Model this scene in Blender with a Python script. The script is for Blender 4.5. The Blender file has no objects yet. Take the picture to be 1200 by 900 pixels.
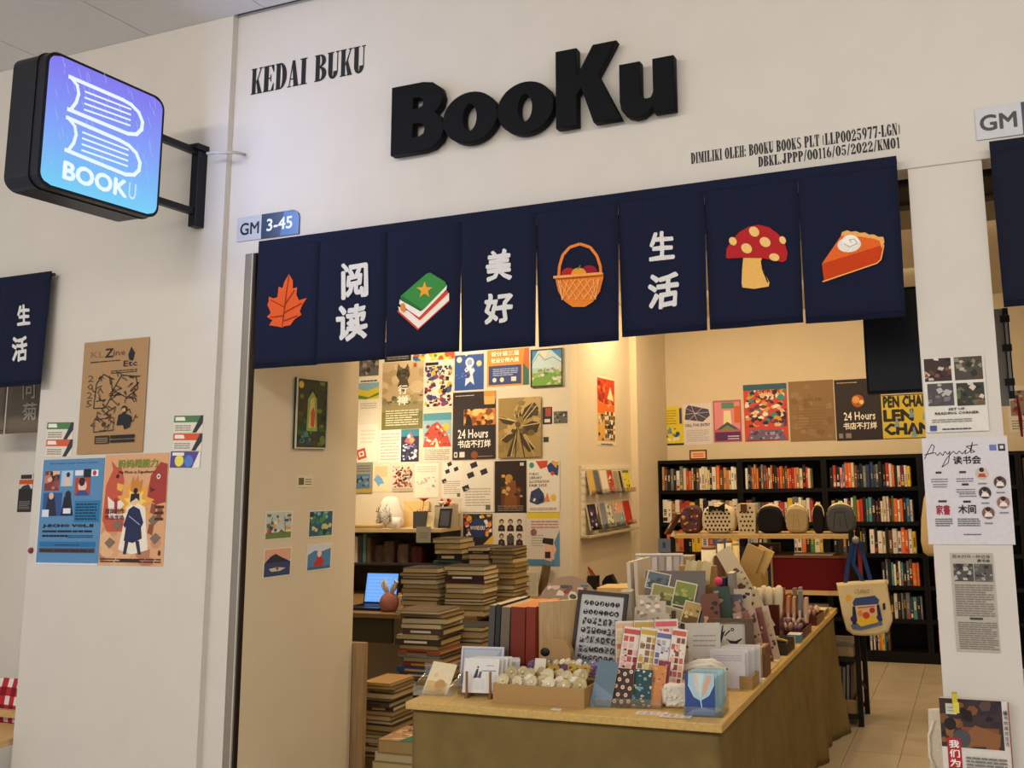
import bpy, math, random
from mathutils import Vector, Matrix

S = bpy.context.scene
PI = math.pi

# ------------------------------------------------------------------ camera, world, lights, exposure
F, PITCH, YAW, ROLL, PPY, PPX, CAMH = 1050.3647, 0.1496433, 0.3404372, -0.0237522, 392.8526, 769.5117, 1.65
_fw = Vector((-math.sin(YAW)*math.cos(PITCH), math.cos(YAW)*math.cos(PITCH), math.sin(PITCH)))
_r0 = Vector((math.cos(YAW), math.sin(YAW), 0)); _u0 = _r0.cross(_fw)
_rt = _r0*math.cos(ROLL)+_u0*math.sin(ROLL); _up = _u0*math.cos(ROLL)-_r0*math.sin(ROLL)
cam = bpy.data.cameras.new('camera'); camo = bpy.data.objects.new('camera', cam); S.collection.objects.link(camo)
cam.sensor_fit = 'HORIZONTAL'; cam.sensor_width = 36.0; cam.lens = F*36/1200
cam.shift_x = (600-PPX)/1200; cam.shift_y = (PPY-450)/1200; cam.clip_start = 0.05
camo.matrix_world = Matrix(((_rt.x,_up.x,-_fw.x,0),(_rt.y,_up.y,-_fw.y,0),(_rt.z,_up.z,-_fw.z,CAMH),(0,0,0,1)))
S.camera = camo

W = bpy.data.worlds.new('world'); S.world = W; W.use_nodes = True
W.node_tree.nodes['Background'].inputs[0].default_value = (0.90, 0.93, 1.0, 1)
W.node_tree.nodes['Background'].inputs[1].default_value = 0.62
S.view_settings.view_transform = 'Standard'; S.view_settings.look = 'None'
S.view_settings.exposure = 0.0; S.view_settings.gamma = 1.0
try: S.view_settings.use_curve_mapping = False
except Exception: pass

def area(name, loc, target, sx, sy, power, col, spread=180):
    l = bpy.data.lights.new(name, 'AREA'); l.shape = 'RECTANGLE'; l.size = sx; l.size_y = sy; l.energy = power; l.color = col
    l.spread = math.radians(spread)
    o = bpy.data.objects.new(name, l); S.collection.objects.link(o); o.location = loc
    d = Vector(target)-Vector(loc); o.rotation_euler = d.to_track_quat('-Z', 'Y').to_euler(); return o
WARM = (1.0, 0.74, 0.43); NEUT = (1.0, 0.92, 0.82)
# the mall's ceiling lamps, out in the corridor
area('corridor_lamp', (-1.6, -0.6, 3.8), (-1.6, 1.6, 0), 4.5, 0.6, 90, NEUT)
area('corridor_lamp', (1.8, 0.2, 3.8), (0.9, 2.6, 1.0), 2.5, 0.6, 62, NEUT)
area('corridor_lamp', (-4.4, -0.6, 3.8), (-4.2, 1.6, 0), 2.5, 0.6, 72, NEUT)
# the shop's warm track lamps near its ceiling
for lx, ly, tx, ty, p in ((-2.3,3.9,-2.0,3.6,17),(-1.4,4.6,-1.5,4.6,20),(-2.0,6.2,-1.8,6.4,15),(0.3,5.5,-0.3,6.2,20),(0.9,4.2,0.8,4.6,10)):
    area('track_lamp', (lx,ly,3.05), (tx,ty,0), 0.14, 0.14, p, WARM)
area('wall_washer', (-3.9,5.3,3.05), (-3.8,6.3,1.6), 1.2, 0.08, 30, (1.0,0.82,0.58))
area('wall_washer', (-1.6,6.9,3.05), (-1.5,8.2,0.9), 2.6, 0.2, 23, WARM)
area('wall_washer', (-2.55,6.8,3.08), (-2.9,7.0,1.4), 0.1, 0.1, 9, WARM)
area('nib_lamp', (-2.2,3.75,2.95), (-3.1,3.7,1.5), 0.3, 0.3, 2, WARM)
area('desk_lamp', (-4.55,5.75,2.05), (-4.4,6.25,1.3), 0.5, 0.1, 6, (1.0,0.84,0.62))

# ------------------------------------------------------------------ helpers
def ray(px, py): return _rt*((px-PPX)/F)+_up*((PPY-py)/F)+_fw
O0 = Vector((0,0,CAMH))
def onY(px, py, Y): d = ray(px,py); return O0+d*(Y/d.y)
def onX(px, py, X): d = ray(px,py); return O0+d*(X/d.x)
def onZ(px, py, Z): d = ray(px,py); return O0+d*((Z-CAMH)/d.z)

def lin(c): return c/12.92 if c <= 0.04045 else ((c+0.055)/1.055)**2.4
def C(h):
    if not isinstance(h, str): return h
    h = h.lstrip('#')
    if len(h) == 3: h = ''.join(k*2 for k in h)
    return tuple(lin(int(h[i:i+2],16)/255) for i in (0,2,4))

def newmat(name, rough=0.6, amt=0.06, scale=40, bump=0.0, metallic=0.0, kind='plain', spec=0.4, aniso=None):
    m = bpy.data.materials.new(name); m.use_nodes = True; nt = m.node_tree; n = nt.nodes; L = nt.links
    b = n['Principled BSDF']; b.inputs['Roughness'].default_value = rough; b.inputs['Metallic'].default_value = metallic
    b.inputs['Specular IOR Level'].default_value = spec
    at = n.new('ShaderNodeAttribute'); at.attribute_name = 'Col'
    tc = n.new('ShaderNodeTexCoord'); mp = n.new('ShaderNodeMapping'); L.new(tc.outputs['Object'], mp.inputs[0])
    if aniso: mp.inputs['Scale'].default_value = aniso
    nz = n.new('ShaderNodeTexNoise'); nz.inputs['Scale'].default_value = scale; nz.inputs['Detail'].default_value = 4
    L.new(mp.outputs[0], nz.inputs['Vector'])
    mr = n.new('ShaderNodeMapRange'); mr.inputs[1].default_value = 0.25; mr.inputs[2].default_value = 0.75
    mr.inputs[3].default_value = 1-amt; mr.inputs[4].default_value = 1+amt; L.new(nz.outputs[0], mr.inputs[0])
    mx = n.new('ShaderNodeVectorMath'); mx.operation = 'SCALE'; L.new(at.outputs['Color'], mx.inputs[0]); L.new(mr.outputs[0], mx.inputs['Scale'])
    if kind == 'emit':
        L.new(mx.outputs[0], b.inputs['Emission Color']); b.inputs['Emission Strength'].default_value = 1.0
        b.inputs['Base Color'].default_value = (0.02,0.02,0.02,1)
    else: L.new(mx.outputs[0], b.inputs['Base Color'])
    if bump:
        bp = n.new('ShaderNodeBump'); bp.inputs['Strength'].default_value = bump; bp.inputs['Distance'].default_value = 0.004
        L.new(nz.outputs[0], bp.inputs['Height']); L.new(bp.outputs[0], b.inputs['Normal'])
    if kind == 'clear':
        out = n['Material Output']; tr = n.new('ShaderNodeBsdfTransparent'); gl = n.new('ShaderNodeBsdfGlossy'); ms = n.new('ShaderNodeMixShader')
        gl.inputs['Roughness'].default_value = 0.08; tr.inputs[0].default_value = (0.93,0.95,0.95,1)
        lw = n.new('ShaderNodeLayerWeight'); lw.inputs[0].default_value = 0.35
        mm = n.new('ShaderNodeMath'); mm.operation = 'MULTIPLY_ADD'; mm.inputs[1].default_value = 0.5; mm.inputs[2].default_value = 0.10
        L.new(lw.outputs['Facing'], mm.inputs[0]); L.new(mm.outputs[0], ms.inputs[0]); L.new(tr.outputs[0], ms.inputs[1]); L.new(gl.outputs[0], ms.inputs[2])
        L.new(ms.outputs[0], out.inputs['Surface'])
    return m
M = dict(
  plaster=newmat('painted_plaster',0.75,0.025,6,0.03), paper=newmat('printed_paper',0.6,0.05,60,0), gloss=newmat('glossy_plastic',0.3,0.03,60),
  cloth=newmat('woven_cloth',0.9,0.10,180,0.25,spec=0.15), linen=newmat('coarse_linen',0.92,0.14,9,0.35,spec=0.1),
  wood=newmat('light_wood',0.5,0.16,6,0.06,aniso=(14,1.2,14)), woodz=newmat('upright_wood',0.55,0.2,6,0.06,aniso=(14,14,1.2)),
  dark=newmat('dark_laminate',0.5,0.15,30,0.02,spec=0.2), metal=newmat('painted_metal',0.4,0.05,30,0,0.3), emit=newmat('lit_screen',0.3,0.0,1,kind='emit'),
  clear=newmat('clear_acrylic',kind='clear'), tile=newmat('glazed_floor_tile',0.32,0.10,5,0.02), ceil=newmat('ceiling_board',0.9,0.03,30,0.05), matte=newmat('matte_black',0.6,0.05,30,spec=0.12), shell=newmat('pearl_shell',0.25,0.12,80,0.1))

class MB:
    def __init__(s): s.v=[]; s.f=[]; s.c=[]; s.m=[]; s.sm=[]
    def face(s, pts, col, mat=0, smooth=False):
        i = len(s.v); s.v += [tuple(p) for p in pts]; s.f.append(tuple(range(i,i+len(pts)))); s.c.append(C(col)); s.m.append(mat); s.sm.append(smooth)
    def poly(s, verts, faces, col, mat=0, smooth=False):
        i = len(s.v); s.v += [tuple(p) for p in verts]; c = C(col)
        for f in faces: s.f.append(tuple(i+k for k in f)); s.c.append(c); s.m.append(mat); s.sm.append(smooth)
    def box(s, x0,x1,y0,y1,z0,z1, col, mat=0, M4=None, cols=None):
        v = [Vector(p) for p in ((x0,y0,z0),(x1,y0,z0),(x1,y1,z0),(x0,y1,z0),(x0,y0,z1),(x1,y0,z1),(x1,y1,z1),(x0,y1,z1))]
        if M4: v = [M4@p for p in v]
        i = len(s.v); s.v += [tuple(p) for p in v]
        for k, f in enumerate(((0,3,2,1),(4,5,6,7),(0,1,5,4),(1,2,6,5),(2,3,7,6),(3,0,4,7))):  # bottom top front right back left
            s.f.append(tuple(i+q for q in f)); s.c.append(C(cols.get(k,col) if cols else col)); s.m.append(mat); s.sm.append(False)
    def ring(s, rings, col, mat=0, smooth=True, caps=True, closed=True):
        n = len(rings[0]); i = len(s.v)
        for r in rings: s.v += [tuple(p) for p in r]
        c = C(col)
        for a in range(len(rings)-1):
            for b in range(n if closed else n-1):
                b2 = (b+1)%n; s.f.append((i+a*n+b, i+a*n+b2, i+(a+1)*n+b2, i+(a+1)*n+b)); s.c.append(c); s.m.append(mat); s.sm.append(smooth)
        if caps:
            for f in (tuple(i+b for b in range(n))[::-1], tuple(i+(len(rings)-1)*n+b for b in range(n))):
                s.f.append(f); s.c.append(c); s.m.append(mat); s.sm.append(False)
    def tube(s, path, r, col, n=8, mat=0, smooth=True):
        P = [Vector(p) for p in path]; rings = []
        for k, p in enumerate(P):
            d = (P[min(k+1,len(P)-1)]-P[max(k-1,0)]).normalized()
            a = d.orthogonal() if abs(d.z) > 0.9 else d.cross(Vector((0,0,1))); a.normalize(); b = d.cross(a)
            rr = r[k] if isinstance(r,(list,tuple)) else r
            rings.append([p+a*(rr*math.cos(2*PI*q/n))+b*(rr*math.sin(2*PI*q/n)) for q in range(n)])
        s.ring(rings, col, mat, smooth)
    def lathe(s, prof, cx, cy, col, n=12, mat=0, smooth=True, sx=1, sy=1):
        s.ring([[Vector((cx+r*sx*math.cos(2*PI*q/n), cy+r*sy*math.sin(2*PI*q/n), z)) for q in range(n)] for r, z in prof], col, mat, smooth)
    def prism(s, pts, axis_fn, d0, d1, col, mat=0, side=None):
        # pts: 2-D outline; axis_fn(u,v,d) -> 3-D
        a = [axis_fn(u,v,d0) for u,v in pts]; b = [axis_fn(u,v,d1) for u,v in pts]; n = len(pts); i = len(s.v)
        s.v += [tuple(p) for p in a+b]
        s.f += [tuple(range(i,i+n))[::-1], tuple(range(i+n,i+2*n))]; s.c += [C(col)]*2; s.m += [mat]*2; s.sm += [False]*2
        for k in range(n):
            s.f.append((i+k,i+(k+1)%n,i+n+(k+1)%n,i+n+k)); s.c.append(C(side or col)); s.m.append(mat); s.sm.append(False)
    def build(s, name, mat='paper', parent=None, M4=None, bevel=0, fix=False):
        me = bpy.data.meshes.new(name); me.from_pydata(s.v, [], s.f)
        for k in (mat if isinstance(mat,(list,tuple)) else [mat]): me.materials.append(M[k] if isinstance(k,str) else k)
        me.polygons.foreach_set('material_index', s.m); me.polygons.foreach_set('use_smooth', s.sm)
        at = me.color_attributes.new('Col','FLOAT_COLOR','CORNER'); buf = []
        for f, c in zip(s.f, s.c): buf += [c[0],c[1],c[2],1.0]*len(f)
        at.data.foreach_set('color', buf); me.update()
        o = bpy.data.objects.new(name, me); S.collection.objects.link(o)
        if parent: o.parent = parent
        if M4: o.matrix_local = M4
        if bevel:
            md = o.modifiers.new('bevel','BEVEL'); md.width = bevel; md.segments = 2; md.limit_method = 'ANGLE'
        return o
def tag(o, label, cat, group=None, kind=None):
    if label: o['label'] = label
    if cat: o['category'] = cat
    if group: o['group'] = group
    if kind: o['kind'] = kind
    return o
def struct(o): o['kind'] = 'structure'; return o
def thing(name, label, cat, loc=(0,0,0), rz=0, group=None):
    e = bpy.data.objects.new(name, None); S.collection.objects.link(e); e.empty_display_size = 0.05
    e.location = loc; e.rotation_euler = (0,0,rz); return tag(e, label, cat, group)

# ---- lettering from Blender's own built-in font, as flat outlines
_tc = {}
def glyphs(txt, bold=0.0, res=2):
    """outlines in a unit box; bold = outline copies shifted by that fraction of the height"""
    if bold:
        vs,fs,ar = glyphs(txt,0,res); V=[]; Fs=[]; n=len(vs); q=8 if len(txt)<4 else 4
        for k in range(q+1):
            bold = bold if k < q else 0
            dx,dy = bold*math.cos(2*PI*k/q+.4)/max(ar,.01), bold*math.sin(2*PI*k/q+.4); b=len(V); V += [(x+dx,y+dy) for x,y in vs]; Fs += [tuple(b+i for i in f) for f in fs]
        return V,Fs,ar
    k = (txt,bold,res)
    if k not in _tc:
        cu = bpy.data.curves.new('lettering','FONT'); cu.body = txt; cu.size = 1; cu.resolution_u = res; cu.fill_mode = 'BOTH'
        o = bpy.data.objects.new('lettering',cu); S.collection.objects.link(o)
        dg = bpy.context.evaluated_depsgraph_get(); me = o.evaluated_get(dg).to_mesh()
        vs = [(v.co.x,v.co.y) for v in me.vertices]; fs = [tuple(p.vertices) for p in me.polygons]
        o.evaluated_get(dg).to_mesh_clear(); bpy.data.objects.remove(o); bpy.data.curves.remove(cu)
        if vs:
            x0=min(v[0] for v in vs); x1=max(v[0] for v in vs); y0=min(v[1] for v in vs); y1=max(v[1] for v in vs)
            _tc[k] = ([((x-x0)/max(1e-6,x1-x0),(y-y0)/max(1e-6,y1-y0)) for x,y in vs], fs, (x1-x0)/max(1e-6,y1-y0))
        else: _tc[k] = ([],[],1)
    return _tc[k]

class Sheet:
    """flat print in sheet coordinates: u to the right, v up (metres), each call one ink layer above the last"""
    def __init__(s, w, h, mb=None, fn=None, eps=0.00006, z0=0.0):
        s.w=w; s.h=h; s.mb = mb or MB(); s.z=z0; s.eps=eps; s.fn = fn or (lambda u,v,n: (u,-n,v))
    def P(s, pts): return [s.fn(u*s.w, v*s.h, s.z) for u,v in pts]
    def up(s): s.z += s.eps
    def poly(s, pts, col): s.up(); s.mb.face(s.P(pts), col)
    def r(s, x0,y0,x1,y1,col): s.poly([(x0,y0),(x1,y0),(x1,y1),(x0,y1)], col)
    def c(s, x,y,rad,col,n=14,ry=None):
        a = s.w/s.h; s.poly([(x+rad*math.cos(2*PI*k/n), y+(ry if ry else rad*a)*math.sin(2*PI*k/n)) for k in range(n)], col)
    def line(s, pts, wd, col):
        s.up()
        for (a,b),(c,d) in zip(pts,pts[1:]):
            ax,ay,cx,cy = a*s.w,b*s.h,c*s.w,d*s.h; L = math.hypot(cx-ax,cy-ay) or 1; nx,ny = -(cy-ay)/L*wd*s.w/2,(cx-ax)/L*wd*s.w/2
            s.mb.face([s.fn(*q,s.z) for q in ((ax+nx,ay+ny),(ax-nx,ay-ny),(cx-nx,cy-ny),(cx+nx,cy+ny))], col)
    def t(s, txt, x,y,h,col, w=None, bold=0.02, al='l', res=1):
        """text with its box lower-left at x,y; h = height fraction; w = width fraction or None (natural)"""
        s.up(); vs,fs,ar = glyphs(txt,bold,res)
        if not vs: return
        H = h*s.h; Wd = w*s.w if w else H*ar; X = x*s.w-(Wd if al=='r' else Wd/2 if al=='c' else 0); Y = y*s.h
        n0 = len(glyphs(txt,0,res)[0]); s.mb.poly([s.fn(X+u*Wd, Y+v*H, s.z+3e-5*(i//n0)) for i,(u,v) in enumerate(vs)], fs, col); s.z += 3e-5*(len(vs)//n0)
    def lines(s, x0,y0,x1,y1,n,col,seed=1,fill=0.45):
        rd = random.Random(seed); s.up(); dy = (y1-y0)/n
        for k in range(n):
            yy = y1-(k+1)*dy; xx = x0; end = x1-(rd.random()*0.25*(x1-x0) if k%4==3 else 0)
            while xx < end-0.01:
                q = min(end, xx+(x1-x0)*rd.uniform(.08,.3)); s.mb.face(s.P([(xx,yy),(q,yy),(q,yy+dy*fill),(xx,yy+dy*fill)]), col); xx = q+(x1-x0)*.02
    def blobs(s, x0,y0,x1,y1,n,cols,r0,r1,seed=1,k=7):
        rd = random.Random(seed); a = s.w/s.h
        for i in range(n):
            if i%6 == 0: s.up()
            x=rd.uniform(x0,x1); y=rd.uniform(y0,y1); R=rd.uniform(r0,r1); ph=rd.random()*6; e=rd.uniform(.5,1)
            pts=[]
            for q in range(k):
                t=ph+2*PI*q/k; rr=R*rd.uniform(.65,1.1)
                pts.append((min(x1,max(x0,x+rr*math.cos(t))), min(y1,max(y0,y+rr*e*a*math.sin(t)))))
            s.z += s.eps*.4; s.mb.face(s.P(pts), rd.choice(cols))
    def grid(s, x0,y0,x1,y1,nx,ny,cols,seed=1,pad=.12):
        rd = random.Random(seed); s.up(); dx=(x1-x0)/nx; dy=(y1-y0)/ny
        for i in range(nx):
            for j in range(ny):
                a=x0+i*dx; b=y0+j*dy; s.mb.face(s.P([(a+dx*pad,b+dy*pad),(a+dx*(1-pad),b+dy*pad),(a+dx*(1-pad),b+dy*(1-pad)),(a+dx*pad,b+dy*(1-pad))]), rd.choice(cols))

def paper_sheet(w, h, base, art=None, t=0.0012, edge=None):
    """a sheet with thickness and print; origin at lower-left front face, facing -Y"""
    mb = MB(); mb.box(0,w,0,t,0,h, edge or base, cols={2:base}); sh = Sheet(w,h,mb)
    if art: art(sh)
    return mb
def M_from(u, n, p):
    """matrix whose local +X is u, local -Y is the facing n, local Z completes it"""
    u = Vector(u).normalized(); y = -Vector(n).normalized(); z = u.cross(y)
    return Matrix(((u.x,y.x,z.x,p[0]),(u.y,y.y,z.y,p[1]),(u.z,y.z,z.z,p[2]),(0,0,0,1)))
def poster(name, label, cat, px, plane, base, art=None, group=None, t=0.0015, mat='paper', gap=0.0005, rot=0.0):
    """px = (x0,y0,x1,y1) in photo pixels on plane ('Y',value) facing -Y or ('X',value) facing +X"""
    ax, val = plane; x0,y0,x1,y1 = px
    f = (lambda a,b: onY(a,b,val)) if ax=='Y' else (lambda a,b: onX(a,b,val))
    tl,tr,bl,br = f(x0,y0),f(x1,y0),f(x0,y1),f(x1,y1); k = 0 if ax=='Y' else 1
    ua = (tl[k]+bl[k])/2; ub = (tr[k]+br[k])/2; zb = (bl.z+br.z)/2; zt = (tl.z+tr.z)/2; w = ub-ua; h = zt-zb
    mb = paper_sheet(w,h,base,art,t)
    if ax=='Y': m = M_from((1,0,0),(0,-1,0),(ua,val-t-gap,zb))
    else: m = M_from((0,1,0),(1,0,0),(val+t+gap,ua,zb))
    if rot: m = m@Matrix.Translation((w/2,0,h/2))@Matrix.Rotation(rot,4,'Y')@Matrix.Translation((-w/2,0,-h/2))
    o = mb.build(name, mat, None, m); tag(o,label,cat,group); return o

# ------------------------------------------------------------------ the setting
WALLC = '#d2cbc0'; INC = '#d3c4a8'
def sbox(name, *boxes, col=WALLC, mat='plaster', kind=True):
    mb = MB()
    for b in boxes: mb.box(*b, col)
    o = mb.build(name, mat)
    return struct(o) if kind else o
flo = sbox('floor', (-6.5,4.5,3.2,8.6,-.10,-.008), col='#8d7f6a', mat='tile'); struct(sbox('floor_corridor', (-6.5,4.5,-4,3.2,-.10,0), col='#c4bdb0', mat='tile'))
tile0 = None
rd = random.Random(3)
for i in range(11):
    for j in range(9):
        mb = MB(); k = rd.uniform(-.02,.02); cc = tuple(max(0,q+k*.4) for q in C('#b5a68c'))
        x0 = -2.37+i*.303; y0 = 3.203+j*.6; y1 = min(y0+.597,8.36); mb.box(x0,x0+.3,y0,y1,-.0078,0,cc)
        mb.build('tile','tile',flo)
cei = sbox('ceiling', (-6.5,4.5,-4,3.3,3.905,4.0), col='#4a4642', mat='ceil')
for i in range(-3,9):
    for j in range(3):
        x0 = -3.08+i*.731; y1 = 3.168-j*1.46; mb = MB(); mb.box(x0+.003,x0+.728,y1-1.457,y1,3.89,3.904,'#d6d3d2'); mb.build('ceiling_panel','ceil',cei)
sbox('ceiling_shop', (-5.5,3.3,3.32,8.5,3.13,3.2), col='#cfc4b0')
sbox('wall_front', (-3.27,4.5,3.2,3.32,2.692,3.905), (-3.27,-3.158,3.2,3.32,0,2.692))
sbox('wall_front_left', (-4.39,-3.27,3.17,3.32,0,3.905), (-6.5,-4.39,3.17,3.32,2.72,3.905))
sbox('wall_pillar', (-.170,.078,3.2,3.34,0,2.692))
sbox('wall_nib', (-3.30,-3.10,3.32,3.965,0,3.13), (-3.1095,-3.10,3.226,3.32,0,2.692), col=INC)
sbox('wall_posters', (-5.5,-2.95,6.3,6.42,0,3.13), col='#d8cbb2')
sbox('wall_rack', (-3.07,-2.95,6.42,7.57,0,3.13), (-3.07,-2.885,7.57,8.38,0,3.13), col=INC)
sbox('wall_back', (-3.07,3.3,8.38,8.5,0,3.13), col=INC)
sbox('wall_right', (3.2,3.3,3.32,8.38,0,3.13), col=INC)
sbox('wall_left', (-5.5,-5.4,3.32,6.3,0,3.13), col=INC)
sbox('wall_left_bay', (-6.4,-4.5,3.62,3.7,0,3.0), col='#d9d3c8')
# shutter track on the left jamb
mb = MB(); mb.box(-3.158,-3.116,3.203,3.32,0,2.692,'#8d8578'); mb.box(-3.116,-3.110,3.197,3.32,0,2.692,'#c9c1b2'); mb.box(-3.110,-3.10,3.205,3.2255,0,2.692,'#2a211b')
struct(mb.build('trim_1','metal'))
# roller shutter housing behind the lintel
zz = onY(1158,236,3.6).z
mb = MB(); mb.box(-3.09,4.4,3.6,3.9,zz,3.12,'#8f8268'); mb.box(-3.09,4.4,3.56,3.6,zz+.10,zz+.13,'#3a3127'); mb.box(-3.09,4.4,3.59,3.6,zz+.02,zz+.03,'#5d523f')
struct(mb.build('trim_2','metal'))
# thin joint where the pillar panel meets the lintel
mb = MB(); mb.box(-.17,.078,3.1985,3.2,2.689,2.693,'#a79f92'); struct(mb.build('trim_3','plaster'))

# ------------------------------------------------------------------ lightbox sign
SX = -3.386
sg = thing('lightbox_sign','square black lightbox sign glowing blue, jutting from the wall on a bracket','sign',(SX,2.9,2.85))
def rrect(y0,y1,z0,z1,r,n=6):
    out=[]
    for cx,cz,a0 in ((y1-r,z0+r,-PI/2),(y1-r,z1-r,0),(y0+r,z1-r,PI/2),(y0+r,z0+r,PI)):
        for k in range(n+1): a=a0+k*PI/2/n; out.append((cx+r*math.cos(a), cz+r*math.sin(a)))
    return out
T = Matrix.Translation((-SX,-2.9,-2.85))
_a = onX(47,212,SX); _b = onX(193,112,SX); _c = onX(186,256,SX); _d = onX(52,64,SX)
Y0,Y1 = (_a.y+_d.y)/2-.003,(_b.y+_c.y)/2; Z0,Z1 = (_a.z+_c.z)/2-.012,(_b.z+_d.z)/2+.008
fnx = lambda u,v,d: (d,u,v)
mb = MB(); mb.prism(rrect(Y0,Y1,Z0,Z1,.055), fnx, SX-.185, SX, '#10121c'); mb.build('casing','metal',sg,T)
mb = MB(); mb.prism(rrect(Y0-.004,Y1+.004,Z0-.004,Z1+.004,.057), fnx, SX-.05, SX-.044, '#0a0b12'); mb.build('seam','metal',sg,T)
mb = MB(); yi0,yi1,zi0,zi1 = Y0+.012,Y1-.012,Z0+.012,Z1-.012; N=48
ol = rrect(yi0,yi1,zi0,zi1,.046,10)
def halfw(z):
    r=.046; d=max(0,(zi0+r)-z, z-(zi1-r)); return r-math.sqrt(max(0,r*r-d*d))
for k in range(N):
    za=zi0+(zi1-zi0)*k/N; zb=zi0+(zi1-zi0)*(k+1)/N; t=(k+.5)/N; fa,fb=halfw(za),halfw(zb)
    ca=[(112,205,244),(124,156,246),(126,116,236)]
    f=t*2; i=min(1,int(f)); g=f-i; col=tuple(lin((ca[i][q]*(1-g)+ca[i+1][q]*g)/255) for q in range(3))
    mb.face([(SX+.002,yi0+fa,za),(SX+.002,yi1-fa,za),(SX+.002,yi1-fb,zb),(SX+.002,yi0+fb,zb)],col)
face = mb.build('lit_face','emit',sg,T)
gl = area('sign_glow',(SX+.02,(Y0+Y1)/2,(Z0+Z1)/2),(SX+1,(Y0+Y1)/2+.3,(Z0+Z1)/2),.5,.5,9,(.45,.55,1.0)); gl.parent=sg; gl.matrix_parent_inverse=T
mb = MB(); rd = random.Random(5)
for k in range(70):
    y=rd.uniform(yi0+.04,yi1-.03); z=rd.uniform(zi0+.06,zi1-.03); l=rd.uniform(.015,.05); dy=l*.35
    mb.face([(SX+.0025,y,z),(SX+.0025,y+.0016,z),(SX+.0025,y+.0016-dy,z+l),(SX+.0025,y-dy,z+l)],(.42,.55,1.0))
mb.build('rain_streaks','emit',face)['kind']='stuff'
mb = MB()
def sl(pts, wd):
    P=[onX(x/3,y/3,SX+.003) for x,y in pts]
    for a,b in zip(P,P[1:]):
        d=(b-a).normalized(); n=Vector((0,-d.z,d.y))*wd/2; e=d*wd*.3
        mb.face([a-e+n,a-e-n,b+e-n,b+e+n],(.80,.92,1.0))
for dx,dy in ((0,0),(-9,143)):
    q=lambda L:[(x+dx,y+dy) for x,y in L]
    sl(q([(245,270),(430,350),(462,368),(488,395),(501,428),(498,455),(480,472),(450,470),(240,384)]),.0165)
    sl(q([(252,275),(272,300),(277,330),(268,360),(250,384)]),.0135)
    for k in range(4): sl(q([(300-k*1,322+k*20+ (k*1)),(460-k*1,384+k*19)]),.0078)
mb.build('book_emblem','emit',face)
mb = MB(); vs,fs,ar = glyphs('BOOK',.06,3); p0=onX(222/3,622/3,SX+.003); p1=onX(444/3,690/3,SX+.003)
y0,y1=p0.y,p1.y; zb=onX(222/3,626/3,SX+.003).z; zt=onX(224/3,565/3,SX+.003).z
mb.poly([(SX+.003,y0+u*(y1-y0),zb+v*(zt-zb)-.012*u*0) for u,v in vs],fs,(.80,.92,1.0))
vs,fs,ar = glyphs('U',.0,3); mb.poly([(SX+.003,y1+.010+u*.035,zb+v*(zt-zb)) for u,v in vs],fs,(.62,.80,1.0))
mb.build('sign_lettering','emit',face)
for pa in ((193,163),(189,236)):
    a=onX(*pa,-3.41); mb=MB(); mb.box(-3.424,-3.396,Y1-.01,3.13,a.z-.016,a.z+.014,'#12131a'); mb.build('bracket_arm','metal',sg,T)
mb=MB(); mb.box(-3.432,-3.386,3.118,3.17,2.835,3.205,'#12131a',0); mb.box(-3.44,-3.375,3.10,3.168,3.205,3.235,'#12131a'); mb.build('wall_plate','metal',sg,T,.003)
a=onY(243,180,3.09); b=onY(262,179,3.10); c=onY(286,181,3.195)
mb=MB(); mb.tube([a,(a+b)/2+Vector((0,0,.004)),b,(b+c)/2+Vector((.02,-.01,0)),c],.008,'#b9b7b4'); mb.build('cable','gloss',sg,T)

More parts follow.
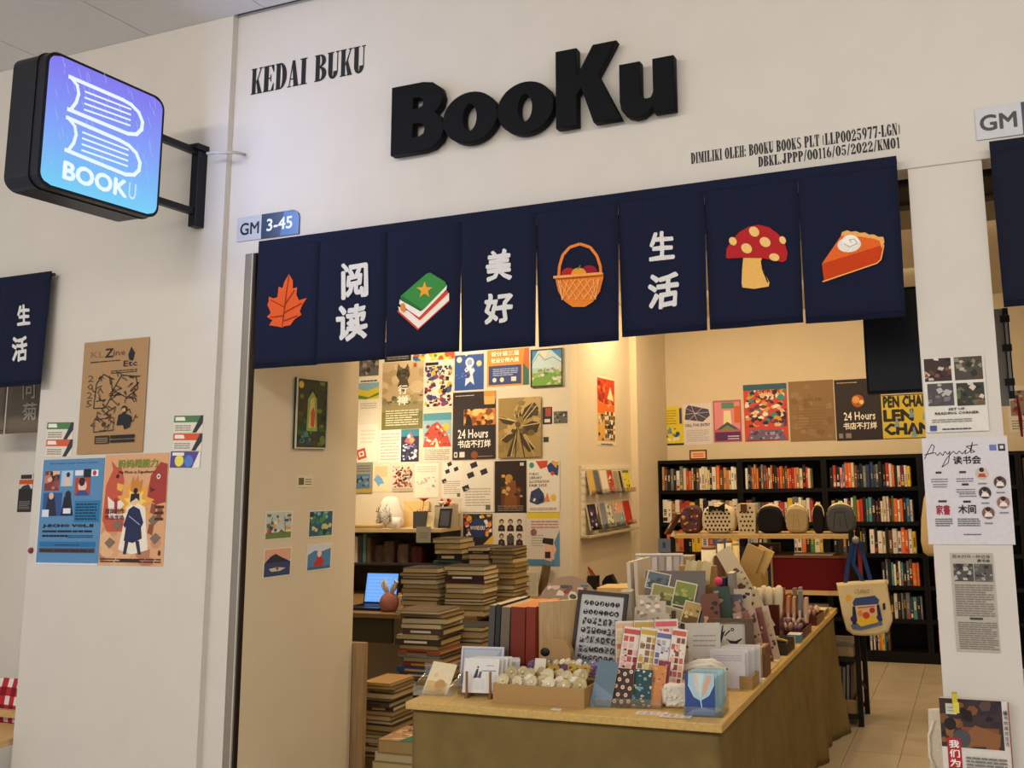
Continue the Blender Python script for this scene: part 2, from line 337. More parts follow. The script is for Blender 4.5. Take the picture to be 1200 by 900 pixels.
# ------------------------------------------------------------------ lettering on the front wall
def fat(ch):
    """fat-face serif capitals as filled outlines in a 1x1 box (thick stems, thin serifs)"""
    st=lambda x0,x1,y0=0,y1=1:[(x0,y0),(x1,y0),(x1,y1),(x0,y1)]
    sf=lambda x0,x1,y:[(x0,y),(x1,y),(x1,y+.045),(x0,y+.045)]
    def arc(cx,cy,rx,ry,a0,a1,irx,iry,n=10):
        o=[(cx+rx*math.cos(a0+(a1-a0)*k/n),cy+ry*math.sin(a0+(a1-a0)*k/n)) for k in range(n+1)]
        i=[(cx+irx*math.cos(a0+(a1-a0)*k/n),cy+iry*math.sin(a0+(a1-a0)*k/n)) for k in range(n+1)]
        return [[o[k],o[k+1],i[k+1],i[k]] for k in range(n)]
    h=PI/2
    if ch=='K': return [st(.08,.42),sf(0,.5,0),sf(0,.5,.955),[(.42,.42),(.82,1),(.92,1),(.52,.40)],sf(.66,1,.955),[(.44,.50),(.60,.62),(.98,.0),(.62,0)],sf(.55,1,0)]
    if ch=='E': return [st(.08,.48),sf(0,.95,0),sf(0,.95,.955),[(.95,.0),(.95,.3),(.89,.3),(.70,.045)],[(.95,1),(.95,.72),(.89,.72),(.70,.955)],sf(.4,.72,.48),[(.72,.36),(.72,.64),(.66,.64),(.60,.50),(.66,.36)]]
    if ch=='D': return [st(.08,.44),sf(0,.5,0),sf(0,.5,.955)]+arc(.44,.5,.56,.5,-h,h,.18,.44)
    if ch=='A': return [[(.40,1),(.62,1),(.95,0),(.55,0),(.38,.82)],[(.40,1),(.44,.86),(.20,0),(.10,0)],sf(0,.32,0),sf(.46,1,0),sf(.22,.62,.27)]
    if ch=='I': return [st(.2,.8),sf(0,1,0),sf(0,1,.955)]
    if ch=='B': return [st(.08,.44),sf(0,.5,0),sf(0,.5,.955)]+arc(.44,.27,.56,.27,-h,h,.18,.21)+arc(.44,.76,.50,.24,-h,h,.16,.19)
    if ch=='U': return [st(.08,.44,.25),sf(0,.54,.955),st(.80,.88,.25),sf(.68,1,.955)]+arc(.48,.27,.40,.28,PI,2*PI,.04,.20)
    if ch in 'O0': return arc(.5,.5,.5,.5,h,3*h,.13,.42)+arc(.5,.5,.5,.5,-h,h,.13,.42)
    if ch=='L': return [st(.08,.48),sf(0,.95,0),sf(0,.6,.955),[(.95,0),(.95,.35),(.88,.35),(.70,.045)]]
    if ch=='H': return [st(.06,.38),st(.62,.94),sf(0,.44,0),sf(.56,1,0),sf(0,.44,.955),sf(.56,1,.955),sf(.3,.7,.48)]
    if ch=='N': return [st(.08,.18),st(.80,.90),sf(0,.28,0),sf(0,.3,.955),sf(.68,1,.955),[(.06,1),(.40,1),(.92,0),(.62,0)]]
    if ch=='M': return [st(.06,.14),st(.66,.94),sf(0,.24,0),sf(.58,1,0),sf(0,.3,.955),sf(.7,1,.955),[(.04,1),(.32,1),(.56,.1),(.44,0)],[(.74,1),(.66,1),(.44,0),(.52,0)]]
    if ch=='T': return [st(.33,.67),sf(.18,.82,0),sf(0,1,.955),[(0,1),(.07,1),(.2,.955),(.07,.66),(0,.66)],[(1,1),(.93,1),(.8,.955),(.93,.66),(1,.66)]]
    if ch=='P': return [st(.08,.44),sf(0,.56,0),sf(0,.5,.955)]+arc(.44,.71,.54,.29,-h,h,.18,.23)
    if ch=='J': return [st(.45,.82,.25),sf(.3,1,.955)]+arc(.48,.27,.34,.28,PI,2*PI,.0,.20)+[[(.12,.2),(.36,.2),(.36,.36),(.12,.36)]]
    if ch=='G': return arc(.5,.5,.5,.5,.35*h,3.6*h,.14,.43)+[st(.62,.94,.08,.44),sf(.5,1,.42)]
    if ch=='S': return arc(.5,.73,.42,.27,.3*h,2.9*h,.16,.21)+arc(.5,.27,.46,.27,-1.8*h,1.0*h,.16,.21)+[[(.16,.62),(.45,.62),(.88,.36),(.55,.36)]]
    if ch=='1': return [st(.36,.74),sf(.15,.95,0),[(.36,1),(.36,.84),(.12,.80),(.12,.86)]]
    if ch=='2': return arc(.48,.70,.44,.30,-.3*h,2.1*h,.14,.24)+[[(.9,.66),(.58,.66),(.06,.12),(.06,0),(.26,.16)],[(.06,0),(.94,0),(.94,.3),(.88,.3),(.7,.17),(.10,.17)]]
    if ch=='5': return [[(.14,1),(.88,1),(.88,.84),(.14,.84)],st(.14,.22,.5,1)]+arc(.46,.32,.46,.32,-1.9*h,1.5*h,.14,.26)
    if ch=='6': return arc(.5,.32,.46,.32,0,4*h,.13,.26,16)+[[(.04,.30),(.36,.36),(.62,1),(.46,1),(.10,.62)]]
    if ch=='9': return arc(.5,.68,.46,.32,0,4*h,.13,.26,16)+[[(.96,.70),(.64,.64),(.38,0),(.54,0),(.90,.38)]]
    if ch=='7': return [[(.06,1),(.94,1),(.94,.86),(.06,.80)],[(.94,.88),(.70,.86),(.28,0),(.62,0)],st(.06,.12,.68,1)]
    if ch=='(': return arc(1.0,.45,.9,.62,.75*PI*1.0,1.25*PI,.55,.52,8)
    if ch==')': return arc(0,.45,.9,.62,-.25*PI,.25*PI,.55,.52,8)
    if ch==':': return [st(.2,.8,0,.2),st(.2,.8,.45,.65)]
    if ch=='.': return [st(.15,.85,0,.2)]
    if ch=='-': return [st(.1,.9,.30,.45)]
    if ch=='/': return [[(0,-.05),(.3,-.05),(1,1.05),(.7,1.05)]]
    return []
def fat_line(mb,txt,w,hh,col,gap=.10):
    adv={'I':.55,' ':.45,'(':.45,')':.45,':':.36,'.':.34,'-':.5,'/':.62,'1':.7,'M':1.25}; x=0; tot=sum(adv.get(c,1.0)+gap for c in txt)-gap
    for c in txt:
        k=adv.get(c,1.0); cw=w*k/tot
        for i,P in enumerate(fat(c)): mb.face([(x+u*cw,-.0004-i*.00004,v*hh) for u,v in P],col)
        x+=w*(k+gap)/tot
FN = lambda X,Y,Z: (lambda u,v,n: (X+u, Y-n, Z+v))
def flat_thing(name,label,cat,X,Y,Z,build,mat='paper'):
    mb = MB(); build(mb); o = mb.build(name,mat,None,Matrix.Translation((X,Y,Z))); return tag(o,label,cat)
a = onY(294,110,3.2); b = onY(429,86,3.2); top = onY(294,80,3.2)
def kb(mb):
    w = b.x-a.x; hh = top.z-a.z; x = 0; adv = {'I':.62,' ':.5}
    tot = sum(adv.get(c,1.0)+.06 for c in 'KEDAI BUKU')
    for c in 'KEDAI BUKU':
        k = adv.get(c,1.0); cw = w*k/tot
        for i,P in enumerate(fat(c)):
            mb.face([(x+u*cw,-.0008-i*.00004,v*hh) for u,v in P],'#121216')
        x += w*(k+.06)/tot
flat_thing('wall_lettering','black fat serif lettering KEDAI BUKU on the wall at upper left','lettering',a.x,3.1995,(a.z+onY(429,86,3.2).z)/2,kb)
for txt,pl,pr,pt,lab in (('DIMILIKI OLEH: BOOKU BOOKS PLT (LLP0025977-LGN)',(810,193),(1055,157),(810,180),'upper line of small black condensed lettering above the blue curtain, ownership line'),
                     ('DBKL.JPPP/00116/05/2022/KM01',(889,197),(1055,172),(889,185),'lower line of small black condensed lettering above the blue curtain, licence number')):
    a=onY(*pl,3.2); b=onY(*pr,3.2); hh=onY(*pt,3.2).z-a.z
    def sm(mb):
        fat_line(mb,txt,b.x-a.x,hh,'#141418')
    flat_thing('small_lettering',lab,'lettering',a.x,3.1992,(a.z+b.z)/2,sm)

# raised shop name: five heavy letters
def bez(*k): return list(k)
HEAVY = {
 'B':[[(0,0),(.62,0),(.80,.03),(.94,.12),(1,.27),(.96,.42),(.82,.53),(.93,.62),(.97,.74),(.92,.88),(.78,.97),(.60,1),(0,1)],
      [(.40,.62),(.40,.80),(.52,.80),(.60,.77),(.62,.71),(.60,.65),(.52,.62)],[(.40,.20),(.40,.42),(.54,.42),(.63,.38),(.65,.31),(.63,.24),(.54,.20)]],
 'o':[[(.5+.5*math.cos(a*PI/16),.36+.36*math.sin(a*PI/16)) for a in range(32)],[(.5+.135*math.cos(a*PI/12),.36+.20*math.sin(a*PI/12)) for a in range(24)]],
 'K':[[(0,0),(.32,0),(.32,.40),(.40,.50),(.60,0),(1,0),(.66,.60),(.95,1),(.60,1),(.32,.60),(.32,1),(0,1)]],
 'u':[[(0,.71),(0,.22),(.03,.10),(.12,.01),(.27,-.03),(.42,-.02),(.54,.04),(.63,.11),(.64,0),(1,0),(1,.71),(.63,.71),(.63,.27),(.58,.20),(.50,.19),(.40,.21),(.37,.28),(.37,.71)]],
}
FY = 3.150
base0 = onY(458,181,FY); base1 = onY(790,128,FY); capH = (onY(458,103,FY).z-onY(458,181,FY).z)
LET = [('B',458,519,'black raised letter B, first of the shop name'),('o',519,582,'black raised letter o right after the B'),('o',583,648,'second black raised letter o, just before the K'),('K',652,726,'large black raised letter K of the shop name'),('u',727,790,'last black raised letter u of the shop name')]
for ch,xa,xb,lab in LET:
    yb = 181-(xa-458)*53/332; A = onY(xa,yb,FY); B = onY(xb,yb-8,FY); w = B.x-A.x; zb = (base0.z+base1.z)/2
    kh = capH*(1.0 if ch!='K' else 1.06)
    cu = bpy.data.curves.new('letter','CURVE'); cu.dimensions='2D'; cu.fill_mode='BOTH'; cu.extrude=.018; cu.bevel_depth=.003; cu.bevel_resolution=1
    for pts in HEAVY[ch]:
        sp=cu.splines.new('POLY'); sp.points.add(len(pts)-1); sp.use_cyclic_u=True
        for p,(u,v) in zip(sp.points,pts): p.co=(u*w,v*kh,0,1)
    co = bpy.data.objects.new('letter',cu); S.collection.objects.link(co); dg=bpy.context.evaluated_depsgraph_get()
    me = bpy.data.meshes.new_from_object(co.evaluated_get(dg)); bpy.data.objects.remove(co)
    at = me.color_attributes.get('Col') or me.color_attributes.new('Col','FLOAT_COLOR','CORNER'); c=C('#0b0c10'); at.data.foreach_set('color',[c[0],c[1],c[2],1]*len(me.loops))
    me.materials.clear(); me.materials.append(M['matte']); o=bpy.data.objects.new('sign_letter',me); S.collection.objects.link(o)
    o.matrix_world = M_from((1,0,0),(0,-1,0),(A.x,FY+.021,zb))@Matrix.Rotation(PI/2,4,'X'); tag(o,lab,'letter','raised letters of the shop name')

# unit number plates
def plate(name,label,tl,br,parts):
    a=onY(tl[0],br[1],3.2); b=onY(br[0],tl[1],3.2); return a,b
a=onY(278,284,3.2); b=onY(352,248,3.2); w=b.x-a.x; h=onY(278,256,3.2).z-a.z
np_=thing('unit_plate','grey and blue unit plate reading GM 3-45 at the opening\'s top left corner','plaque',(a.x,3.2,a.z))
mb=MB(); mb.box(0,w*.40,-.006,-.0005,0,h,'#b9bcc2'); sh=Sheet(w,h,mb,fn=lambda u,v,n:(u,-.006-n,v)); sh.t('GM',.06,.25,.48,'#1c222e',w=.30,bold=.03,res=4); mb.build('grey_half','gloss',np_)
mb=MB(); pts=[(w*.40,0),(w,0),(w,h*.65)]+[(w-h*.35+h*.35*math.cos(k*PI/12),h*.65+h*.35*math.sin(k*PI/12)) for k in range(7)]+[(w*.40,h)]
mb.prism(pts,lambda u,v,d:(u,d,v),-.006,-.0005,'#26344d'); sh=Sheet(w,h,mb,fn=lambda u,v,n:(u,-.006-n,v)); sh.poly([(.70,.0),(1,0),(1,.70),(.96,.92),(.76,1)],'#3d679e'); sh.t('3-45',.49,.28,.48,'#e8ecf2',w=.40,bold=.03,res=4); mb.build('blue_half','gloss',np_)
a=onY(1145,165,3.2); b=onY(1196,122,3.2); w=b.x-a.x; h=onY(1145,128,3.2).z-a.z
np_=thing('unit_plate','grey unit plate reading GM above the right curtain at the frame\'s edge','plaque',(a.x,3.2,a.z))
mb=MB(); mb.box(0,w,-.006,-.0005,0,h,'#c2c3c6'); sh=Sheet(w,h,mb,fn=lambda u,v,n:(u,-.006-n,v)); sh.t('GM',.10,.26,.48,'#2a2c33',w=.78,bold=.04,res=4); mb.build('grey_half','gloss',np_)
mb=MB(); mb.box(w,w*1.6,-.006,-.0005,0,h,'#26344d'); pass; mb.build('blue_half','gloss',np_)

# ------------------------------------------------------------------ split curtains (noren)
NAVY='#181d33'; NAVYR='#1a1d2b'
def wave(x,z,zt,ph):
    d=max(0,zt-z); return .010*math.sin(x*11+ph)*d+.006*math.sin(x*23+ph*2+z*3)*d
def noren(label,group,panels,zt,zb_fn,Y,prints,col=NAVY,catloc=None,rod=True):
    x0=panels[0][0]; root=thing('split_curtain',label,'curtain',(x0,Y,zt),group=group); T=Matrix.Translation((-x0,-Y,-zt)); outp=[]
    for i,(xa,xb) in enumerate(panels):
        mb=MB(); nx,nz=8,12; ph=i*1.7; zb=zb_fn(i)
        def P(a,b,t):
            z=zt-(zt-zb)*b/nz; sl=.004*max(0,(b/nz-.35))/.65; x=xa+sl+(xb-xa-2*sl)*a/nx; return Vector((x,Y+wave(x,z,zt,ph)+t,z))
        fr=[[P(a,b,0) for a in range(nx+1)] for b in range(nz+1)]; bk=[[P(a,b,.0025) for a in range(nx+1)] for b in range(nz+1)]
        V=[p for r in fr for p in r]+[p for r in bk for p in r]; n=(nx+1)*(nz+1); Fs=[]
        for b in range(nz):
            for a in range(nx):
                k=b*(nx+1)+a; Fs.append((k,k+nx+1,k+nx+2,k+1)); Fs.append((n+k,n+k+1,n+k+nx+2,n+k+nx+1))
        for b in range(nz):
            for a in (0,nx):
                k=b*(nx+1)+a; q=k+nx+1; Fs.append((k,n+k,n+q,q) if a==0 else (k,q,n+q,n+k))
        for a in range(nx): k=nz*(nx+1)+a; Fs.append((k,n+k,n+k+1,k+1)); Fs.append((a,a+1,n+a+1,n+a))
        mb.poly(V,Fs,col,0,True); pan=mb.build('cloth_panel','cloth',root,T)
        # stitched hem
        mb=MB()
        for z in (zb+.018,):
            mb.face([(xa+.006,Y+wave(xa,z,zt,ph)-.0015,z),(xb-.006,Y+wave(xb,z,zt,ph)-.0015,z),(xb-.006,Y+wave(xb,z,zt,ph)-.0015,z+.0025),(xa+.006,Y+wave(xa,z,zt,ph)-.0015,z+.0025)],'#0d1226')
        mb.build('hem_stitch','cloth',pan)
        for fn_ in (prints.get(i,[]) if isinstance(prints.get(i,[]),list) else [prints[i]]):
            mb=MB(); fn_(mb, lambda px,py,d,ph=ph:(lambda p:Vector((p.x,Y+wave(p.x,p.z,zt,ph)-.0022-d,p.z)))(onY(px,py,Y)), (xa,xb,zt,zb)); mb.build(fn_.__name__,'cloth',pan)
    mb=MB(); mb.box(panels[0][0],panels[-1][1],Y-.001,Y+.0045,zt-.035,zt+.003,col); mb.build('top_band','cloth',root,T)
    if rod: mb=MB(); mb.tube([(panels[0][0]-.0,Y+.016,zt-.012),(panels[-1][1],Y+.016,zt-.012)],.009,'#3a332c'); mb.build('rod','wood',root,T)
    return root
class Dec:
    """px-authored flat print on a cloth panel"""
    def __init__(s,mb,f): s.mb=mb; s.f=f; s.d=0
    def poly(s,pts,col,sc=1,ox=0,oy=0):
        s.d+=.0006; s.mb.face([s.f(ox+x/sc,oy+y/sc,s.d) for x,y in pts],col)
    def line(s,pts,w,col,sc=1,ox=0,oy=0):
        s.d+=.0006
        for (a,b),(c,e) in zip(pts,pts[1:]):
            a,c=ox+a/sc,ox+c/sc; b,e=oy+b/sc,oy+e/sc; L=math.hypot(c-a,e-b) or 1; nx,ny=-(e-b)/L*w/2,(c-a)/L*w/2
            s.mb.face([s.f(a+nx,b+ny,s.d),s.f(a-nx,b-ny,s.d),s.f(c-nx,e-ny,s.d),s.f(c+nx,e+ny,s.d)],col)
    def ell(s,cx,cy,rx,ry,col,n=18,rot=0):
        s.poly([(cx+rx*math.cos(2*PI*k/n)*math.cos(rot)-ry*math.sin(2*PI*k/n)*math.sin(rot),cy+rx*math.cos(2*PI*k/n)*math.sin(rot)+ry*math.sin(2*PI*k/n)*math.cos(rot)) for k in range(n)],col)
    def glyph(s,ch,cx,cy,w,h,col,skew=0,bold=.028):
        s.d+=.0006; vs,fs,ar=glyphs(ch,bold,2)
        n0=len(glyphs(ch,0,2)[0]); vs=[(u+.018*math.sin(9*v+cx)+.01*math.sin(23*v),v+.02*math.sin(7*u+cy)) for u,v in vs]; s.mb.poly([s.f(cx-w/2+u*w,cy+h/2-v*h-skew*(u-.5)*w,s.d+3e-5*(i//n0)) for i,(u,v) in enumerate(vs)],fs,col); s.d+=3e-4
WH='#d8d6d2'
def maple_leaf(mb,f,r):
    d=Dec(mb,f); k=dict(sc=2.927,ox=270,oy=220)
    d.poly([(203,297),(216,318),(216,346),(230,342),(228,368),(236,386),(262,378),(247,402),(239,424),(244,436),(222,452),(208,472),(186,476),(181,480),(160,476),(135,472),(146,455),(127,443),(141,430),(129,402),(134,388),(134,374),(150,380),(164,376),(168,340),(181,345),(188,322)],'#d95a2a',**k)
    for L in ([(203,302),(192,380),(180,478)],[(188,410),(140,385)],[(190,400),(222,352)],[(184,440),(140,445)],[(186,430),(246,396)],[(183,458),(232,440)]): d.line(L,.9,'#8f2f12',**k)
def chars(*L):
    out=[]
    for q in L:
        def white_character(mb,f,r,q=q): Dec(mb,f).glyph(*q)
        out.append(white_character)
    return out
reading_characters=chars(('阅',416,329,29,40,WH,.12,.04),('读',413,378,34,40,WH,.12,.04))
def book_pair(mb,f,r):
    d=Dec(mb,f); k=dict(sc=2.927,ox=270,oy=220)
    d.poly([(578,408),(582,424),(640,482),(648,482),(752,388),(752,362),(740,356),(650,440)],'#efe6da',**k)
    d.poly([(577,420),(640,476),(645,482),(648,482),(753,386),(753,391),(645,489),(576,426)],'#d2492c',**k)
    d.poly([(600,412),(652,456),(751,362),(745,352),(650,432)],'#d2492c',**k)
    d.poly([(584,384),(583,400),(650,445),(744,350),(746,334),(655,425)],'#f1ebe0',**k)
    d.poly([(588,372),(676,296),(688,292),(738,322),(746,336),(664,420),(655,424),(586,386)],'#3f8a45',**k)
    d.poly([(588,372),(600,376),(664,420),(655,424),(586,386)],'#2f6d38',**k)
    st=[(670+ (30 if q%2==0 else 12)*math.sin(q*PI/5), 352-(30 if q%2==0 else 12)*math.cos(q*PI/5)) for q in range(10)]; d.poly(st,'#e9a13a',**k)
    d.poly([(588,400),(600,396),(606,418),(598,430),(588,420)],'#e08a3a',**k)
beautiful_characters=chars(('美',585,311,28,34,WH,.10,.04),('好',585,361,32,34,WH,.10,.04))
def fruit_basket(mb,f,r):
    d=Dec(mb,f)
    d.line([(655,326),(656,312),(660,299),(668,290),(680,286),(692,290),(700,300),(704,312),(705,325)],3.4,'#e2812f')
    d.ell(667,322,9,8,'#a92a2a'); d.ell(691,320,10,9,'#8f2230'); d.ell(679,322,9,8,'#e59a34'); d.line([(678,316),(681,311)],1.4,'#5d7a35')
    d.poly([(651,325),(708,320),(708,326),(704,342),(696,354),(686,360),(672,360),(662,353),(655,342)],'#e2812f')
    for q in range(-3,8):
        x=652+q*9; 
        d.line([(max(655,min(704,x)),328),(max(660,min(700,x+18)),352)],.7,'#f3b572'); d.line([(max(655,min(704,x+6)),328),(max(660,min(700,x-12)),352)],.7,'#f3b572')
    d.line([(651,326),(708,321.5)],3,'#eda054')
life_characters=chars(('生',776,288,28,31,WH,.10,.04),('活',778,341,34,38,WH,.10,.04))
def mushroom(mb,f,r):
    d=Dec(mb,f); k=dict(sc=2.857,ox=660,oy=200)
    d.poly([(603,290),(665,288),(666,318),(678,350),(691,374),(689,388),(640,396),(600,391),(597,378),(599,330)],'#e6b35f',**k)
    d.line([(664,300),(668,330),(686,375)],1.5,'#2a1c10',**k)
    d.poly([(545,290),(547,262),(563,236),(590,206),(622,188),(655,182),(690,190),(720,212),(742,243),(752,275),(748,300),(735,307),(700,300),(660,293),(600,292),(550,294)],'#b3282c',**k)
    for cx,cy,rx,ry in ((640,205,17,17),(677,240,18,17),(615,261,18,17),(569,237,13,14),(708,291,17,13),(736,234,11,13)): d.poly([(cx+rx*math.cos(q*PI/8)+ry*.2*math.sin(q*PI/8),cy+ry*math.sin(q*PI/8)) for q in range(16)],'#ecc274',**k)
def pie_slice(mb,f,r):
    d=Dec(mb,f); k=dict(sc=2.857,ox=660,oy=200)
    d.poly([(866,312),(1060,252),(1072,226),(1074,250),(1064,300),(1050,312),(874,374)],'#c4421c',**k)
    d.poly([(866,312),(932,216),(1062,226),(1062,252)],'#e2672a',**k)
    cr=[(930,218),(934,206),(950,200),(965,205),(980,203),(995,209),(1010,207),(1025,215),(1040,214),(1055,222),(1072,222),(1076,240),(1066,262),(1060,236),(1040,229),(1000,222)]; d.poly(cr,'#e9a95e',**k)
    d.line([(868,372),(1050,311),(1064,298),(1074,250)],1.5,'#eba65a',**k)
    d.ell(660+958/2.857,200+248/2.857,14,9,'#e9e2d6',rot=-.1); d.ell(660+962/2.857,200+236/2.857,10,7,'#f5f0e6'); d.line([(940,246),(960,256),(985,244),(975,230),(958,232),(966,242)],1.1,'#b9b0a2',**k)
NY=3.155
bt=[(297,370),(371,450),(452,538),(540,628),(630,725),(729,829),(832,942),(944,1063)]; hy=[430,424,415,409,403,391,382,375]
pans=[(onY(a,hy[i],NY).x,onY(b,hy[i],NY).x) for i,(a,b) in enumerate(bt)]
ztop=(onY(302,286,NY).z+onY(1055,180,NY).z)/2; zbs=[onY((a+b)/2,hy[i]-(0 if i else 0),NY).z for i,(a,b) in enumerate(bt)]
pans=[(pans[i][0] if i==0 else (pans[i-1][1]+pans[i][0])/2+.0008, pans[i][1] if i==7 else (pans[i][1]+pans[i+1][0])/2-.0008) for i in range(8)]
noren('long navy curtain of eight split panels printed with leaf, books, basket, mushroom and pie',None,pans,ztop,lambda i:zbs[i],NY,
  {0:maple_leaf,1:reading_characters,2:book_pair,3:beautiful_characters,4:fruit_basket,5:life_characters,6:mushroom,7:pie_slice})
# the neighbour bays' curtains, cut by the frame on both sides
xr=onY(1166,250,NY).x; zr0=onY(1166,166,NY).z; zr1=onY(1185,359,NY).z
noren('plain navy curtain at the right edge of the frame, beside the pillar',None,[(xr,xr+.345),(xr+.345,xr+.69)],zr0,lambda i:zr1,NY,{},NAVYR)
xl=onY(60,320,3.125).x; zl0=onY(62,318,3.125).z; zl1=onY(52,450,3.125).z
left_life_characters=chars(('生',28,369,15,22,WH,.1,.04),('活',23,409,17,27,WH,.1,.04))
noren('navy curtain with two white characters at the left edge of the frame',None,[(xl-.72,xl-.36),(xl-.36,xl)],zl0,lambda i:zl1,3.125,{1:left_life_characters},NAVY)
reflected_characters=chars(('问',35,457,13,20,'#b3aa98',.1,.012),('菊',36,482,15,20,'#b3aa98',.1,.012))
xq=onY(56,480,3.42).x; zq0=onY(40,400,3.42).z; zq1=onY(35,507,3.42).z
noren('greyish brown curtain with faint characters, hanging behind the left navy curtain',None,[(xq-.52,xq-.33),(xq-.32,xq)],zq0,lambda i:zq1,3.42,{1:reflected_characters},'#75695a')  # added cloth sheet in place of a curtain's reflection in glass

# ------------------------------------------------------------------ posters on the left front wall
K='#17171a'
def art_kraft(s):
    s.t('KL',.12,.855,.055,'#8a6a48',w=.2,bold=.045); s.t('Z',.345,.85,.075,K,w=.12,bold=.05); s.t('ine',.47,.86,.05,'#6c4c2e',w=.18,bold=.04)
    s.poly([(.70,.86),(.74,.93),(.80,.87),(.82,.92),(.78,.80),(.72,.81)],K); s.t('Etc',.64,.755,.05,K,w=.2,bold=.03)
    s.lines(.12,.81,.58,.83,1,K,2); s.lines(.45,.70,.85,.735,2,K,4)
    for i,c in enumerate('2025'): s.t(c,.10,.64-i*.075,.06,'#5c4029',w=.09,bold=0)
    rd=random.Random(8)
    s.line([(.22,.40),(.24,.62),(.34,.70),(.46,.66),(.50,.52),(.40,.40),(.22,.40)],.013,'#2f2014')
    s.line([(.50,.55),(.62,.68),(.84,.66),(.88,.55),(.72,.48),(.5,.55)],.013,'#2f2014')
    for k in range(46):
        x=rd.uniform(.2,.88); y=rd.uniform(.2,.68); s.line([(x,y),(x+rd.uniform(-.09,.09),y+rd.uniform(-.04,.05)),(x+rd.uniform(-.1,.12),y+rd.uniform(-.05,.05))],.010,'#2f2014')
    s.c(.70,.375,.045,K); s.poly([(.60,.24),(.62,.33),(.70,.345),(.80,.32),(.82,.30),(.80,.22),(.72,.20),(.70,.24)],K); s.poly([(.66,.35),(.73,.36),(.72,.39),(.67,.385)],'#c79a68')
    s.line([(.25,.30),(.55,.31),(.55,.20),(.25,.19),(.25,.30)],.009,'#3b2a1c'); s.c(.40,.255,.03,'#3b2a1c')
    s.r(.28,.085,.50,.155,'#2a211a'); s.r(.52,.125,.88,.155,K); s.r(.52,.09,.88,.115,K); s.lines(.3,.095,.48,.145,3,'#a5835a',3)
poster('poster','brown kraft poster with line drawings, highest on the left wall, corners curling','poster',(96,399,172,531),('Y',3.17),'#a98459',art_kraft,t=.002,gap=.004)
def coupon(c1):
    def f(s):
        s.r(0,.62,1,1,c1); s.t('KARD',.06,.72,.17,'#f2ede2',w=.32,bold=.03); s.poly([(.70,0),(1,.75),(1,.25),(.86,0)],'#33343a'); s.poly([(.62,.62),(.80,1),(.92,1),(.70,.62)],'#e8e2d4')
        s.lines(.08,.12,.62,.5,3,'#6d6a66',5)
    return f
def coupon_art(c1):
    def f(s):
        s.r(0,.60,1,1,c1); s.poly([(.05,.70),(.40,.70),(.36,.92),(.05,.92)],'#ece7da'); s.poly([(.66,0),(.92,1),(1,1),(1,.55),(.80,0)],'#2f3338'); s.lines(.06,.12,.6,.5,3,'#7a7773',5)
    return f
GRP='coupon cards on the left front wall'
for px,c,lab in (((55,495,86,515),'#4d7a4a','green coupon card above the blue event poster, upper of two'),((54,515,85,535),'#d3582a','orange coupon card above the blue event poster, lower of two'),
               ((204,487,238,507),'#4d7a4a','green coupon card right of the kraft poster, top of three'),((203,508,237,528),'#d3582a','orange coupon card right of the kraft poster, middle of three')):
    poster('coupon_card',lab,'card',px,('Y',3.17),'#ddd5c2',coupon_art(c),GRP,rot=.03)
def art_purple(s):
    s.r(0,0,1,1,'#5a4590'); s.c(.30,.42,.15,'#e7d94a'); s.c(.62,.40,.15,'#4d7fc2'); s.r(.06,.74,.45,.93,'#ece7da'); s.poly([(.75,0),(.95,1),(1,1),(1,0)],'#e8e2d4')
poster('coupon_card','purple coupon card with yellow dot right of the kraft poster, lowest of three','card',(200,529,235,548),('Y',3.17),'#5a4590',art_purple,GRP,rot=.03)
def art_jecho(s):
    s.r(.0,.0,1,.018,'#d8dbe0'); s.r(0,0,.015,1,'#d8dbe0'); s.lines(.12,.955,.9,.975,1,'#2b5f93',3)
    s.r(.06,.70,.30,.89,'#7a3a30'); s.blobs(.06,.70,.30,.89,14,['#c9765a','#2b2430','#e0b69a','#93483a'],.03,.07,3); s.r(.33,.74,.52,.89,'#a8c6e0'); s.poly([(.38,.74),(.48,.74),(.46,.82),(.43,.86),(.40,.82)],'#e5bfa6'); s.c(.44,.85,.03,'#3a2630')
    s.r(.55,.84,.68,.89,'#e6e0e0'); s.r(.69,.82,.80,.90,'#1d1d26'); s.r(.81,.83,.92,.89,'#efe6e2'); s.c(.86,.86,.03,'#b23333')
    s.r(.56,.65,.80,.82,'#b3452f'); s.c(.68,.74,.07,'#e9c1a4'); s.c(.67,.78,.05,'#1f1a22'); s.poly([(.58,.65),(.62,.70),(.74,.70),(.79,.65)],'#3c4a8c')
    s.r(.06,.46,.36,.68,'#33508f'); s.poly([(.10,.46),(.14,.66),(.24,.66),(.30,.46)],'#20243c'); s.c(.19,.65,.04,'#d9b39a')
    s.poly([(.36,.46),(.40,.64),(.50,.66),(.56,.46)],'#17182a'); s.c(.46,.66,.045,'#241c24'); s.r(.40,.48,.52,.53,'#dfe4ee')
    s.r(.58,.40,.97,.60,'#1f77a8'); s.lines(.60,.42,.94,.585,6,'#0f3556',9,.6); s.r(.06,.45,.17,.52,'#d5dde6')
    s.t('J-ECHO VOL.II',.09,.345,.035,'#0e1524',w=.80,bold=.06,res=1); s.lines(.09,.305,.88,.33,1,'#0e1524',2,.7); s.lines(.09,.262,.50,.287,1,'#0e1524',4,.7); s.lines(.5,.255,.90,.285,2,'#123a63',4)
    s.r(.06,.17,.94,.215,'#1c6ca4'); s.lines(.3,.18,.7,.2,1,'#0f3556',2); s.r(.06,.115,.94,.155,'#4f3945'); s.lines(.08,.122,.92,.147,1,'#23222e',6,.8)
poster('poster','blue event poster with photo collage, lower left of the left wall','poster',(46,538,119,662),('Y',3.17),'#5588b4',art_jecho,t=.0015)
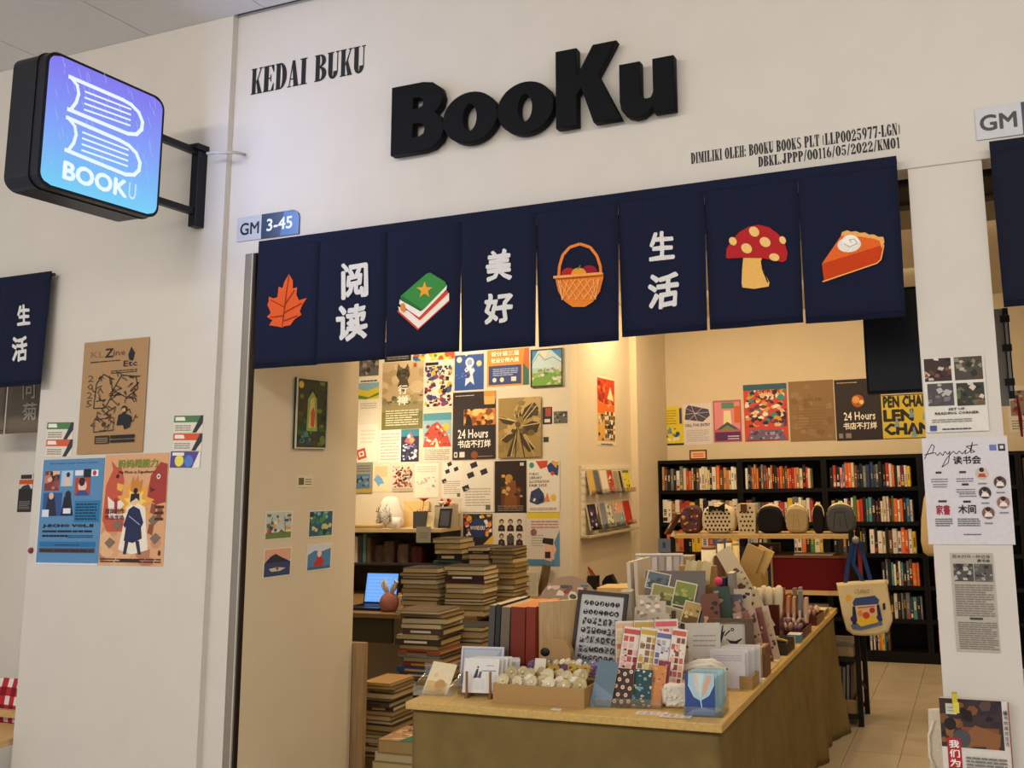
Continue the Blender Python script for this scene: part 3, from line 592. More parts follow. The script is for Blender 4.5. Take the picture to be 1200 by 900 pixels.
def art_mom(s):
    s.blobs(0,0,1,.35,12,['#c9906a','#e2b184','#b87a5c'],.08,.16,1)
    s.poly([(.02,.40),(.04,.72),(.14,.86),(.10,.95),(.20,.88),(.26,.90),(.33,.76),(.30,.60),(.42,.50),(.44,.30),(.1,.3)],'#c2553a'); s.poly([(.22,.74),(.33,.72),(.30,.66),(.22,.68)],'#e7b04a'); s.c(.22,.80,.025,K); s.poly([(.08,.62),(.2,.56),(.34,.6),(.40,.42),(.12,.42)],'#e9e0d0'); s.poly([(.19,.60),(.24,.60),(.25,.46),(.20,.46)],'#a33434')
    s.poly([(.70,.60),(.74,.80),(.88,.92),(.99,.90),(.99,.56),(.84,.54)],'#a3392f'); s.c(.86,.79,.03,'#e9dcc8'); s.c(.86,.79,.014,K); s.poly([(.74,.70),(.83,.67),(.75,.65)],'#5e1f1c')
    star=[(.52+(.30 if k%2==0 else .17)*math.cos(k*PI/9+.1),.56+(.24 if k%2==0 else .13)*math.sin(k*PI/9+.1)) for k in range(18)]; s.poly(star,'#e9a23f'); s.poly([(x*.6+.208,y*.6+.224) for x,y in star],'#f0cf72')
    s.poly([(.44,.74),(.47,.80),(.50,.75),(.54,.80),(.57,.74),(.62,.77),(.60,.66),(.44,.66)],'#c7812e')
    s.poly([(.30,.14),(.40,.52),(.54,.56),(.68,.52),(.76,.14),(.52,.10)],'#ece0cc'); 
    s.poly([(.38,.22),(.43,.50),(.50,.53),(.60,.50),(.66,.24),(.52,.20)],'#20264a'); s.c(.51,.575,.055,'#e8bd98'); s.poly([(.44,.56),(.45,.64),(.58,.64),(.59,.57),(.54,.60)],'#161a2e'); s.c(.52,.665,.035,'#161a2e')
    s.poly([(.40,.22),(.46,.22),(.43,.10),(.38,.10)],'#2a2c44'); s.poly([(.56,.22),(.62,.22),(.66,.10),(.61,.10)],'#2a2c44'); s.poly([(.43,.50),(.36,.36),(.39,.33),(.47,.44)],'#20264a'); s.poly([(.60,.50),(.67,.38),(.64,.34),(.57,.43)],'#20264a')
    s.line([(.44,.44),(.62,.36)],.012,'#8f9bc0')
    for cx,cy in ((.16,.20),(.26,.36),(.82,.40),(.86,.24)): s.poly([(cx-.08,cy),(cx,cy+.05),(cx+.09,cy+.01),(cx,cy-.05)],'#7d6a5c')
    for cx,cy in ((.80,.50),(.90,.46),(.78,.32)): s.poly([(cx-.04,cy-.03),(cx+.03,cy-.05),(cx+.05,cy+.04),(cx-.02,cy+.05)],'#8f4a35')
    s.t('妈妈超能力',.22,.875,.075,'#6f8a2e',w=.62,bold=.035); s.t('My Mom is Superhero',.24,.815,.035,K,w=.56,bold=.02)
    s.t('媒体创作',.06,.46,.05,'#6e2b2b',w=.30,bold=.03); s.t('作品专场',.06,.41,.04,'#6e2b2b',w=.30,bold=.02); s.lines(.84,.4,.97,.56,3,'#4a2a22',2); s.lines(.03,.03,.97,.075,2,'#3a2318',6); s.r(.34,.03,.64,.06,'#3a2318'); s.t('8',.92,.09,.05,K,w=.04)
poster('poster','tan comic poster of a girl in navy, right of the blue poster','poster',(120,532,195,663),('Y',3.17),'#d9a377',art_mom)
# far left: narrow flyer, red push button, chair with a checked cloth
def art_narrow(s):
    s.r(0,.60,1,1,'#d9d3c8'); s.r(.1,.86,.9,.97,'#2d2f33'); s.r(0,.72,1,.84,'#d3582a'); s.poly([(.1,.60),(.9,.60),(.7,.72),(.3,.68)],'#3a3a40'); s.lines(.1,.08,.9,.3,6,'#8a857c',3)
poster('flyer','narrow black and orange flyer on the left bay wall below the grey curtain','flyer',(22,555,38,600),('Y',3.62),'#26262a',art_narrow)
p=onY(37,645,3.17)
mb=MB(); mb.lathe([(.014,0),(.014,.006),(.009,.012),(0.001,.013)],0,0,'#7d2b3a',14,0); o=mb.build('push_button','gloss',None,Matrix.Translation((p.x,3.1695,p.z))@Matrix.Rotation(PI/2,4,'X')); tag(o,'small dark red button on the left wall edge beside the blue poster','button')
ck=thing('draped_chair','wooden chair with red and white checked cloth at the far lower left edge','chair',(-4.675,3.42,0),PI)
def chk(mb,x0,x1,y,z0,z1,n,m):
    for i in range(n):
        for j in range(m):
            c='#b8303a' if (i+j)%2==0 else ('#e8dcd2' if i%2 else '#7f1f2a')
            a=x0+(x1-x0)*i/n; b=x0+(x1-x0)*(i+1)/n; d=z0+(z1-z0)*j/m; e=z0+(z1-z0)*(j+1)/m; bul=lambda x,z:y+.02*math.sin(PI*(z-z0)/(z1-z0))+.004*math.sin(x*40)
            mb.face([(a,bul(a,d),d),(b,bul(b,d),d),(b,bul(b,e),e),(a,bul(a,e),e)],c)
za=onY(4,795,3.4).z; zb_=onY(4,846,3.4).z
mb=MB(); chk(mb,-.268,.268,.008,zb_-.08,za,14,7); mb.box(-.268,.268,-.03,.006,zb_-.08,za-.01,'#7f1f2a'); mb.build('checked_cloth','cloth',ck)
mb=MB(); mb.box(-.27,.27,.034,.056,zb_+.035,zb_+.07,'#c9a26a'); mb.build('backrest_rail','wood',ck)
for x in (-.25,.22):
    mb=MB(); mb.box(x,x+.035,.03,.058,0,zb_+.034,'#b98f58'); mb.build('leg','woodz',ck); mb=MB(); mb.box(x,x+.035,.36,.395,0,.44,'#b98f58'); mb.build('leg','woodz',ck)
mb=MB(); mb.box(-.27,.27,.06,.42,.44,.47,'#c9a26a'); mb.build('seat','wood',ck)

# ------------------------------------------------------------------ pillar posters
def photo_bits(s,x0,y0,x1,y1,cols,seed,n=16): s.r(x0,y0,x1,y1,cols[0]); s.blobs(x0,y0,x1,y1,n,cols[1:],(x1-x0)*.08,(x1-x0)*.22,seed,4)
def art_corner(s):
    photo_bits(s,.03,.68,.47,.99,['#3b2a26','#8a4a3a','#c9b8a5','#1c1a1c','#d9d0c2','#5e3a2e'],4); photo_bits(s,.52,.68,.97,.99,['#4a4336','#2a2620','#8a8272','#5c3b2c','#b5a994'],6)
    photo_bits(s,.06,.35,.48,.65,['#4b484a','#77737a','#2a282c','#b9b2ac','#5a4e4a'],7); photo_bits(s,.53,.34,.97,.64,['#33342a','#5f6a44','#cfc6b2','#7a4a36','#1d1c1a'],9)
    s.t('SET UP',.38,.285,.03,K,w=.26,bold=.04,res=1); s.t('READING CORNER',.16,.232,.032,K,w=.70,bold=.04,res=1); s.lines(.1,.13,.74,.185,2,'#8a8378',3); s.r(.06,.02,.17,.09,'#4a4f8a'); s.lines(.26,.03,.72,.05,1,'#2c2c30',4,.8)
poster('poster','white poster with four bookshop photos, topmost on the white pillar','poster',(1083,418,1156,506),('Y',3.2),'#ded8cc',art_corner,gap=.003)
def art_august(s):
    s.line([(.02,.80),(.06,.86),(.12,.94),(.15,.92),(.12,.86),(.02,.84),(.15,.86),(.18,.83),(.21,.86),(.24,.83),(.27,.87),(.30,.84),(.33,.87),(.30,.76),(.22,.72),(.28,.80),(.37,.87),(.40,.84),(.44,.87),(.47,.84),(.52,.88),(.50,.84),(.56,.86),(.60,.95),(.57,.85),(.62,.86),(.52,.91),(.66,.925)],.010,K)
    s.t('读书会',.36,.745,.075,K,w=.32,bold=.035); s.r(.79,.865,.87,.92,'#6a72b8'); s.r(.89,.86,.97,.925,'#2b2b30'); s.r(.91,.88,.95,.91,'#d8d0c8')
    for x,y,w in ((.14,.66,.07),(.42,.66,.08),(.44,.545,.08),(.15,.39,.10),(.44,.385,.09)): s.r(x,y,x+w,y+.02,'#333')
    for x,y,w in ((.08,.60,.2),(.10,.55,.17),(.38,.60,.2),(.37,.50,.22),(.40,.46,.2)): s.lines(x,y-.02,x+w,y+.025,2,'#7a767c',int(x*100+y*50))
    s.t('家書',.12,.275,.09,'#a3203a',w=.16,bold=.03); s.t('木间',.38,.285,.08,K,w=.20,bold=.03); s.lines(.1,.17,.30,.25,4,'#555',3); s.lines(.36,.17,.62,.25,4,'#555',8)
    for x,y,c in ((.68,.655,'#cdb59a'),(.88,.57,'#5b4038'),(.70,.475,'#3a3436'),(.90,.385,'#93655a'),(.72,.29,'#7a5246')):
        s.c(x,y,.072,c,18); s.c(x-.005,y+.018,.028,'#e2c3a6',10); s.c(x,y+.033,.03,'#2a1e1e',8); s.poly([(x-.05,y-.035),(x-.03,y),(x+.03,y),(x+.05,y-.035)],'#e6dcd6' if c!='#cdb59a' else '#b04a3a'); s.lines(x-.05,y-.10,x+.05,y-.075,1,'#777',int(x*90))
    s.lines(.42,.09,.62,.105,1,'#3a3a3e',3)
poster('poster','large pale August programme poster with five round portraits on the white pillar','poster',(1084,512,1185,638),('Y',3.2),'#d3cdd0',art_august,gap=.001)
def art_news(s):
    s.t('周末的另一种选择',.05,.945,.035,'#2c2a28',w=.88,bold=.012); s.t('读书会',.62,.905,.032,'#1a1918',w=.3,bold=.03)
    photo_bits(s,.06,.71,.52,.89,['#4d4a47','#8d8780','#2a2826','#b3aca2'],5); photo_bits(s,.54,.71,.96,.89,['#5a5652','#2f2c2a','#a39c93','#77716a'],8)
    s.lines(.06,.36,.95,.69,14,'#827a6f',4,.5); s.r(.36,.325,.66,.345,'#3a3734'); s.lines(.08,.03,.97,.31,13,'#827a6f',7,.5)
poster('newspaper_clipping','tall grey newspaper clipping taped to the white pillar below the August poster','clipping',(1117,648,1168,764),('Y',3.2),'#b5ac9c',art_news)
mg=thing('magazine','open page magazine with red title strip, clipped to the foot of the white pillar','magazine',(onY(1100,817,3.17).x,3.17,.5))
a=onY(1100,818,3.17); b=onY(1181,816,3.17); w=b.x-a.x; h=.30
def art_mag(s):
    s.r(0,.50,.90,1,'#3c2c2c'); s.blobs(0,.5,.9,1,26,['#1f1818','#5b4038','#7d4f2e','#2b2430','#8a5a32'],.05,.13,2); s.r(.30,.56,.84,.72,'#7d4a28'); s.poly([(.3,.6),(.5,.74),(.86,.66),(.84,.54),(.4,.52)],'#8a5a34'); s.c(.30,.60,.13,'#4a4a4e'); s.c(.14,.74,.09,'#20181c'); s.r(.09,.84,.25,.95,'#d6cfc6'); s.lines(.11,.87,.23,.93,2,'#8a8',3)
    s.r(0,.50,.90,.506,'#ddd'); s.r(.08,.03,.28,.60,'#b3202a')
    for i,c in enumerate('我们为什么'): s.t(c,.11,.50-i*.095,.075,'#f2ece6',w=.14,bold=.03)
    s.t('读',.92,.86,.035,'#444',w=.05); 
    for i,c in enumerate('阅书的美好生活'): s.t(c,.915,.87-i*.052,.04,'#3d3a3a',w=.055,bold=.01)
    s.lines(.34,.06,.92,.44,11,'#77716b',3,.5); s.r(.985,0,1,1,'#8a2a30')
MT=Matrix.Translation((0,-.026+.03,a.z-h-.5))
mb=paper_sheet(w,h,'#d9d2c8',art_mag,.004,'#c9c1b2'); mb.build('front_page','paper',mg,MT)
mb=MB(); mb.box(.002,w-.002,.0042,.022,0.002,h-.002,'#cfc6b6'); mb.build('page_block','paper',mg,MT)
cl=thing('clip','yellow clip holding the magazine at the pillar foot','clip',(a.x+w*.24,3.15,a.z-.008))
mb=MB(); mb.box(-.008,.008,-.012,-.004,-.012,.03,'#c9b82e'); mb.box(-.006,.012,-.016,-.012,-.026,.006,'#d9cc4a'); mb.build('front_jaw','gloss',cl)
mb=MB(); mb.box(-.008,.008,-.002,.005,0,.034,'#b5a526'); mb.build('rear_jaw','gloss',cl)
# cream tote hanging behind the pillar foot
tb=thing('cream_tote_bag','cream bag with a loop handle half hidden behind the magazine','bag',(-.21,3.42,.50))
A=onY(1093,858,3.42); 
mb=MB(); P=[(A.x-.01,.86),(A.x+.10,.87),(A.x+.12,.50),(A.x-.02,.50)]; mb.prism(P,lambda u,v,d:(u+.21,d,v-.5-.06),-.015,.015,'#d9cfb8'); mb.build('bag_body','cloth',tb)
mb=MB(); mb.tube([(A.x+.21+.008,-.018,.27),(A.x+.21-.012,-.02,.22),(A.x+.21-.014,-.02,.15),(A.x+.21+.008,-.018,.10)],.005,'#e6dcc6'); mb.build('handle','cloth',tb)

# ------------------------------------------------------------------ nib wall cards (inner return of the entrance)
NX=-3.10
def art_frame(s):
    s.r(.05,.03,.95,.97,'#2f3a24'); s.blobs(.05,.03,.95,.97,40,['#3f5a2c','#1f2a1c','#6b7a34','#23402f','#4b3a22'],.05,.13,3); s.poly([(.34,.25),(.36,.70),(.50,.82),(.64,.72),(.68,.25)],'#8fa25a'); s.poly([(.40,.30),(.44,.70),(.56,.74),(.62,.30)],'#c9c474'); s.poly([(.47,.32),(.46,.52),(.54,.60),(.60,.50),(.58,.30)],'#c4552f'); s.c(.53,.62,.045,'#e0b48a'); s.c(.14,.90,.08,'#d9b53a'); s.blobs(.07,.05,.5,.25,10,['#2f4a5a','#4a7a6a'],.06,.1,5)
fr=poster('framed_picture','small framed forest picture in green and red on the entrance return wall','picture',(344,444,381,526),('X',NX),'#2f3a24',art_frame,t=.012)
def frame_bars(o,w,h,c,bw=.006,d=.006,mat='gloss'):
    for nm,(x0,x1,z0,z1) in (('frame_bar',(0,w,0,bw)),('frame_bar',(0,w,h-bw,h)),('frame_bar',(0,bw,bw,h-bw)),('frame_bar',(w-bw,w,bw,h-bw))):
        mb=MB(); mb.box(x0,x1,-d,.0,z0,z1,c); mb.build(nm,mat,o)
def dims(o): xs=[v.co.x for v in o.data.vertices]; zs=[v.co.z for v in o.data.vertices]; return max(xs),max(zs)
w,h=dims(fr); frame_bars(fr,w,h,'#c9c4ae')
poster('wall_label','tiny printed label below the forest picture on the entrance return wall','label',(348,557,366,571),('X',NX),'#d6cfae',lambda s:(s.r(.08,.2,.42,.8,'#5d5a34'),s.lines(.5,.2,.92,.8,3,'#6d6a54',3)),t=.002)
def art_c1(s): s.r(.04,.35,.96,.96,'#b9c4c2'); s.blobs(.05,.2,.95,.9,24,['#d9a23a','#c44a3a','#e6ddcc','#3a5a8a','#4f7a44'],.05,.11,3); s.r(.04,.04,.96,.25,'#6a7f4a'); s.line([(.2,.2),(.25,.8)],.02,'#4a3a2a'); s.line([(.75,.2),(.7,.8)],.02,'#4a3a2a')
def art_c2(s): s.r(.04,.04,.96,.96,'#2f5a72'); s.blobs(.05,.05,.95,.95,30,['#3f7a6a','#7fb0b8','#1f3a4a','#c9c27a','#4f8a4a'],.05,.12,8)
def art_c3(s): s.r(.04,.55,.96,.96,'#d9a48a'); s.poly([(.04,.5),(.25,.72),(.42,.80),(.65,.66),(.96,.5)],'#2b3040'); s.r(.04,.04,.96,.5,'#33466a'); s.poly([(.2,.3),(.5,.34),(.8,.28),(.6,.2),(.3,.2)],'#c9c2b4'); s.c(.5,.3,.05,'#a8402f')
def art_c4(s): s.r(.04,.04,.96,.96,'#4f7fae'); s.poly([(.04,.6),(.3,.75),(.6,.7),(.96,.8),(.96,.96),(.04,.96)],'#c9d2d9'); s.poly([(.25,.2),(.5,.62),(.72,.3),(.6,.14),(.35,.14)],'#b53a34'); s.c(.5,.62,.09,'#e6cdb6'); s.r(.04,.04,.96,.15,'#3a6a8a')
for px,ar,lab in (((310,599,342,632),art_c1,'picture postcard of tulips and birds, upper left of four on the return wall'),((361,598,390,629),art_c2,'teal green pond postcard, upper right of four on the return wall'),
                  ((308,642,341,676),art_c3,'dusk mountain postcard, lower left of four on the return wall'),((359,637,388,668),art_c4,'blue sky postcard with red figure, lower right of four on the return wall')):
    poster('postcard',lab,'postcard',px,('X',NX),'#ddd4c0',ar,'postcards on the return wall',rot=.02)
# wooden board standing against the end of the return wall
a=onY(405,752,3.985); b=onY(429,752,3.985)
mb=MB(); mb.box(-3.24,b.x,3.972,4.0,0,a.z,'#9a7b52'); o=mb.build('wooden_board','woodz'); tag(o,'narrow upright wooden board at the end of the entrance return wall','board')

# ------------------------------------------------------------------ poster wall above the desk
PW=('Y',6.3); G='posters on the wall above the desk'
def A(*ops):
    """small art from tuples: (method, args...)"""
    def f(s):
        for o in ops: getattr(s,o[0])(*o[1:])
    return f
def pp(lab,px,base,art,cat='poster',name='poster',gap=.0005,t=.0015,rot=0,plane=None): return poster(name,lab,cat,px,plane or PW,base,art,G,gap=gap,t=t,rot=rot)
BL=['#1c1c1e','#e8dfcc','#c9a24a','#7a2b2b','#3a5a8a']
pp('dark grey photo poster half hidden under the curtain, far left of the poster wall',(421,415,444,440.5),'#5d5a54',A(('blobs',0,0,1,1,24,['#2b2926','#8a857a','#44413c'],.08,.2,2)))
pp('yellow and blue landscape sheet with blank lower half, far left of the poster wall',(420,442,444,496),'#d9d0bc',A(('r',0,.52,1,.88,'#7fa3b0'),('poly',[(0,.52),(0,.75),(.4,.7),(1,.78),(1,.52)],'#c9b52e'),('poly',[(0,.62),(.5,.56),(1,.66),(1,.6),(.4,.52),(0,.54)],'#4f7a3a'),('lines',.1,.9,.9,.97,1,'#3a3a3a',3),('lines',.12,.32,.9,.46,3,'#a89f8c',3)))
pp('blank white sheet with faint text, left of the beige poster',(419,497,443,541),'#e2dac8',A(('lines',.15,.5,.85,.9,4,'#cfc6b4',3)))
pp('small red and white tag pinned over the blank sheet',(419,526,429,538),'#b5462f',A(('r',.2,.25,.8,.75,'#e9dcc8'),('c',.5,.5,.15,'#b5462f')),name='pinned_tag',cat='tag',gap=.003,rot=-.25)
def art_xing(s):
    s.r(0,.0,1,.38,'#6f6c3a'); s.r(0,.26,1,.46,'#8f8258'); s.poly([(0,.40),(0,1),(1,1),(1,.40)],'#b79f78'); s.blobs(.0,.42,1,1,20,['#a98f68','#c4ae88'],.1,.22,3)
    s.poly([(.34,.80),(.40,.97),(.46,.90),(.56,.90),(.62,.97),(.68,.80),(.62,.72),(.66,.64),(.52,.55),(.38,.64),(.42,.72)],'#4a4033'); s.blobs(.36,.62,.66,.92,10,['#6b5d48','#3a3126'],.04,.07,6)
    s.blobs(0,.36,1,.50,20,['#7f7350','#5f5838','#98895f'],.04,.09,9)
    s.t('行',.40,.52,.13,'#ece4d2',w=.22,bold=.03); s.t('禅',.38,.36,.13,'#ece4d2',w=.26,bold=.03); s.lines(.1,.06,.9,.30,7,'#d6cfae',4,.45); s.r(.76,.91,.84,.97,'#a8503a')
pp('tall beige and olive poster with two white brush characters',(448,424,496,503),'#a89068',art_xing)
pp('black banner poster whose foot shows below the curtain',(451,400,482,423.5),'#221f1e',A(('lines',.1,.1,.9,.4,3,'#8a8070',3)))
pp('colourful comic strip poster cut off by the curtain',(484,398,533,422),'#d9c85a',A(('blobs',0,0,1,1,40,['#3f8a6a','#3a5a9a','#c9502f','#e6ddc8','#e0b030'],.04,.1,5)))
pp('white poster covered in purple, red and yellow doodles',(497,422,531,478),'#dfd6c4',A(('blobs',.03,.03,.97,.88,96,['#4a2f5e','#8a2b3a','#d0a82e','#222','#222','#3a4f7a','#7a3a6a'],.05,.115,4,5),('r',.05,.90,.5,.96,'#222'),('line',[(.3,.1),(.5,.2),(.7,.08),(.9,.15)],.03,'#a8332e'),('line',[(.4,.7),(.5,.8),(.55,.68),(.65,.8),(.7,.7)],.025,'#222')))
pp('blue poster of a white space suit figure with flowers',(533,411,567,457),'#2e4f94',A(('r',.0,.9,1,1,'#c9c6d0'),('poly',[(.36,.10),(.40,.42),(.34,.52),(.42,.60),(.62,.60),(.70,.48),(.62,.40),(.68,.12),(.54,.22)],'#d6d3da'),('c',.52,.70,.15,'#dcd9df'),('c',.52,.70,.09,'#8aa0c4'),('c',.44,.38,.10,'#4a3a72'),('c',.16,.78,.09,'#e3dcc2'),('c',.84,.66,.09,'#e3c98a'),('c',.40,.92,.06,'#dfd5b4'),('blobs',.05,.05,.95,.6,10,['#4568ac','#6a86c0'],.03,.06,3)))
def art_orange(s):
    s.r(0,.42,1,1,'#d98a2e'); s.r(.04,.04,.82,.56,'#2f3f74'); s.r(.86,0,1,.6,'#2f6a5a'); s.poly([(.86,.6),(1,.4),(1,1),(.9,1)],'#c4642a'); s.t('设计第三届',.10,.82,.13,'#f2ead6',w=.66,bold=.03); s.t('社设计师大展',.10,.64,.13,'#f2ead6',w=.66,bold=.03); s.lines(.14,.28,.74,.50,4,'#8f9ac0',4,.6)
    for x in (.18,.36): s.c(x,.17,.05,'#d6cfae'); 
    s.r(.58,.12,.70,.24,'#d6cfae')
pp('orange and navy design contest poster under the curtain',(571,409,620,452),'#d98a2e',art_orange)
fl=poster('framed_picture','framed painting of white village and green meadow, top right of the poster wall','picture',(623,409,660,453),PW,'#9fbfae',A(('r',0,.5,1,1,'#b9cfd0'),('poly',[(0,.62),(.25,1),(0,1)],'#3f86b4'),('poly',[(.6,1),(1,.68),(1,1)],'#3f86b4'),('poly',[(.25,1),(.42,.72),(.6,1)],'#d9d2c0'),('line',[(.02,.6),(.25,.88),(.45,.7),(.7,.78),(1,.6)],.015,'#5a4a3a'),('r',0,0,1,.36,'#6f9a3f'),('blobs',0,.05,1,.5,30,['#8fb050','#55833a','#d6d0b8','#c9c4ae'],.05,.1,3),('blobs',.2,.3,.8,.5,10,['#cfc9b6','#8a8a80'],.05,.08,6)),G,t=.012)
w,h=dims(fl); frame_bars(fl,w,h,'#3a2f22',.008)
def art_24(s):
    s.lines(.06,.94,.5,.965,1,'#c9b8a0',3); s.r(.73,.88,1,1,'#c98a3e'); s.poly([(.74,.80),(.98,.80),(1,.92),(.73,.92)],'#d6a55a'); s.r(.26,.50,1,.74,'#c9762a'); s.blobs(.26,.5,1,.74,26,['#e0a04a','#8a4a1e','#5a2c14','#edc27a'],.05,.10,4); s.poly([(.30,.50),(.32,.62),(.38,.66),(.44,.60),(.46,.50)],'#1f1714'); s.r(0,0,1,.48,'#2a1f1f')
    s.t('24 Hours',.13,.31,.13,'#f2ece0',w=.70,bold=.025); s.t('书店不打烊',.13,.17,.11,'#f2ece0',w=.76,bold=.03); s.r(.04,.03,.12,.11,'#e0d8cc'); s.r(.17,.03,.29,.11,'#e0d8cc'); s.r(.06,.05,.10,.09,'#2a1f1f'); s.c(.52,.06,.08,'#8a4a1e'); s.lines(.6,.03,.94,.06,1,'#8a7a6a',2)
pp('dark poster with glowing shop and large white 24 Hours lettering, centre of the poster wall',(531,459,581,538),'#2b2224',art_24,gap=.004)
def art_floral(s):
    s.blobs(0,0,1,1,18,['#a58a4e','#b89c62','#8a713c'],.12,.25,2)
    for pts in ([(.0,.68),(.2,.66),(.42,.60),(.30,.54),(.1,.58)],[(.45,.6),(.40,.74),(.5,.80),(.58,.66)],[(.5,.58),(.62,.82),(.84,.92),(.95,.80),(.78,.66)],[(.55,.52),(.8,.60),(.98,.56),(.9,.40),(.7,.42)],[(.48,.54),(.34,.40),(.12,.36),(.06,.30),(.2,.24),(.4,.36)],[(.50,.50),(.62,.30),(.86,.14),(.72,.08),(.54,.24)],[(.46,.5),(.40,.2),(.30,.02),(.20,.02),(.34,.3)]): s.poly(pts,'#3f321e'); s.line([pts[0],pts[len(pts)//2]],.018,'#c9b27a')
    s.line([(.45,.55),(.4,.0)],.02,'#33281a'); s.line([(.48,.5),(.62,.0)],.02,'#33281a'); s.line([(.5,.5),(.85,.02)],.016,'#c9b27a'); s.blobs(.3,.3,.95,.95,14,['#4e4026','#2f2516','#6a5630','#8a713c'],.04,.11,6,5); s.line([(.2,.66),(.42,.60)],.02,'#d9c48a'); s.line([(.6,.6),(.9,.85)],.016,'#d9c48a'); s.c(.46,.55,.06,'#5e4c2c')
pp('brown and gold poster of large dark leaves, right of the dark poster',(585,466,635,536),'#9a8048',art_floral,gap=.012)
pp('small dark card with red label, right of the leaf poster',(636,477,647,497),'#2b2626',A(('r',.3,.45,.9,.95,'#a8433a'),('r',.2,.1,.8,.3,'#d6cdbd')),name='postcard',cat='postcard')
pp('small grey photo card nearest the corner on the poster wall',(649,482,665,496),'#5d5a54',A(('blobs',.04,.1,.96,.9,20,['#b5ad9c','#2b2926','#8a8478'],.06,.12,2)),name='postcard',cat='postcard')
pp('small black motif card below the two small cards near the corner',(637,512,643,518),'#3a3634',None,name='postcard',cat='postcard')
pp('white text sheet left of the dark cartoon poster',(444,504,470,542),'#e6decb',A(('lines',.08,.08,.92,.95,9,'#b5aa96',5)))
pp('dark navy cartoon poster with teal top, between text sheet and red crowd poster',(470,503,491,541),'#232742',A(('r',0,.78,1,1,'#2f8090'),('blobs',.1,.05,.95,.55,26,['#d6cfd6','#4a3f6a','#e9e3dc','#8a86b0'],.05,.12,4),('poly',[(.2,.62),(.5,.92),(.8,.66),(.6,.52)],'#c95a6a'),('c',.6,.66,.12,'#e0a04a'),('c',.45,.78,.09,'#e6dcd6')))
def art_crowd(s):
    s.r(0,.30,1,1,'#8fb4bc'); s.r(0,.85,1,1,'#4f8fa0'); s.poly([(0,.30),(.1,.60),(.3,.76),(.5,.82),(.72,.70),(.9,.5),(1,.30)],'#c4452f'); s.blobs(.05,.3,.95,.78,50,['#d95a3a','#e9b48a','#7a2620','#f0d6b8','#a8332a'],.03,.075,7); s.c(.82,.70,.12,'#e6b83a'); s.poly([(.42,.30),(.5,.46),(.58,.30)],'#e9d9b0'); s.lines(.06,.04,.94,.27,6,'#a89c88',3)
pp('poster of a red crowd under a yellow sun with text below',(496,484,529,541),'#e2d8c4',art_crowd)
pp('grey blue magazine cover at the left end of the third poster row',(416,542,437,578),'#8a867a',A(('r',0,.15,.86,.62,'#4a6a80'),('blobs',.05,.2,.8,.55,14,['#23323f','#6a8a9c'],.08,.14,3),('r',.0,.03,1,.15,'#a98f3a'),('lines',.1,.7,.9,.95,3,'#5a5a54',4)),gap=.006)
pp('pale poster with a blue bird and orange patch, third row',(437,545,455,576),'#e6cfa8',A(('r',.1,.55,.95,.95,'#e3b98a'),('poly',[(.05,.45),(.3,.65),(.6,.5),(.75,.3),(.5,.28),(.4,.18),(.25,.32)],'#6f9fc4')))
pp('poster of tiny red and black faces pattern, third row',(460,545,484,576),'#dcc9ae',A(('blobs',.02,.16,.98,.98,120,['#2b2424','#b5503f','#e9dcc8','#8a4a3a','#c9a08a'],.045,.085,5),('r',0,0,1,.13,'#b5a88c')))
pp('pale sheet with small flower drawings, third row',(486,543,514,583),'#e9e0cc',A(('blobs',.1,.2,.9,.6,14,['#e0c07a','#c9a08a','#a8b8a0','#8aa0b0'],.04,.08,3),('lines',.1,.75,.9,.95,3,'#c4b8a2',4)))
def diag(s):
    for x,y in ((.3,.86),(.62,.72),(.2,.66),(.05,.4)): s.poly([(x,y),(x+.2,y+.05),(x+.14,y+.15),(x-.06,y+.10)],'#26282c')
    s.lines(.1,.12,.9,.5,7,'#b5ab9a',4); s.r(.75,.04,.9,.14,'#6a665e')
pp('white sheet with slanting black photos, left of its twin in the third row',(518,541,542,584),'#e6dfd0',diag)
pp('larger white sheet with slanting black photos, right of its twin in the third row',(542,541,579,600),'#e2dbcc',diag,gap=.004)
pp('dark poster of a lamplit brown interior, third row',(580,540,617,601),'#2a1a14',A(('r',.2,.12,.8,.5,'#5e3418'),('poly',[(.3,.1),(.36,.62),(.66,.62),(.72,.1)],'#7a4a20'),('c',.45,.66,.12,'#b5803f'),('blobs',.2,.3,.9,.8,14,['#8a5a2c','#3f2412','#c49a5a'],.04,.09,3),('r',.80,.90,.92,.96,'#c9bfae'),('lines',.1,.04,.9,.16,3,'#8a7460',3)))
def art_public(s):
    for i,t in enumerate(('PUBLIC','LIBRARY','ILLUSTRATION','FAIR 2025')): s.t(t,.05,.72-i*.075,.05,'#2c2926',w=[.3,.4,.62,.55][i],bold=.03)
    s.poly([(.25,1),(.4,.84),(.6,.88),(.64,1)],'#c4452f'); s.poly([(.6,.9),(.66,.78),(.95,.70),(.98,.9),(.8,1)],'#2f3c72'); s.poly([(.72,.98),(.9,.85),(.98,.98)],'#d6a33a'); s.c(.12,.92,.08,'#2f8a7a'); s.c(.78,.75,.06,'#c4452f'); s.poly([(.05,.2),(.1,.4),(.35,.48),(.5,.36),(.55,.2),(.3,.14)],'#33406a'); s.poly([(.5,.2),(.62,.38),(.7,.2)],'#d6803a'); s.c(.80,.28,.09,'#e0b83a'); s.blobs(.1,.2,.5,.4,8,['#e6dccb','#1f2440'],.03,.06,4); s.lines(.06,.04,.9,.1,2,'#a0978a',4)
pp('illustration fair poster with scattered red, blue and yellow shapes, third row right',(619,540,656,600),'#e0d9ca',art_public,gap=.003)
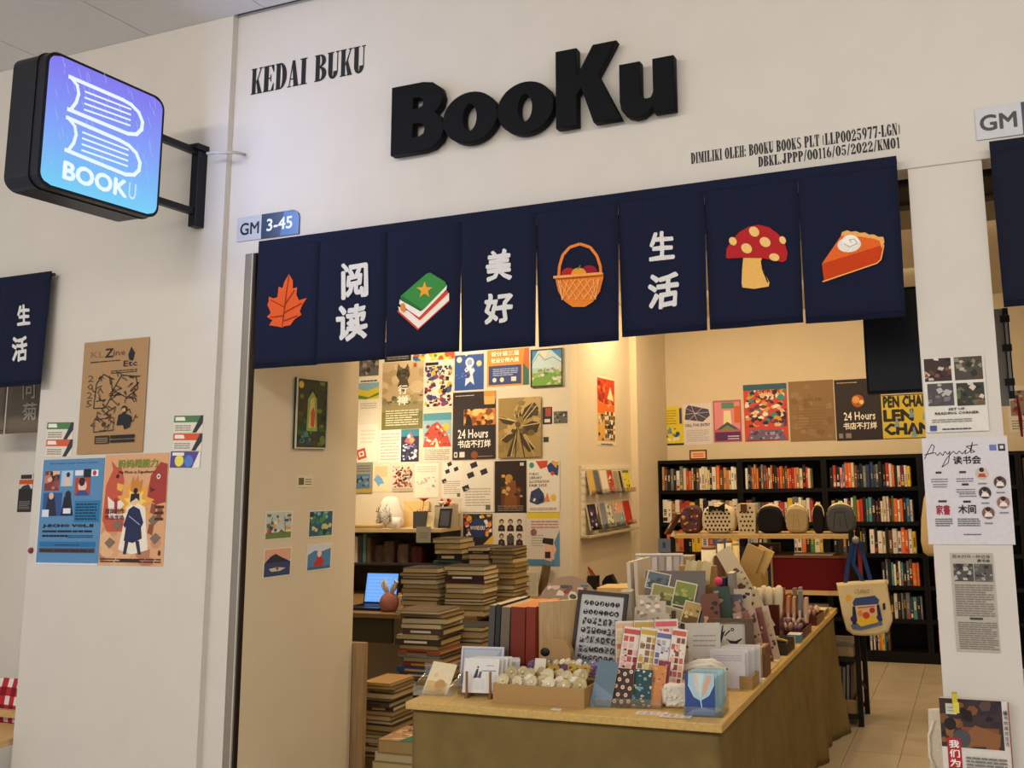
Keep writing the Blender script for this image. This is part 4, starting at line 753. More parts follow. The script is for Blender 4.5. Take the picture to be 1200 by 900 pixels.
pp('pop art pattern poster with yellow corner, bottom row left',(542,601,578,641),'#d9d0c2',A(('r',.02,.02,.98,.97,'#2c2a30'),('blobs',.04,.3,.96,.95,40,['#d95a3a','#e9e0d0','#e0a53a','#c43a4a','#f0e6da'],.05,.1,4),('c',.5,.55,.28,'#2f3a66'),('t','WONDERS',.26,.5,.12,'#e9e0d0',.48,.03),('poly',[(.6,0),(1,.36),(1,0)],'#e0b83a')))
def art_six(s):
    for i in range(3):
        for j in range(2):
            x=.2+i*.3; y=.72-j*.27; s.c(x,y+.10,.08,'#3a2c28'); s.c(x,y+.085,.055,'#c9a080'); s.poly([(x-.12,y-.08),(x-.1,y+.02),(x,y+.05),(x+.1,y+.02),(x+.12,y-.08)],'#26282e'); s.c(x,y-.02,.03,'#a8413a')
    s.r(.38,.44,.62,.56,'#4a4a4a'); s.t('读书人',.3,.18,.07,'#4a4640',w=.4,bold=.02); s.lines(.2,.06,.8,.13,2,'#a39c8e',3)
pp('pale poster of six dark suited portraits, bottom row',(581,600,616,663),'#d5cebf',art_six)
pp('poster with yellow band and a hand holding a phone, bottom row right',(618,600,656,663),'#cfc8bc',A(('r',0,.88,1,1,'#d9c03a'),('lines',.12,.70,.95,.86,3,'#b56a5a',3),('lines',.12,.36,.5,.6,5,'#a89f92',3),('r',0,0,1,.12,'#4f7fa0'),('poly',[(.85,0),(.8,.4),(1,.66),(1,0)],'#5a8cb0'),('poly',[(.5,.12),(.56,.44),(.8,.46),(.9,.3),(.75,.08)],'#e0b096'),('poly',[(.46,.42),(.5,.52),(.82,.50),(.80,.38)],'#2c2628'),('r',.55,.14,.72,.26,'#26262c'),('c',.2,.62,.1,'#8a5a5a')))
# rack wall and back wall posters
def art_fire(s):
    s.r(.04,.06,.96,.97,'#d9a24a'); s.r(.04,.62,.96,.97,'#c4411f'); s.poly([(.04,.72),(.2,.6),(.4,.7),(.6,.55),(.96,.66),(.96,.46),(.04,.46)],'#dc6a24'); s.blobs(.06,.6,.94,.96,24,['#a82f16','#e06a2a','#8a2412'],.05,.1,3); s.poly([(.55,.68),(.72,.86),(.9,.66)],'#ecd9a8'); s.blobs(.05,.07,.95,.45,40,['#2b2622','#e9dcc0','#6a6a5a','#c9b48a'],.04,.09,6); s.grid(.4,.1,.95,.5,5,6,['#2b2622','#e9dcc0','#4a4438'],4); s.lines(.2,.01,.8,.04,1,'#333',3)
poster('poster','tall narrow orange poster of a burning street on the side wall','poster',(699,442,721,522),('X',-2.95),'#d8ceb6',art_fire)
BW=('Y',8.38)
def pb(lab,px,base,art): return poster('poster',lab,'poster',px,BW,base,art,'posters above the black bookcases')
pb('yellow poster with black figures, leftmost above the bookcases',(769,477,801,522),'#d9c42e',A(('r',0,0,1,.05,'#26262a'),('blobs',.1,.1,.9,.45,18,['#2f4a8a','#26262a','#e6dfc8','#6a8a3a'],.05,.11,4),('r',.04,.55,.12,.96,'#2f3f72'),('r',.86,.55,.95,.96,'#2f3f72'),('lines',.25,.55,.75,.95,6,'#a8922a',3),('poly',[(.4,.3),(.5,.5),(.6,.3)],'#5a86b0')))
pb('white poster with purple scribbled map, second from left above the bookcases',(801,473,834,521),'#d6cfd2',A(('poly',[(.05,.62),(.1,.9),(.2,.97),(.9,.85),(.95,.7),(.7,.55)],'#4a4460'),('line',[(.1,.9),(.9,.6)],.012,'#d6cfd2'),('line',[(.2,.6),(.7,.9)],.012,'#d6cfd2'),('line',[(.3,.95),(.5,.56)],.012,'#d6cfd2'),('line',[(.05,.75),(.9,.78)],.012,'#d6cfd2'),('t','CALL FOR ENTRY',.05,.44,.07,'#3a3646',.9,.05),('lines',.1,.08,.9,.38,7,'#b0a6ac',3)))
pb('pink and orange poster of a small monument, third from left above the bookcases',(836,469,869,518),'#b85a7a',A(('r',.05,.3,.95,.96,'#d98a94'),('r',.3,.8,.75,.95,'#5a8a7a'),('poly',[(.35,.35),(.38,.75),(.62,.75),(.66,.35)],'#e6d9b4'),('r',.75,.45,.95,.85,'#d2643a'),('poly',[(.1,.3),(.5,.48),(.9,.3)],'#3f5a6a'),('poly',[(.2,.28),(.5,.4),(.8,.28)],'#7a8a4a'),('r',.05,.03,.95,.24,'#5a2a5e'),('lines',.5,.06,.9,.18,2,'#dcc8d8',3)))
pb('busy multicoloured cartoon poster with lilac foot, fourth from left above the bookcases',(872,450,923,517),'#c9463f',A(('blobs',.03,.25,.97,.98,150,['#e9dcc0','#d99a3a','#3a8a8a','#2b2440','#2b2440','#c9463f','#e0b890','#6a3a4a','#f0e6d2'],.04,.10,4),('r',.0,.9,1,1,'#2a5a72'),('t','MURI',.3,.84,.06,'#b52a2a',.38,.05),('poly',[(.04,.02),(.16,.2),(.84,.2),(.96,.02)],'#6a6080'),('blobs',.1,.03,.9,.19,24,['#a79ac0','#4a4058'],.03,.05,6)))
pb('plain brown kraft poster with thin COCOON lettering above the bookcases',(925,446,978,517),'#8a6c48',A(('t','COCOON',.26,.66,.05,'#5a4228',.46,.02),('blobs',.05,.05,.95,.95,26,['#937551','#7f6340','#997b57'],.05,.12,3),('lines',.15,.2,.85,.6,8,'#7a5e3c',3,.2)))
def art_24b(s):
    s.lines(.06,.94,.5,.965,1,'#c9b8a0',3); s.c(.5,.64,.14,'#a85a2a'); s.c(.46,.66,.08,'#e0a04a'); s.c(.58,.62,.05,'#f0c880'); s.t('24 Hours',.18,.33,.13,'#f2ece0',w=.68,bold=.025); s.t('书店不打烊',.16,.18,.11,'#f2ece0',w=.72,bold=.03); s.r(.05,.04,.14,.12,'#8a8078'); s.r(.2,.04,.32,.12,'#8a8078')
pb('dark poster with 24 Hours lettering, right of the kraft one above the bookcases',(979,444,1033,516),'#2b2224',art_24b)
def art_chan(s):
    s.r(0,.02,1,.98,'#d9bf3f')
    for i,t in enumerate(('PEN CHAM','LEN','CHAM')): s.t(t,.04,.72-i*.31,.24,'#222',w=[.95,.6,.95][i],bold=.09)
    for x,y in ((.3,.35),(.62,.55),(.65,.12),(.9,.5)): s.poly([(x-.06,y-.08),(x,y+.16),(x+.06,y-.08)],'#7f9fb4')
pb('yellow poster with fat black lettering, partly behind the pillar above the bookcases',(1034,462,1090,514),'#222',art_chan)
pb('white and red photo poster at the right edge above the bookcases',(1181,452,1216,506),'#d9d2c4',A(('r',.1,.35,.9,.9,'#8a7a6a'),('blobs',.1,.35,.9,.9,20,['#4a4038','#c9bfae','#a8402f'],.06,.12,3),('lines',.1,.06,.9,.28,4,'#8a8378',3)))

# ------------------------------------------------------------------ bookcases along the back wall
BK='#0d0a09'; EDGES=[-2.89,-2.09,-1.32,-.50,.29,1.08]; ROWZ=[1.462,1.165,.898,.63,.355,.09]; BY0,BY1=8.09,8.372
BAYN=['leftmost','second','third','fourth','fifth']
for i in range(5):
    x0,x1=EDGES[i],EDGES[i+1]; t=thing('bookcase',f'black open bookcase against the back wall, {BAYN[i]} bay from the left','bookcase',(x0,BY0,0),group='black bookcases'); T=Matrix.Translation((-x0,-BY0,0))
    for a,b in ((x0+.0005,x0+.025),(x1-.025,x1-.0005)): mb=MB(); mb.box(a,b,BY0,BY1,0,1.74,BK); mb.build('side_panel','dark',t,T)
    mb=MB(); mb.box(x0+.025,x1-.025,BY1-.008,BY1,.09,1.71,'#0a0807'); mb.build('back_panel','dark',t,T)
    for z in ROWZ[:5]: mb=MB(); mb.box(x0+.025,x1-.025,BY0+.004,BY1-.008,z-.034,z-.0004,BK); mb.build('shelf','dark',t,T)
    mb=MB(); mb.box(x0+.025,x1-.025,BY0,BY1-.008,1.708,1.74,BK); mb.build('top_board','dark',t,T)
    mb=MB(); mb.box(x0+.025,x1-.025,BY0,BY1-.008,0,ROWZ[5]-.0004,BK); mb.build('plinth','dark',t,T)
COLS={'k':('black','#1b1a1c'),'w':('white','#ddd5c6'),'c':('cream','#d6c6a2'),'r':('red','#b3342c'),'o':('orange','#d9682e'),'y':('yellow','#dcb72e'),'b':('blue','#2f6fae'),'d':('navy','#26395c'),'g':('green','#4f7a3a'),
 't':('tan','#b08a5a'),'n':('brown','#6a452c'),'s':('grey','#6d7076'),'p':('pink','#d98a8e'),'a':('teal','#4f8a90'),'l':('light blue','#7fb0cc'),'m':('maroon','#6e2430'),'e':('charcoal','#3c3e44')}
ORD=lambda n: f"{n}{'th' if 10<=n%100<=20 else {1:'st',2:'nd',3:'rd'}.get(n%10,'th')}"
ROWN=['top','second','third','fourth','fifth','lowest']
rb=random.Random(21)
def spine_book(x,w,h,dep,code,z,y0,label,lean=0.0,group=None,join=None):
    nm,base=COLS[code]; c0=C(base); f=rb.uniform(.82,1.12); c0=tuple(min(.9,q*f) for q in c0); mb=MB()
    mb.prism([(0,dep),(0,.004),(.004,0),(w-.004,0),(w,.004),(w,dep),(w-.002,dep),(w-.002,.006),(.002,.006),(.002,dep)],lambda u,v,d:(u,v,d),0,h,c0)
    mb.box(.002,w-.002,.006,dep-.003,.003,h-.004,'#c9b894')
    light=nm in('white','cream','yellow','tan','pink','light blue'); ink=rb.choice(['#2a2624','#8a2a2a','#33456a','#4a4038'] if light else ['#d9cdb5','#e6dccb','#c9a24a','#a89a86'])
    k=rb.random()
    if k<.9:
        a=rb.uniform(.22,.45)*h; b=a+rb.uniform(.2,.42)*h; q=rb.uniform(.22,.34)*w; n=int((b-a)/.014)
        for j in range(n):
            z0=a+(b-a)*j/n
            if rb.random()<.82: mb.face([(q,-.0006,z0),(w-q,-.0006,z0),(w-q,-.0006,z0+.010),(q,-.0006,z0+.010)],ink)
    if k<.35: mb.face([(.004,-.0005,.012),(w-.004,-.0005,.012),(w-.004,-.0005,.045),(.004,-.0005,.045)],rb.choice(['#2a2624','#b3342c','#d9cdb5','#2f5a86','#c9a24a']))
    if join:
        i=len(join.v); join.v += [(a+x,b+y0,c+z) for a,b,c in mb.v]; join.f += [tuple(i+q for q in fc) for fc in mb.f]; join.c += mb.c; join.m += mb.m; join.sm += mb.sm; return
    o=mb.build('book','paper',None,Matrix.Translation((x,y0,z))@Matrix.Rotation(lean,4,'Y')); tag(o,label,'book',group); return o
SH=[ # row, bay, start fraction, end fraction, colours
 (0,0,.01,.985,'tnkskwscrocknwwcckwontocww'),(0,1,.02,.86,'wkeotoksnrwokkronnorrotckrc'),(0,2,.02,.93,'krkpboocnkksddeskkrwokwmwy'),(0,3,.02,.30,'cckwt'),
 (1,0,.01,.985,'wwtwrrykwkdwcwtcw'),(1,1,.02,.88,'nksnrowrwyswcwr'),(1,2,.03,.93,'tkgkwnwgorkaakmkwcwmgowokbw'),(1,3,.03,.26,'wrwt'),
 (2,0,.05,.99,'owtobkyywrbbdyc'),(2,1,.02,.28,'blwks'),(2,1,.62,.98,'wwokgwy'),(2,2,.03,.40,'kknkyyk'),(2,2,.44,.95,'wkwcknwwoowy'),(2,3,.03,.2,'ow'),
 (3,2,.55,.96,'kskawkwaksnoo'),(3,3,.05,.25,'oon'),(4,2,.55,.97,'knkwkskseaks'),(4,3,.05,.32,'wwcw'),(5,2,.38,.60,'wkwkwoyybkn'),(5,3,.05,.30,'oww'),
 (0,4,.01,.35,'ntmkn'),(1,4,.01,.3,'nkto'),(2,4,.01,.3,'mrko')]
cnt={}; REST=MB()
for row,bay,f0,f1,codes in SH:
    x0=EDGES[bay]+.027; x1=EDGES[bay+1]-.027; L=x1-x0; xa=x0+L*f0; xb=x0+L*f1; ws=[rb.uniform(.7,1.35) for _ in codes]; k=(xb-xa)/sum(ws); x=xa; hmax=.222
    for code,w in zip(codes,ws):
        n=cnt[(row,bay)]=cnt.get((row,bay),0)+1; bw=w*k-.0012; h=rb.uniform(.172,hmax); dep=rb.uniform(.12,.16)
        spine_book(x,bw,h,dep,code,ROWZ[row],BY0+rb.uniform(.022,.04),f'{COLS[code][0]} book, {ORD(n)} from the left on the {ROWN[row]} shelf of the {BAYN[bay]} bookcase',0,'books on the black bookcases',REST if (row>=3 or bay>=3) else None); x+=w*k
tag(REST.build('book_rows','paper'),'rows of further books on the lower shelves and the right bookcases','books',None,'stuff')
a=onY(808,541,8.085); b=onY(828,530,8.085)
mb=MB(); mb.box(a.x,b.x,BY0+.0,BY0+.004,1.741,1.741+.09,'#3a2418'); sh=Sheet(b.x-a.x,.09,mb,fn=lambda u,v,n:(a.x+u,BY0-n,1.741+v)); sh.r(.08,.14,.92,.86,'#e0a878'); sh.lines(.2,.3,.8,.75,2,'#a8502f',3)
tag(mb.build('shelf_sign','paper'),'small orange sign standing on top of the leftmost black bookcase','sign')

# ------------------------------------------------------------------ wall book rack on the side wall
RX=-2.95; rk=thing('wall_book_rack','white slatted book rack with clear ledges on the side wall','rack',(RX,6.45,1.15))
T=Matrix.Translation((-RX,-6.45,-1.15)); ya,yb=6.45,7.50
mb=MB(); mb.box(RX+.0005,RX+.010,ya,yb,1.165,1.70,'#d8cdb6'); mb.build('back_board','paper',rk,T)
for k in range(9): mb=MB(); z=1.19+k*.06; mb.box(RX+.010,RX+.014,ya+.01,yb-.01,z,z+.035,'#ddd3be'); mb.build('slat','paper',rk,T)
LZ=[1.475,1.20]
for z in LZ:
    for q in range(4):
        y0=ya+.07+q*.245; mb=MB(); mb.box(RX+.014,RX+.075,y0,y0+.225,z-.004,z,'#e0dccf'); mb.box(RX+.072,RX+.075,y0,y0+.225,z,z+.035,'#e0dccf'); mb.build('clear_ledge','clear',rk,T)
mb=MB(); mb.box(RX+.0005,RX+.09,ya,yb,1.148,1.164,'#b9ab90'); mb.build('bottom_ledge','wood',rk,T)
def leaning_book(y,w,h,z,col,lab,art=None,ln=.2,yaw=0):
    mb=paper_sheet(w,h,col,art,.014,'#d6c9ae'); m=Matrix.Translation((RX+.066,y,z+.0015))@Matrix.Rotation(PI/2+yaw,4,'Z')@Matrix.Rotation(-ln,4,'X'); tag(mb.build('book','paper',None,m),lab,'book','books on the side wall rack')
bl=lambda cols,seed:(lambda s:(s.r(.05,.05,.95,.95,cols[0]),s.blobs(.08,.08,.92,.92,16,cols[1:],.07,.16,seed)))
for i,(y,w,h,col,lab,art) in enumerate(((6.53,.09,.19,'#c9a24a','yellow spined booklet, first on the upper wall rack ledge',None),(6.64,.09,.19,'#5c5f66','grey notebook, second on the upper wall rack ledge',None),(6.77,.13,.19,'#d9c9b4','cream book behind the red one on the upper wall rack ledge',None),(6.92,.11,.19,'#b33a30','red patterned book on the upper wall rack ledge',bl(['#b33a30','#e6d2b8','#7a2620'],3)),(7.05,.10,.18,'#8f8a6a','olive book on the upper wall rack ledge',None),(7.17,.05,.18,'#2f2420','dark thin book on the upper wall rack ledge',None),(7.26,.15,.185,'#d6c42e','yellow and black book at the right of the upper wall rack ledge',lambda s:(s.r(0,.88,1,1,'#6a6a40'),s.blobs(.2,.1,.8,.85,8,['#26262a'],.05,.12,4))))):
    leaning_book(y,w,h,LZ[0],col,lab,art)
for i,(y,w,h,col,lab,art) in enumerate(((6.52,.16,.20,'#2a2030','black and purple book, first on the lower wall rack ledge',bl(['#2a2030','#cfc4d6','#5a3a6a'],5)),(6.76,.11,.20,'#7a8494','blue grey book, second on the lower wall rack ledge',None),(6.88,.12,.20,'#d9d2bc','cream book with dark dots on the lower wall rack ledge',bl(['#d9d2bc','#4a4438','#b5a98a'],7)),(7.04,.19,.20,'#7fa6b4','peach and blue book on the lower wall rack ledge',lambda s:(s.r(0,.52,1,1,'#e0a884'),s.blobs(.05,.05,.95,.95,18,['#e6d6bc','#4f8aa0','#d98a5a'],.06,.12,3))),(7.26,.16,.20,'#b8281f','plain red book at the right of the lower wall rack ledge',None))):
    leaning_book(y,w,h,LZ[1],col,lab,art)

# ------------------------------------------------------------------ black console rack behind the tables, with bags
CX0,CX1,CY0,CY1=-2.10,-.822,6.10,6.45; rk=thing('console_rack','black framed console rack with light wooden boards behind the long tables','rack',(CX0,CY0,0)); T=Matrix.Translation((-CX0,-CY0,0))
for x in (CX0,CX1-.032):
    for y in (CY0,CY1-.032): mb=MB(); mb.box(x,x+.032,y,y+.032,0,1.185 if x==CX0 else 1.23,'#17130f'); mb.build('leg','dark',rk,T)
for z,c in ((1.175,'#c2a16a'),(.81,'#c2a16a'),(.40,'#17130f'),(.045,'#17130f')):
    for bx0,bx1 in ((CX0+.032,-1.455),(-1.452,CX1-.034)):
        mb=MB(); mb.box(bx0,bx1,CY0+.003,CY1-.003,z,z+.026,c); mb.build('shelf_board','wood',rk,T)
mb=MB(); mb.tube([(CX1-.016,CY0+.03,.30),(CX1-.016,CY1-.03,.16)],.009,'#17130f'); mb.build('brace','dark',rk,T)
ZT=1.2015; mp=.00597; cx=lambda px: onY(px,620,6.22).x
def clasp_bag(px0,px1,pyt,col,lab,art=None,dep=.055,frame='#d9c69e',y=6.24,name='clasp_purse',squat=.6):
    xa,xb=cx(px0),cx(px1); w=xb-xa; H0=onY((px0+px1)/2,pyt,y).z-ZT; h=H0*.94; t=thing(name,lab,'bag',((xa+xb)/2,y,ZT),group=None)
    pts=[]
    for k in range(24):
        a=2*PI*k/24; u=math.cos(a); v=math.sin(a); pts.append((w/2*math.copysign(abs(u)**.55,u)*(1-.14*max(0,v)), h/2+h/2*math.copysign(abs(v)**.6,v)))
    R=[]
    for d,sc in ((-dep,.80),(-dep*.8,.93),(-dep*.3,1),(dep*.3,1),(dep*.8,.93),(dep,.80)): R.append([(u*sc,d,h/2+(v-h/2)*sc if v>h/2 else (v if sc>.99 else max(0,h/2+(v-h/2)*sc))) for u,v in pts])
    mb=MB(); mb.ring(R,col,0,True); mb.build('bag_body','cloth',t)
    arc=[(w*.455*math.cos(a),-.012,h*.60+h*.43*math.sin(a)) for a in [PI*q/12 for q in range(13)]]
    if frame:
        mb=MB(); mb.tube(arc,.0095,frame); mb.build('clasp_frame','metal',t)
        for s in (-.008,.008): mb=MB(); mb.lathe([(.002,h*1.02),(.008,h*1.02+.008),(.008,h*1.02+.014),(.001,h*1.02+.02)],s,0,frame,8); mb.build('clasp_bead','metal',t)
    if art: mb=MB(); sh=Sheet(w*.8,h*.84,mb,fn=lambda u,v,n:(u-w*.4,-dep-.0005-n,h*.08+v)); art(sh); mb.build('printed_pattern','cloth',t)
    return t,w,h
dots=lambda c,nx,ny,r:(lambda s:[s.c((i+.5+(.5 if j%2 else 0))/nx,(j+.5)/ny,r,c,8) for j in range(ny) for i in range(nx-(j%2))])
spine_book(onY(780,620,6.24).x,.02,.17,.12,'n',ZT,6.2,'brown book leaning at the left end of the console shelf',.55)
clasp_bag(798,823,590,'#5a3a34','floral purple and mustard pouch at the left end of the console shelf',lambda s:s.blobs(.02,.02,.98,.98,34,['#c98a3a','#8a4a2e','#5a3f6a','#d9b06a','#3a2a4a'],.06,.14,4),frame=None,name='floral_pouch')
t,w,h=clasp_bag(823,863,590,'#cfc0a0','large cream polka dot clasp bag with black and white bow on the console shelf',dots('#26221f',7,6,.042),.06)
mb=MB()
for s in (-1,1): mb.prism([(0,0),(s*.06,.035),(s*.055,-.03)],lambda u,v,d:(u,d,v+h*.92),-.075,-.06,'#1d1b1c')
mb.box(-.055,-.02,-.082,-.062,h*1.0,h*1.16,'#d9d2c4'); mb.box(-.01,.012,-.08,-.058,h*.87,h*.97,'#2b2828'); mb.build('bow','cloth',t)
xa,xb=cx(866),cx(887); t=thing('polka_tote','small cream polka dot tote with brown tab on the console shelf','bag',((xa+xb)/2,6.24,ZT)); h=onY(876,590,6.24).z-ZT; w=xb-xa
mb=MB(); R=[[(x*q,y*q,z) for x,y in ((-w/2,-.05),(w/2,-.05),(w/2,.05),(-w/2,.05))] for z,q in ((0,.9),(h*.5,1),(h,.96))]; mb.ring(R,'#cdbd9c',0,False); mb.build('bag_body','cloth',t)
mb=MB(); sh=Sheet(w*.86,h*.9,mb,fn=lambda u,v,n:(u-w*.43,-.0505-n,h*.04+v)); dots('#26221f',4,6,.07)(sh); mb.build('printed_pattern','cloth',t)
mb=MB(); mb.box(-w*.3,w*.05,-.056,-.05,h*.72,h*1.0,'#5e3a28'); mb.build('tab','cloth',t)
clasp_bag(888,919,591,'#1c1a1b','black clasp purse in the middle of the console shelf',None)
def seams(s): s.line([(.3,.05),(.42,.8)],.02,'#7d6a4c'); s.line([(.7,.05),(.58,.8)],.02,'#7d6a4c'); s.line([(.3,.05),(.7,.05)],.02,'#7d6a4c')
clasp_bag(921,948,591,'#a8926a','tan drawstring purse between two black purses on the console shelf',seams)
clasp_bag(953,966,590,'#1d1a19','narrow black clasp purse, second black one on the console shelf',None)
clasp_bag(969,1003,589,'#4d4f4f','grey clasp backpack at the right end of the console shelf',lambda s:(s.line([(.2,.1),(.3,.8),(.7,.8),(.8,.1)],.03,'#2f3031'),s.line([(.5,.2),(.5,.6)],.02,'#2f3031')),.06)
# on the lower board
LZ2=.8365
a=onY(907,690,6.14); b=onY(998,690,6.14); zt=onY(950,654,6.14).z
cs=thing('red_case','large dark red flat case on the lower console board','case',(a.x,6.14,LZ2)); mb=MB(); mb.box(0,b.x-a.x,0,.26,0,zt-LZ2,'#5a1218'); mb.build('case_body','cloth',cs,None,.004)
mb=MB(); mb.box(.0,b.x-a.x,-.004,.262,zt-LZ2+.0003,zt-LZ2+.014,'#6a4a34'); mb.build('lid_edge','cloth',cs)
mb=MB(); mb.box(0,.26,0,.14,0,.006,'#cfc2a6'); tag(mb.build('paper_slip','paper',None,Matrix.Translation((a.x+.14,6.17,zt+.0145))),'flat cream paper slip on top of the dark red case','paper')
a=onY(868,690,6.12); b=onY(904,690,6.12); zt=onY(886,641,6.12).z
pn=thing('dark_album','dark blue framed album standing left of the red case','album',(a.x,6.13,LZ2)); w=b.x-a.x; h=zt-LZ2
mb=MB(); mb.box(0,w,0,.03,0,h,'#20283e'); sh=Sheet(w,h,mb); sh.lines(.2,.6,.8,.75,2,'#3a4258',3); mb.build('cover','cloth',pn)
mb=MB(); mb.box(w,w+.012,-.004,.034,0,h,'#8a6f42'); mb.build('wooden_edge','wood',pn)
mb=MB(); a=onY(880,640,6.35); b=onY(915,640,6.35); mb.box(0,b.x-a.x,0,.045,0,1.12-LZ2,'#5e4430'); tag(mb.build('brown_box','paper',None,Matrix.Translation((a.x-.02,6.398,LZ2))),'brown cardboard box behind the dark album and red case','box')
# lower boards: box, tray of magazines
mb=MB(); mb.box(0,.34,0,.30,0,.06,'#a8875a'); mb.box(-.004,.344,-.004,.304,.06,.075,'#6e675c'); tag(mb.build('flat_box','paper',None,Matrix.Translation((-1.205,6.12,.4265))),'flat cardboard box with grey lid on the middle board of the console rack','box')
tr=thing('wooden_tray','low wooden tray of magazines on the bottom board of the console rack','tray',(-1.26,6.125,.0715))
mb=MB(); mb.box(0,.40,0,.012,0,.085,'#a8834e'); mb.build('front_panel','wood',tr); mb=MB(); mb.box(0,.40,.288,.30,0,.085,'#a8834e'); mb.build('back_panel','wood',tr)
for x in (0,.388): mb=MB(); mb.box(x,x+.012,.012,.288,0,.085,'#97753f'); mb.build('side_panel','wood',tr)
mb=MB(); mb.box(.012,.388,.012,.288,0,.008,'#97753f'); mb.build('base_panel','wood',tr)
for k in range(14):
    c=rb.choice(['#6d5c48','#8a8378','#4a4440','#a89a80','#3c3a3a','#7a5a4a']); mb=MB(); mb.box(0,.016,0,.22,0,rb.uniform(.27,.30),c,cols={2:c}); tag(mb.build('magazine','paper',None,Matrix.Translation((-1.26+.02+k*.0255,6.16,.0805))@Matrix.Rotation(.05,4,'Y')),f'thin magazine standing in the wooden tray, {ORD(k+1)} from the left','magazine','magazines in the wooden tray')

# canvas tote hung on the rack's front post, printed with a shop front
TB=(-.79,6.03); tt=thing('canvas_tote','cream canvas tote printed with a little shop, hanging by blue straps','bag',(-.84,6.03,1.2))
T=Matrix.Translation((.84,-6.03,-1.2)); TY=6.0
bq=lambda px,py,d=0:Vector(onY(px,py,TY))+Vector((0,d,0))
ol=[(980,683),(1000,681),(1020,680),(1039,679),(1042,700),(1046,722),(1046,728),(1041,740),(1030,744),(1012,745),(1000,744),(992,738),(987,720)]
mb=MB(); n=len(ol); cen=bq(1014,712); Fp=[bq(x,y) for x,y in ol]
R=[[cen+(p-cen)*q+Vector((0,d,0)) for p in Fp] for d,q in ((-.035,.9),(-.028,.97),(0,1),(.02,.97))]; mb.ring(R,'#cdb98c',0,False); mb.build('bag_body','cloth',tt,T)
mb=MB(); d=Dec(mb,lambda x,y,dd:bq(x,y,-.0358-dd)); 
d.ell(995,700,3.4,3.6,'#d9a23a'); d.poly([(1000,705),(1003,700),(1026,697),(1031,702),(1030,707),(1001,709)],'#3a4a78'); d.poly([(1001,709),(1030,707),(1032,726),(1004,730)],'#d9b98a'); d.poly([(1000,710),(1003,709),(1006,730),(1000,731)],'#2b3050'); d.poly([(1028,708),(1031,707),(1035,726),(1030,729)],'#2b3050'); d.poly([(998,731),(1034,726),(1035,731),(1010,737),(1000,736)],'#5a6a8a'); d.poly([(1004,728),(1014,720),(1030,722),(1030,728),(1010,733)],'#e0b83a'); d.ell(1016,720,4,4,'#c4452f'); d.ell(1023,714,3.2,3.2,'#a8322e'); d.ell(1009,717,3,3,'#d98a4a'); d.poly([(1035,706),(1038,705.5),(1038.5,713),(1035.5,713.5)],'#2b3050'); d.ell(1001,724,3.2,3.6,'#3a2f66'); d.ell(1031,722,3.0,3.2,'#2f3a72'); d.line([(1006,711),(1026,709)],1.2,'#a8503a'); d.glyph('CURIO',1011,692,17,4,'#8a7a5c',.05,.02)
mb.build('shop_print','cloth',tt,T)
for i,(a,b,c) in enumerate((((1000,634),(994,660),(991,686)),((1003,634),(1000,660),(1013,684)),((1007,634),(1014,658),(1021,683)),((1006,634),(1008,660),(1009,684)))):
    col='#24406e' if i!=3 else '#8a2f30'; P=[bq(*q,-.02+.008*i+ (0.0)) for q in (a,b,c)]; mb=MB()
    for u,v in zip(P,P[1:]): mb.box(0,1,0,1,0,1,col,M4=Matrix(((.026,0,v.x-u.x,u.x-.013),(0,.003,v.y-u.y,u.y),(0,0,v.z-u.z,u.z),(0,0,0,1))))
    mb.build('strap','cloth',tt,T)
hk=thing('hook','silver round hook on the console post holding the canvas tote','hook',(-.838,6.09,1.2)); a=bq(1004,632)
mb=MB(); mb.lathe([(.022,0),(.024,.01),(.012,.022),(.001,.024)],0,0,'#8a8a88',14); mb.build('knob','metal',hk,Matrix.Translation((a.x+.838,5.958-6.09,a.z-1.2))@Matrix.Rotation(PI/2,4,'X'))
mb=MB(); mb.box(a.x+.838-.006,a.x+.838+.006,5.958-6.09,.0,a.z-1.2-.006,a.z-1.2+.006,'#6d6d6c'); mb.build('peg','metal',hk)
# beige cloth bag hanging from the fourth bookcase, beside the pillar
bg=thing('cloth_bag','beige cloth bag hanging in folds beside the white pillar','bag',(-.42,7.9,1.4)); P0=onY(1083,590,7.9)
mb=MB(); R=[]
for z,r in ((1.42,.03),(1.36,.055),(1.2,.085),(1.02,.10),(.93,.085),(.90,.05)): R.append([(P0.x+.05+r*(1+.16*math.cos(5*2*PI*k/20))*math.cos(2*PI*k/20),7.9+r*.7*(1+.16*math.cos(5*2*PI*k/20))*math.sin(2*PI*k/20),z) for k in range(20)])
mb.ring(R,'#c2ab80'); mb.build('bag_body','cloth',bg,Matrix.Translation((.42,-7.9,-1.4)))
mb=MB(); mb.tube([(P0.x+.05,7.9,1.42),(P0.x+.05,7.95,1.5),(P0.x+.05,8.10,1.56)],.008,'#b39a6c'); mb.build('strap','cloth',bg,Matrix.Translation((.42,-7.9,-1.4)))
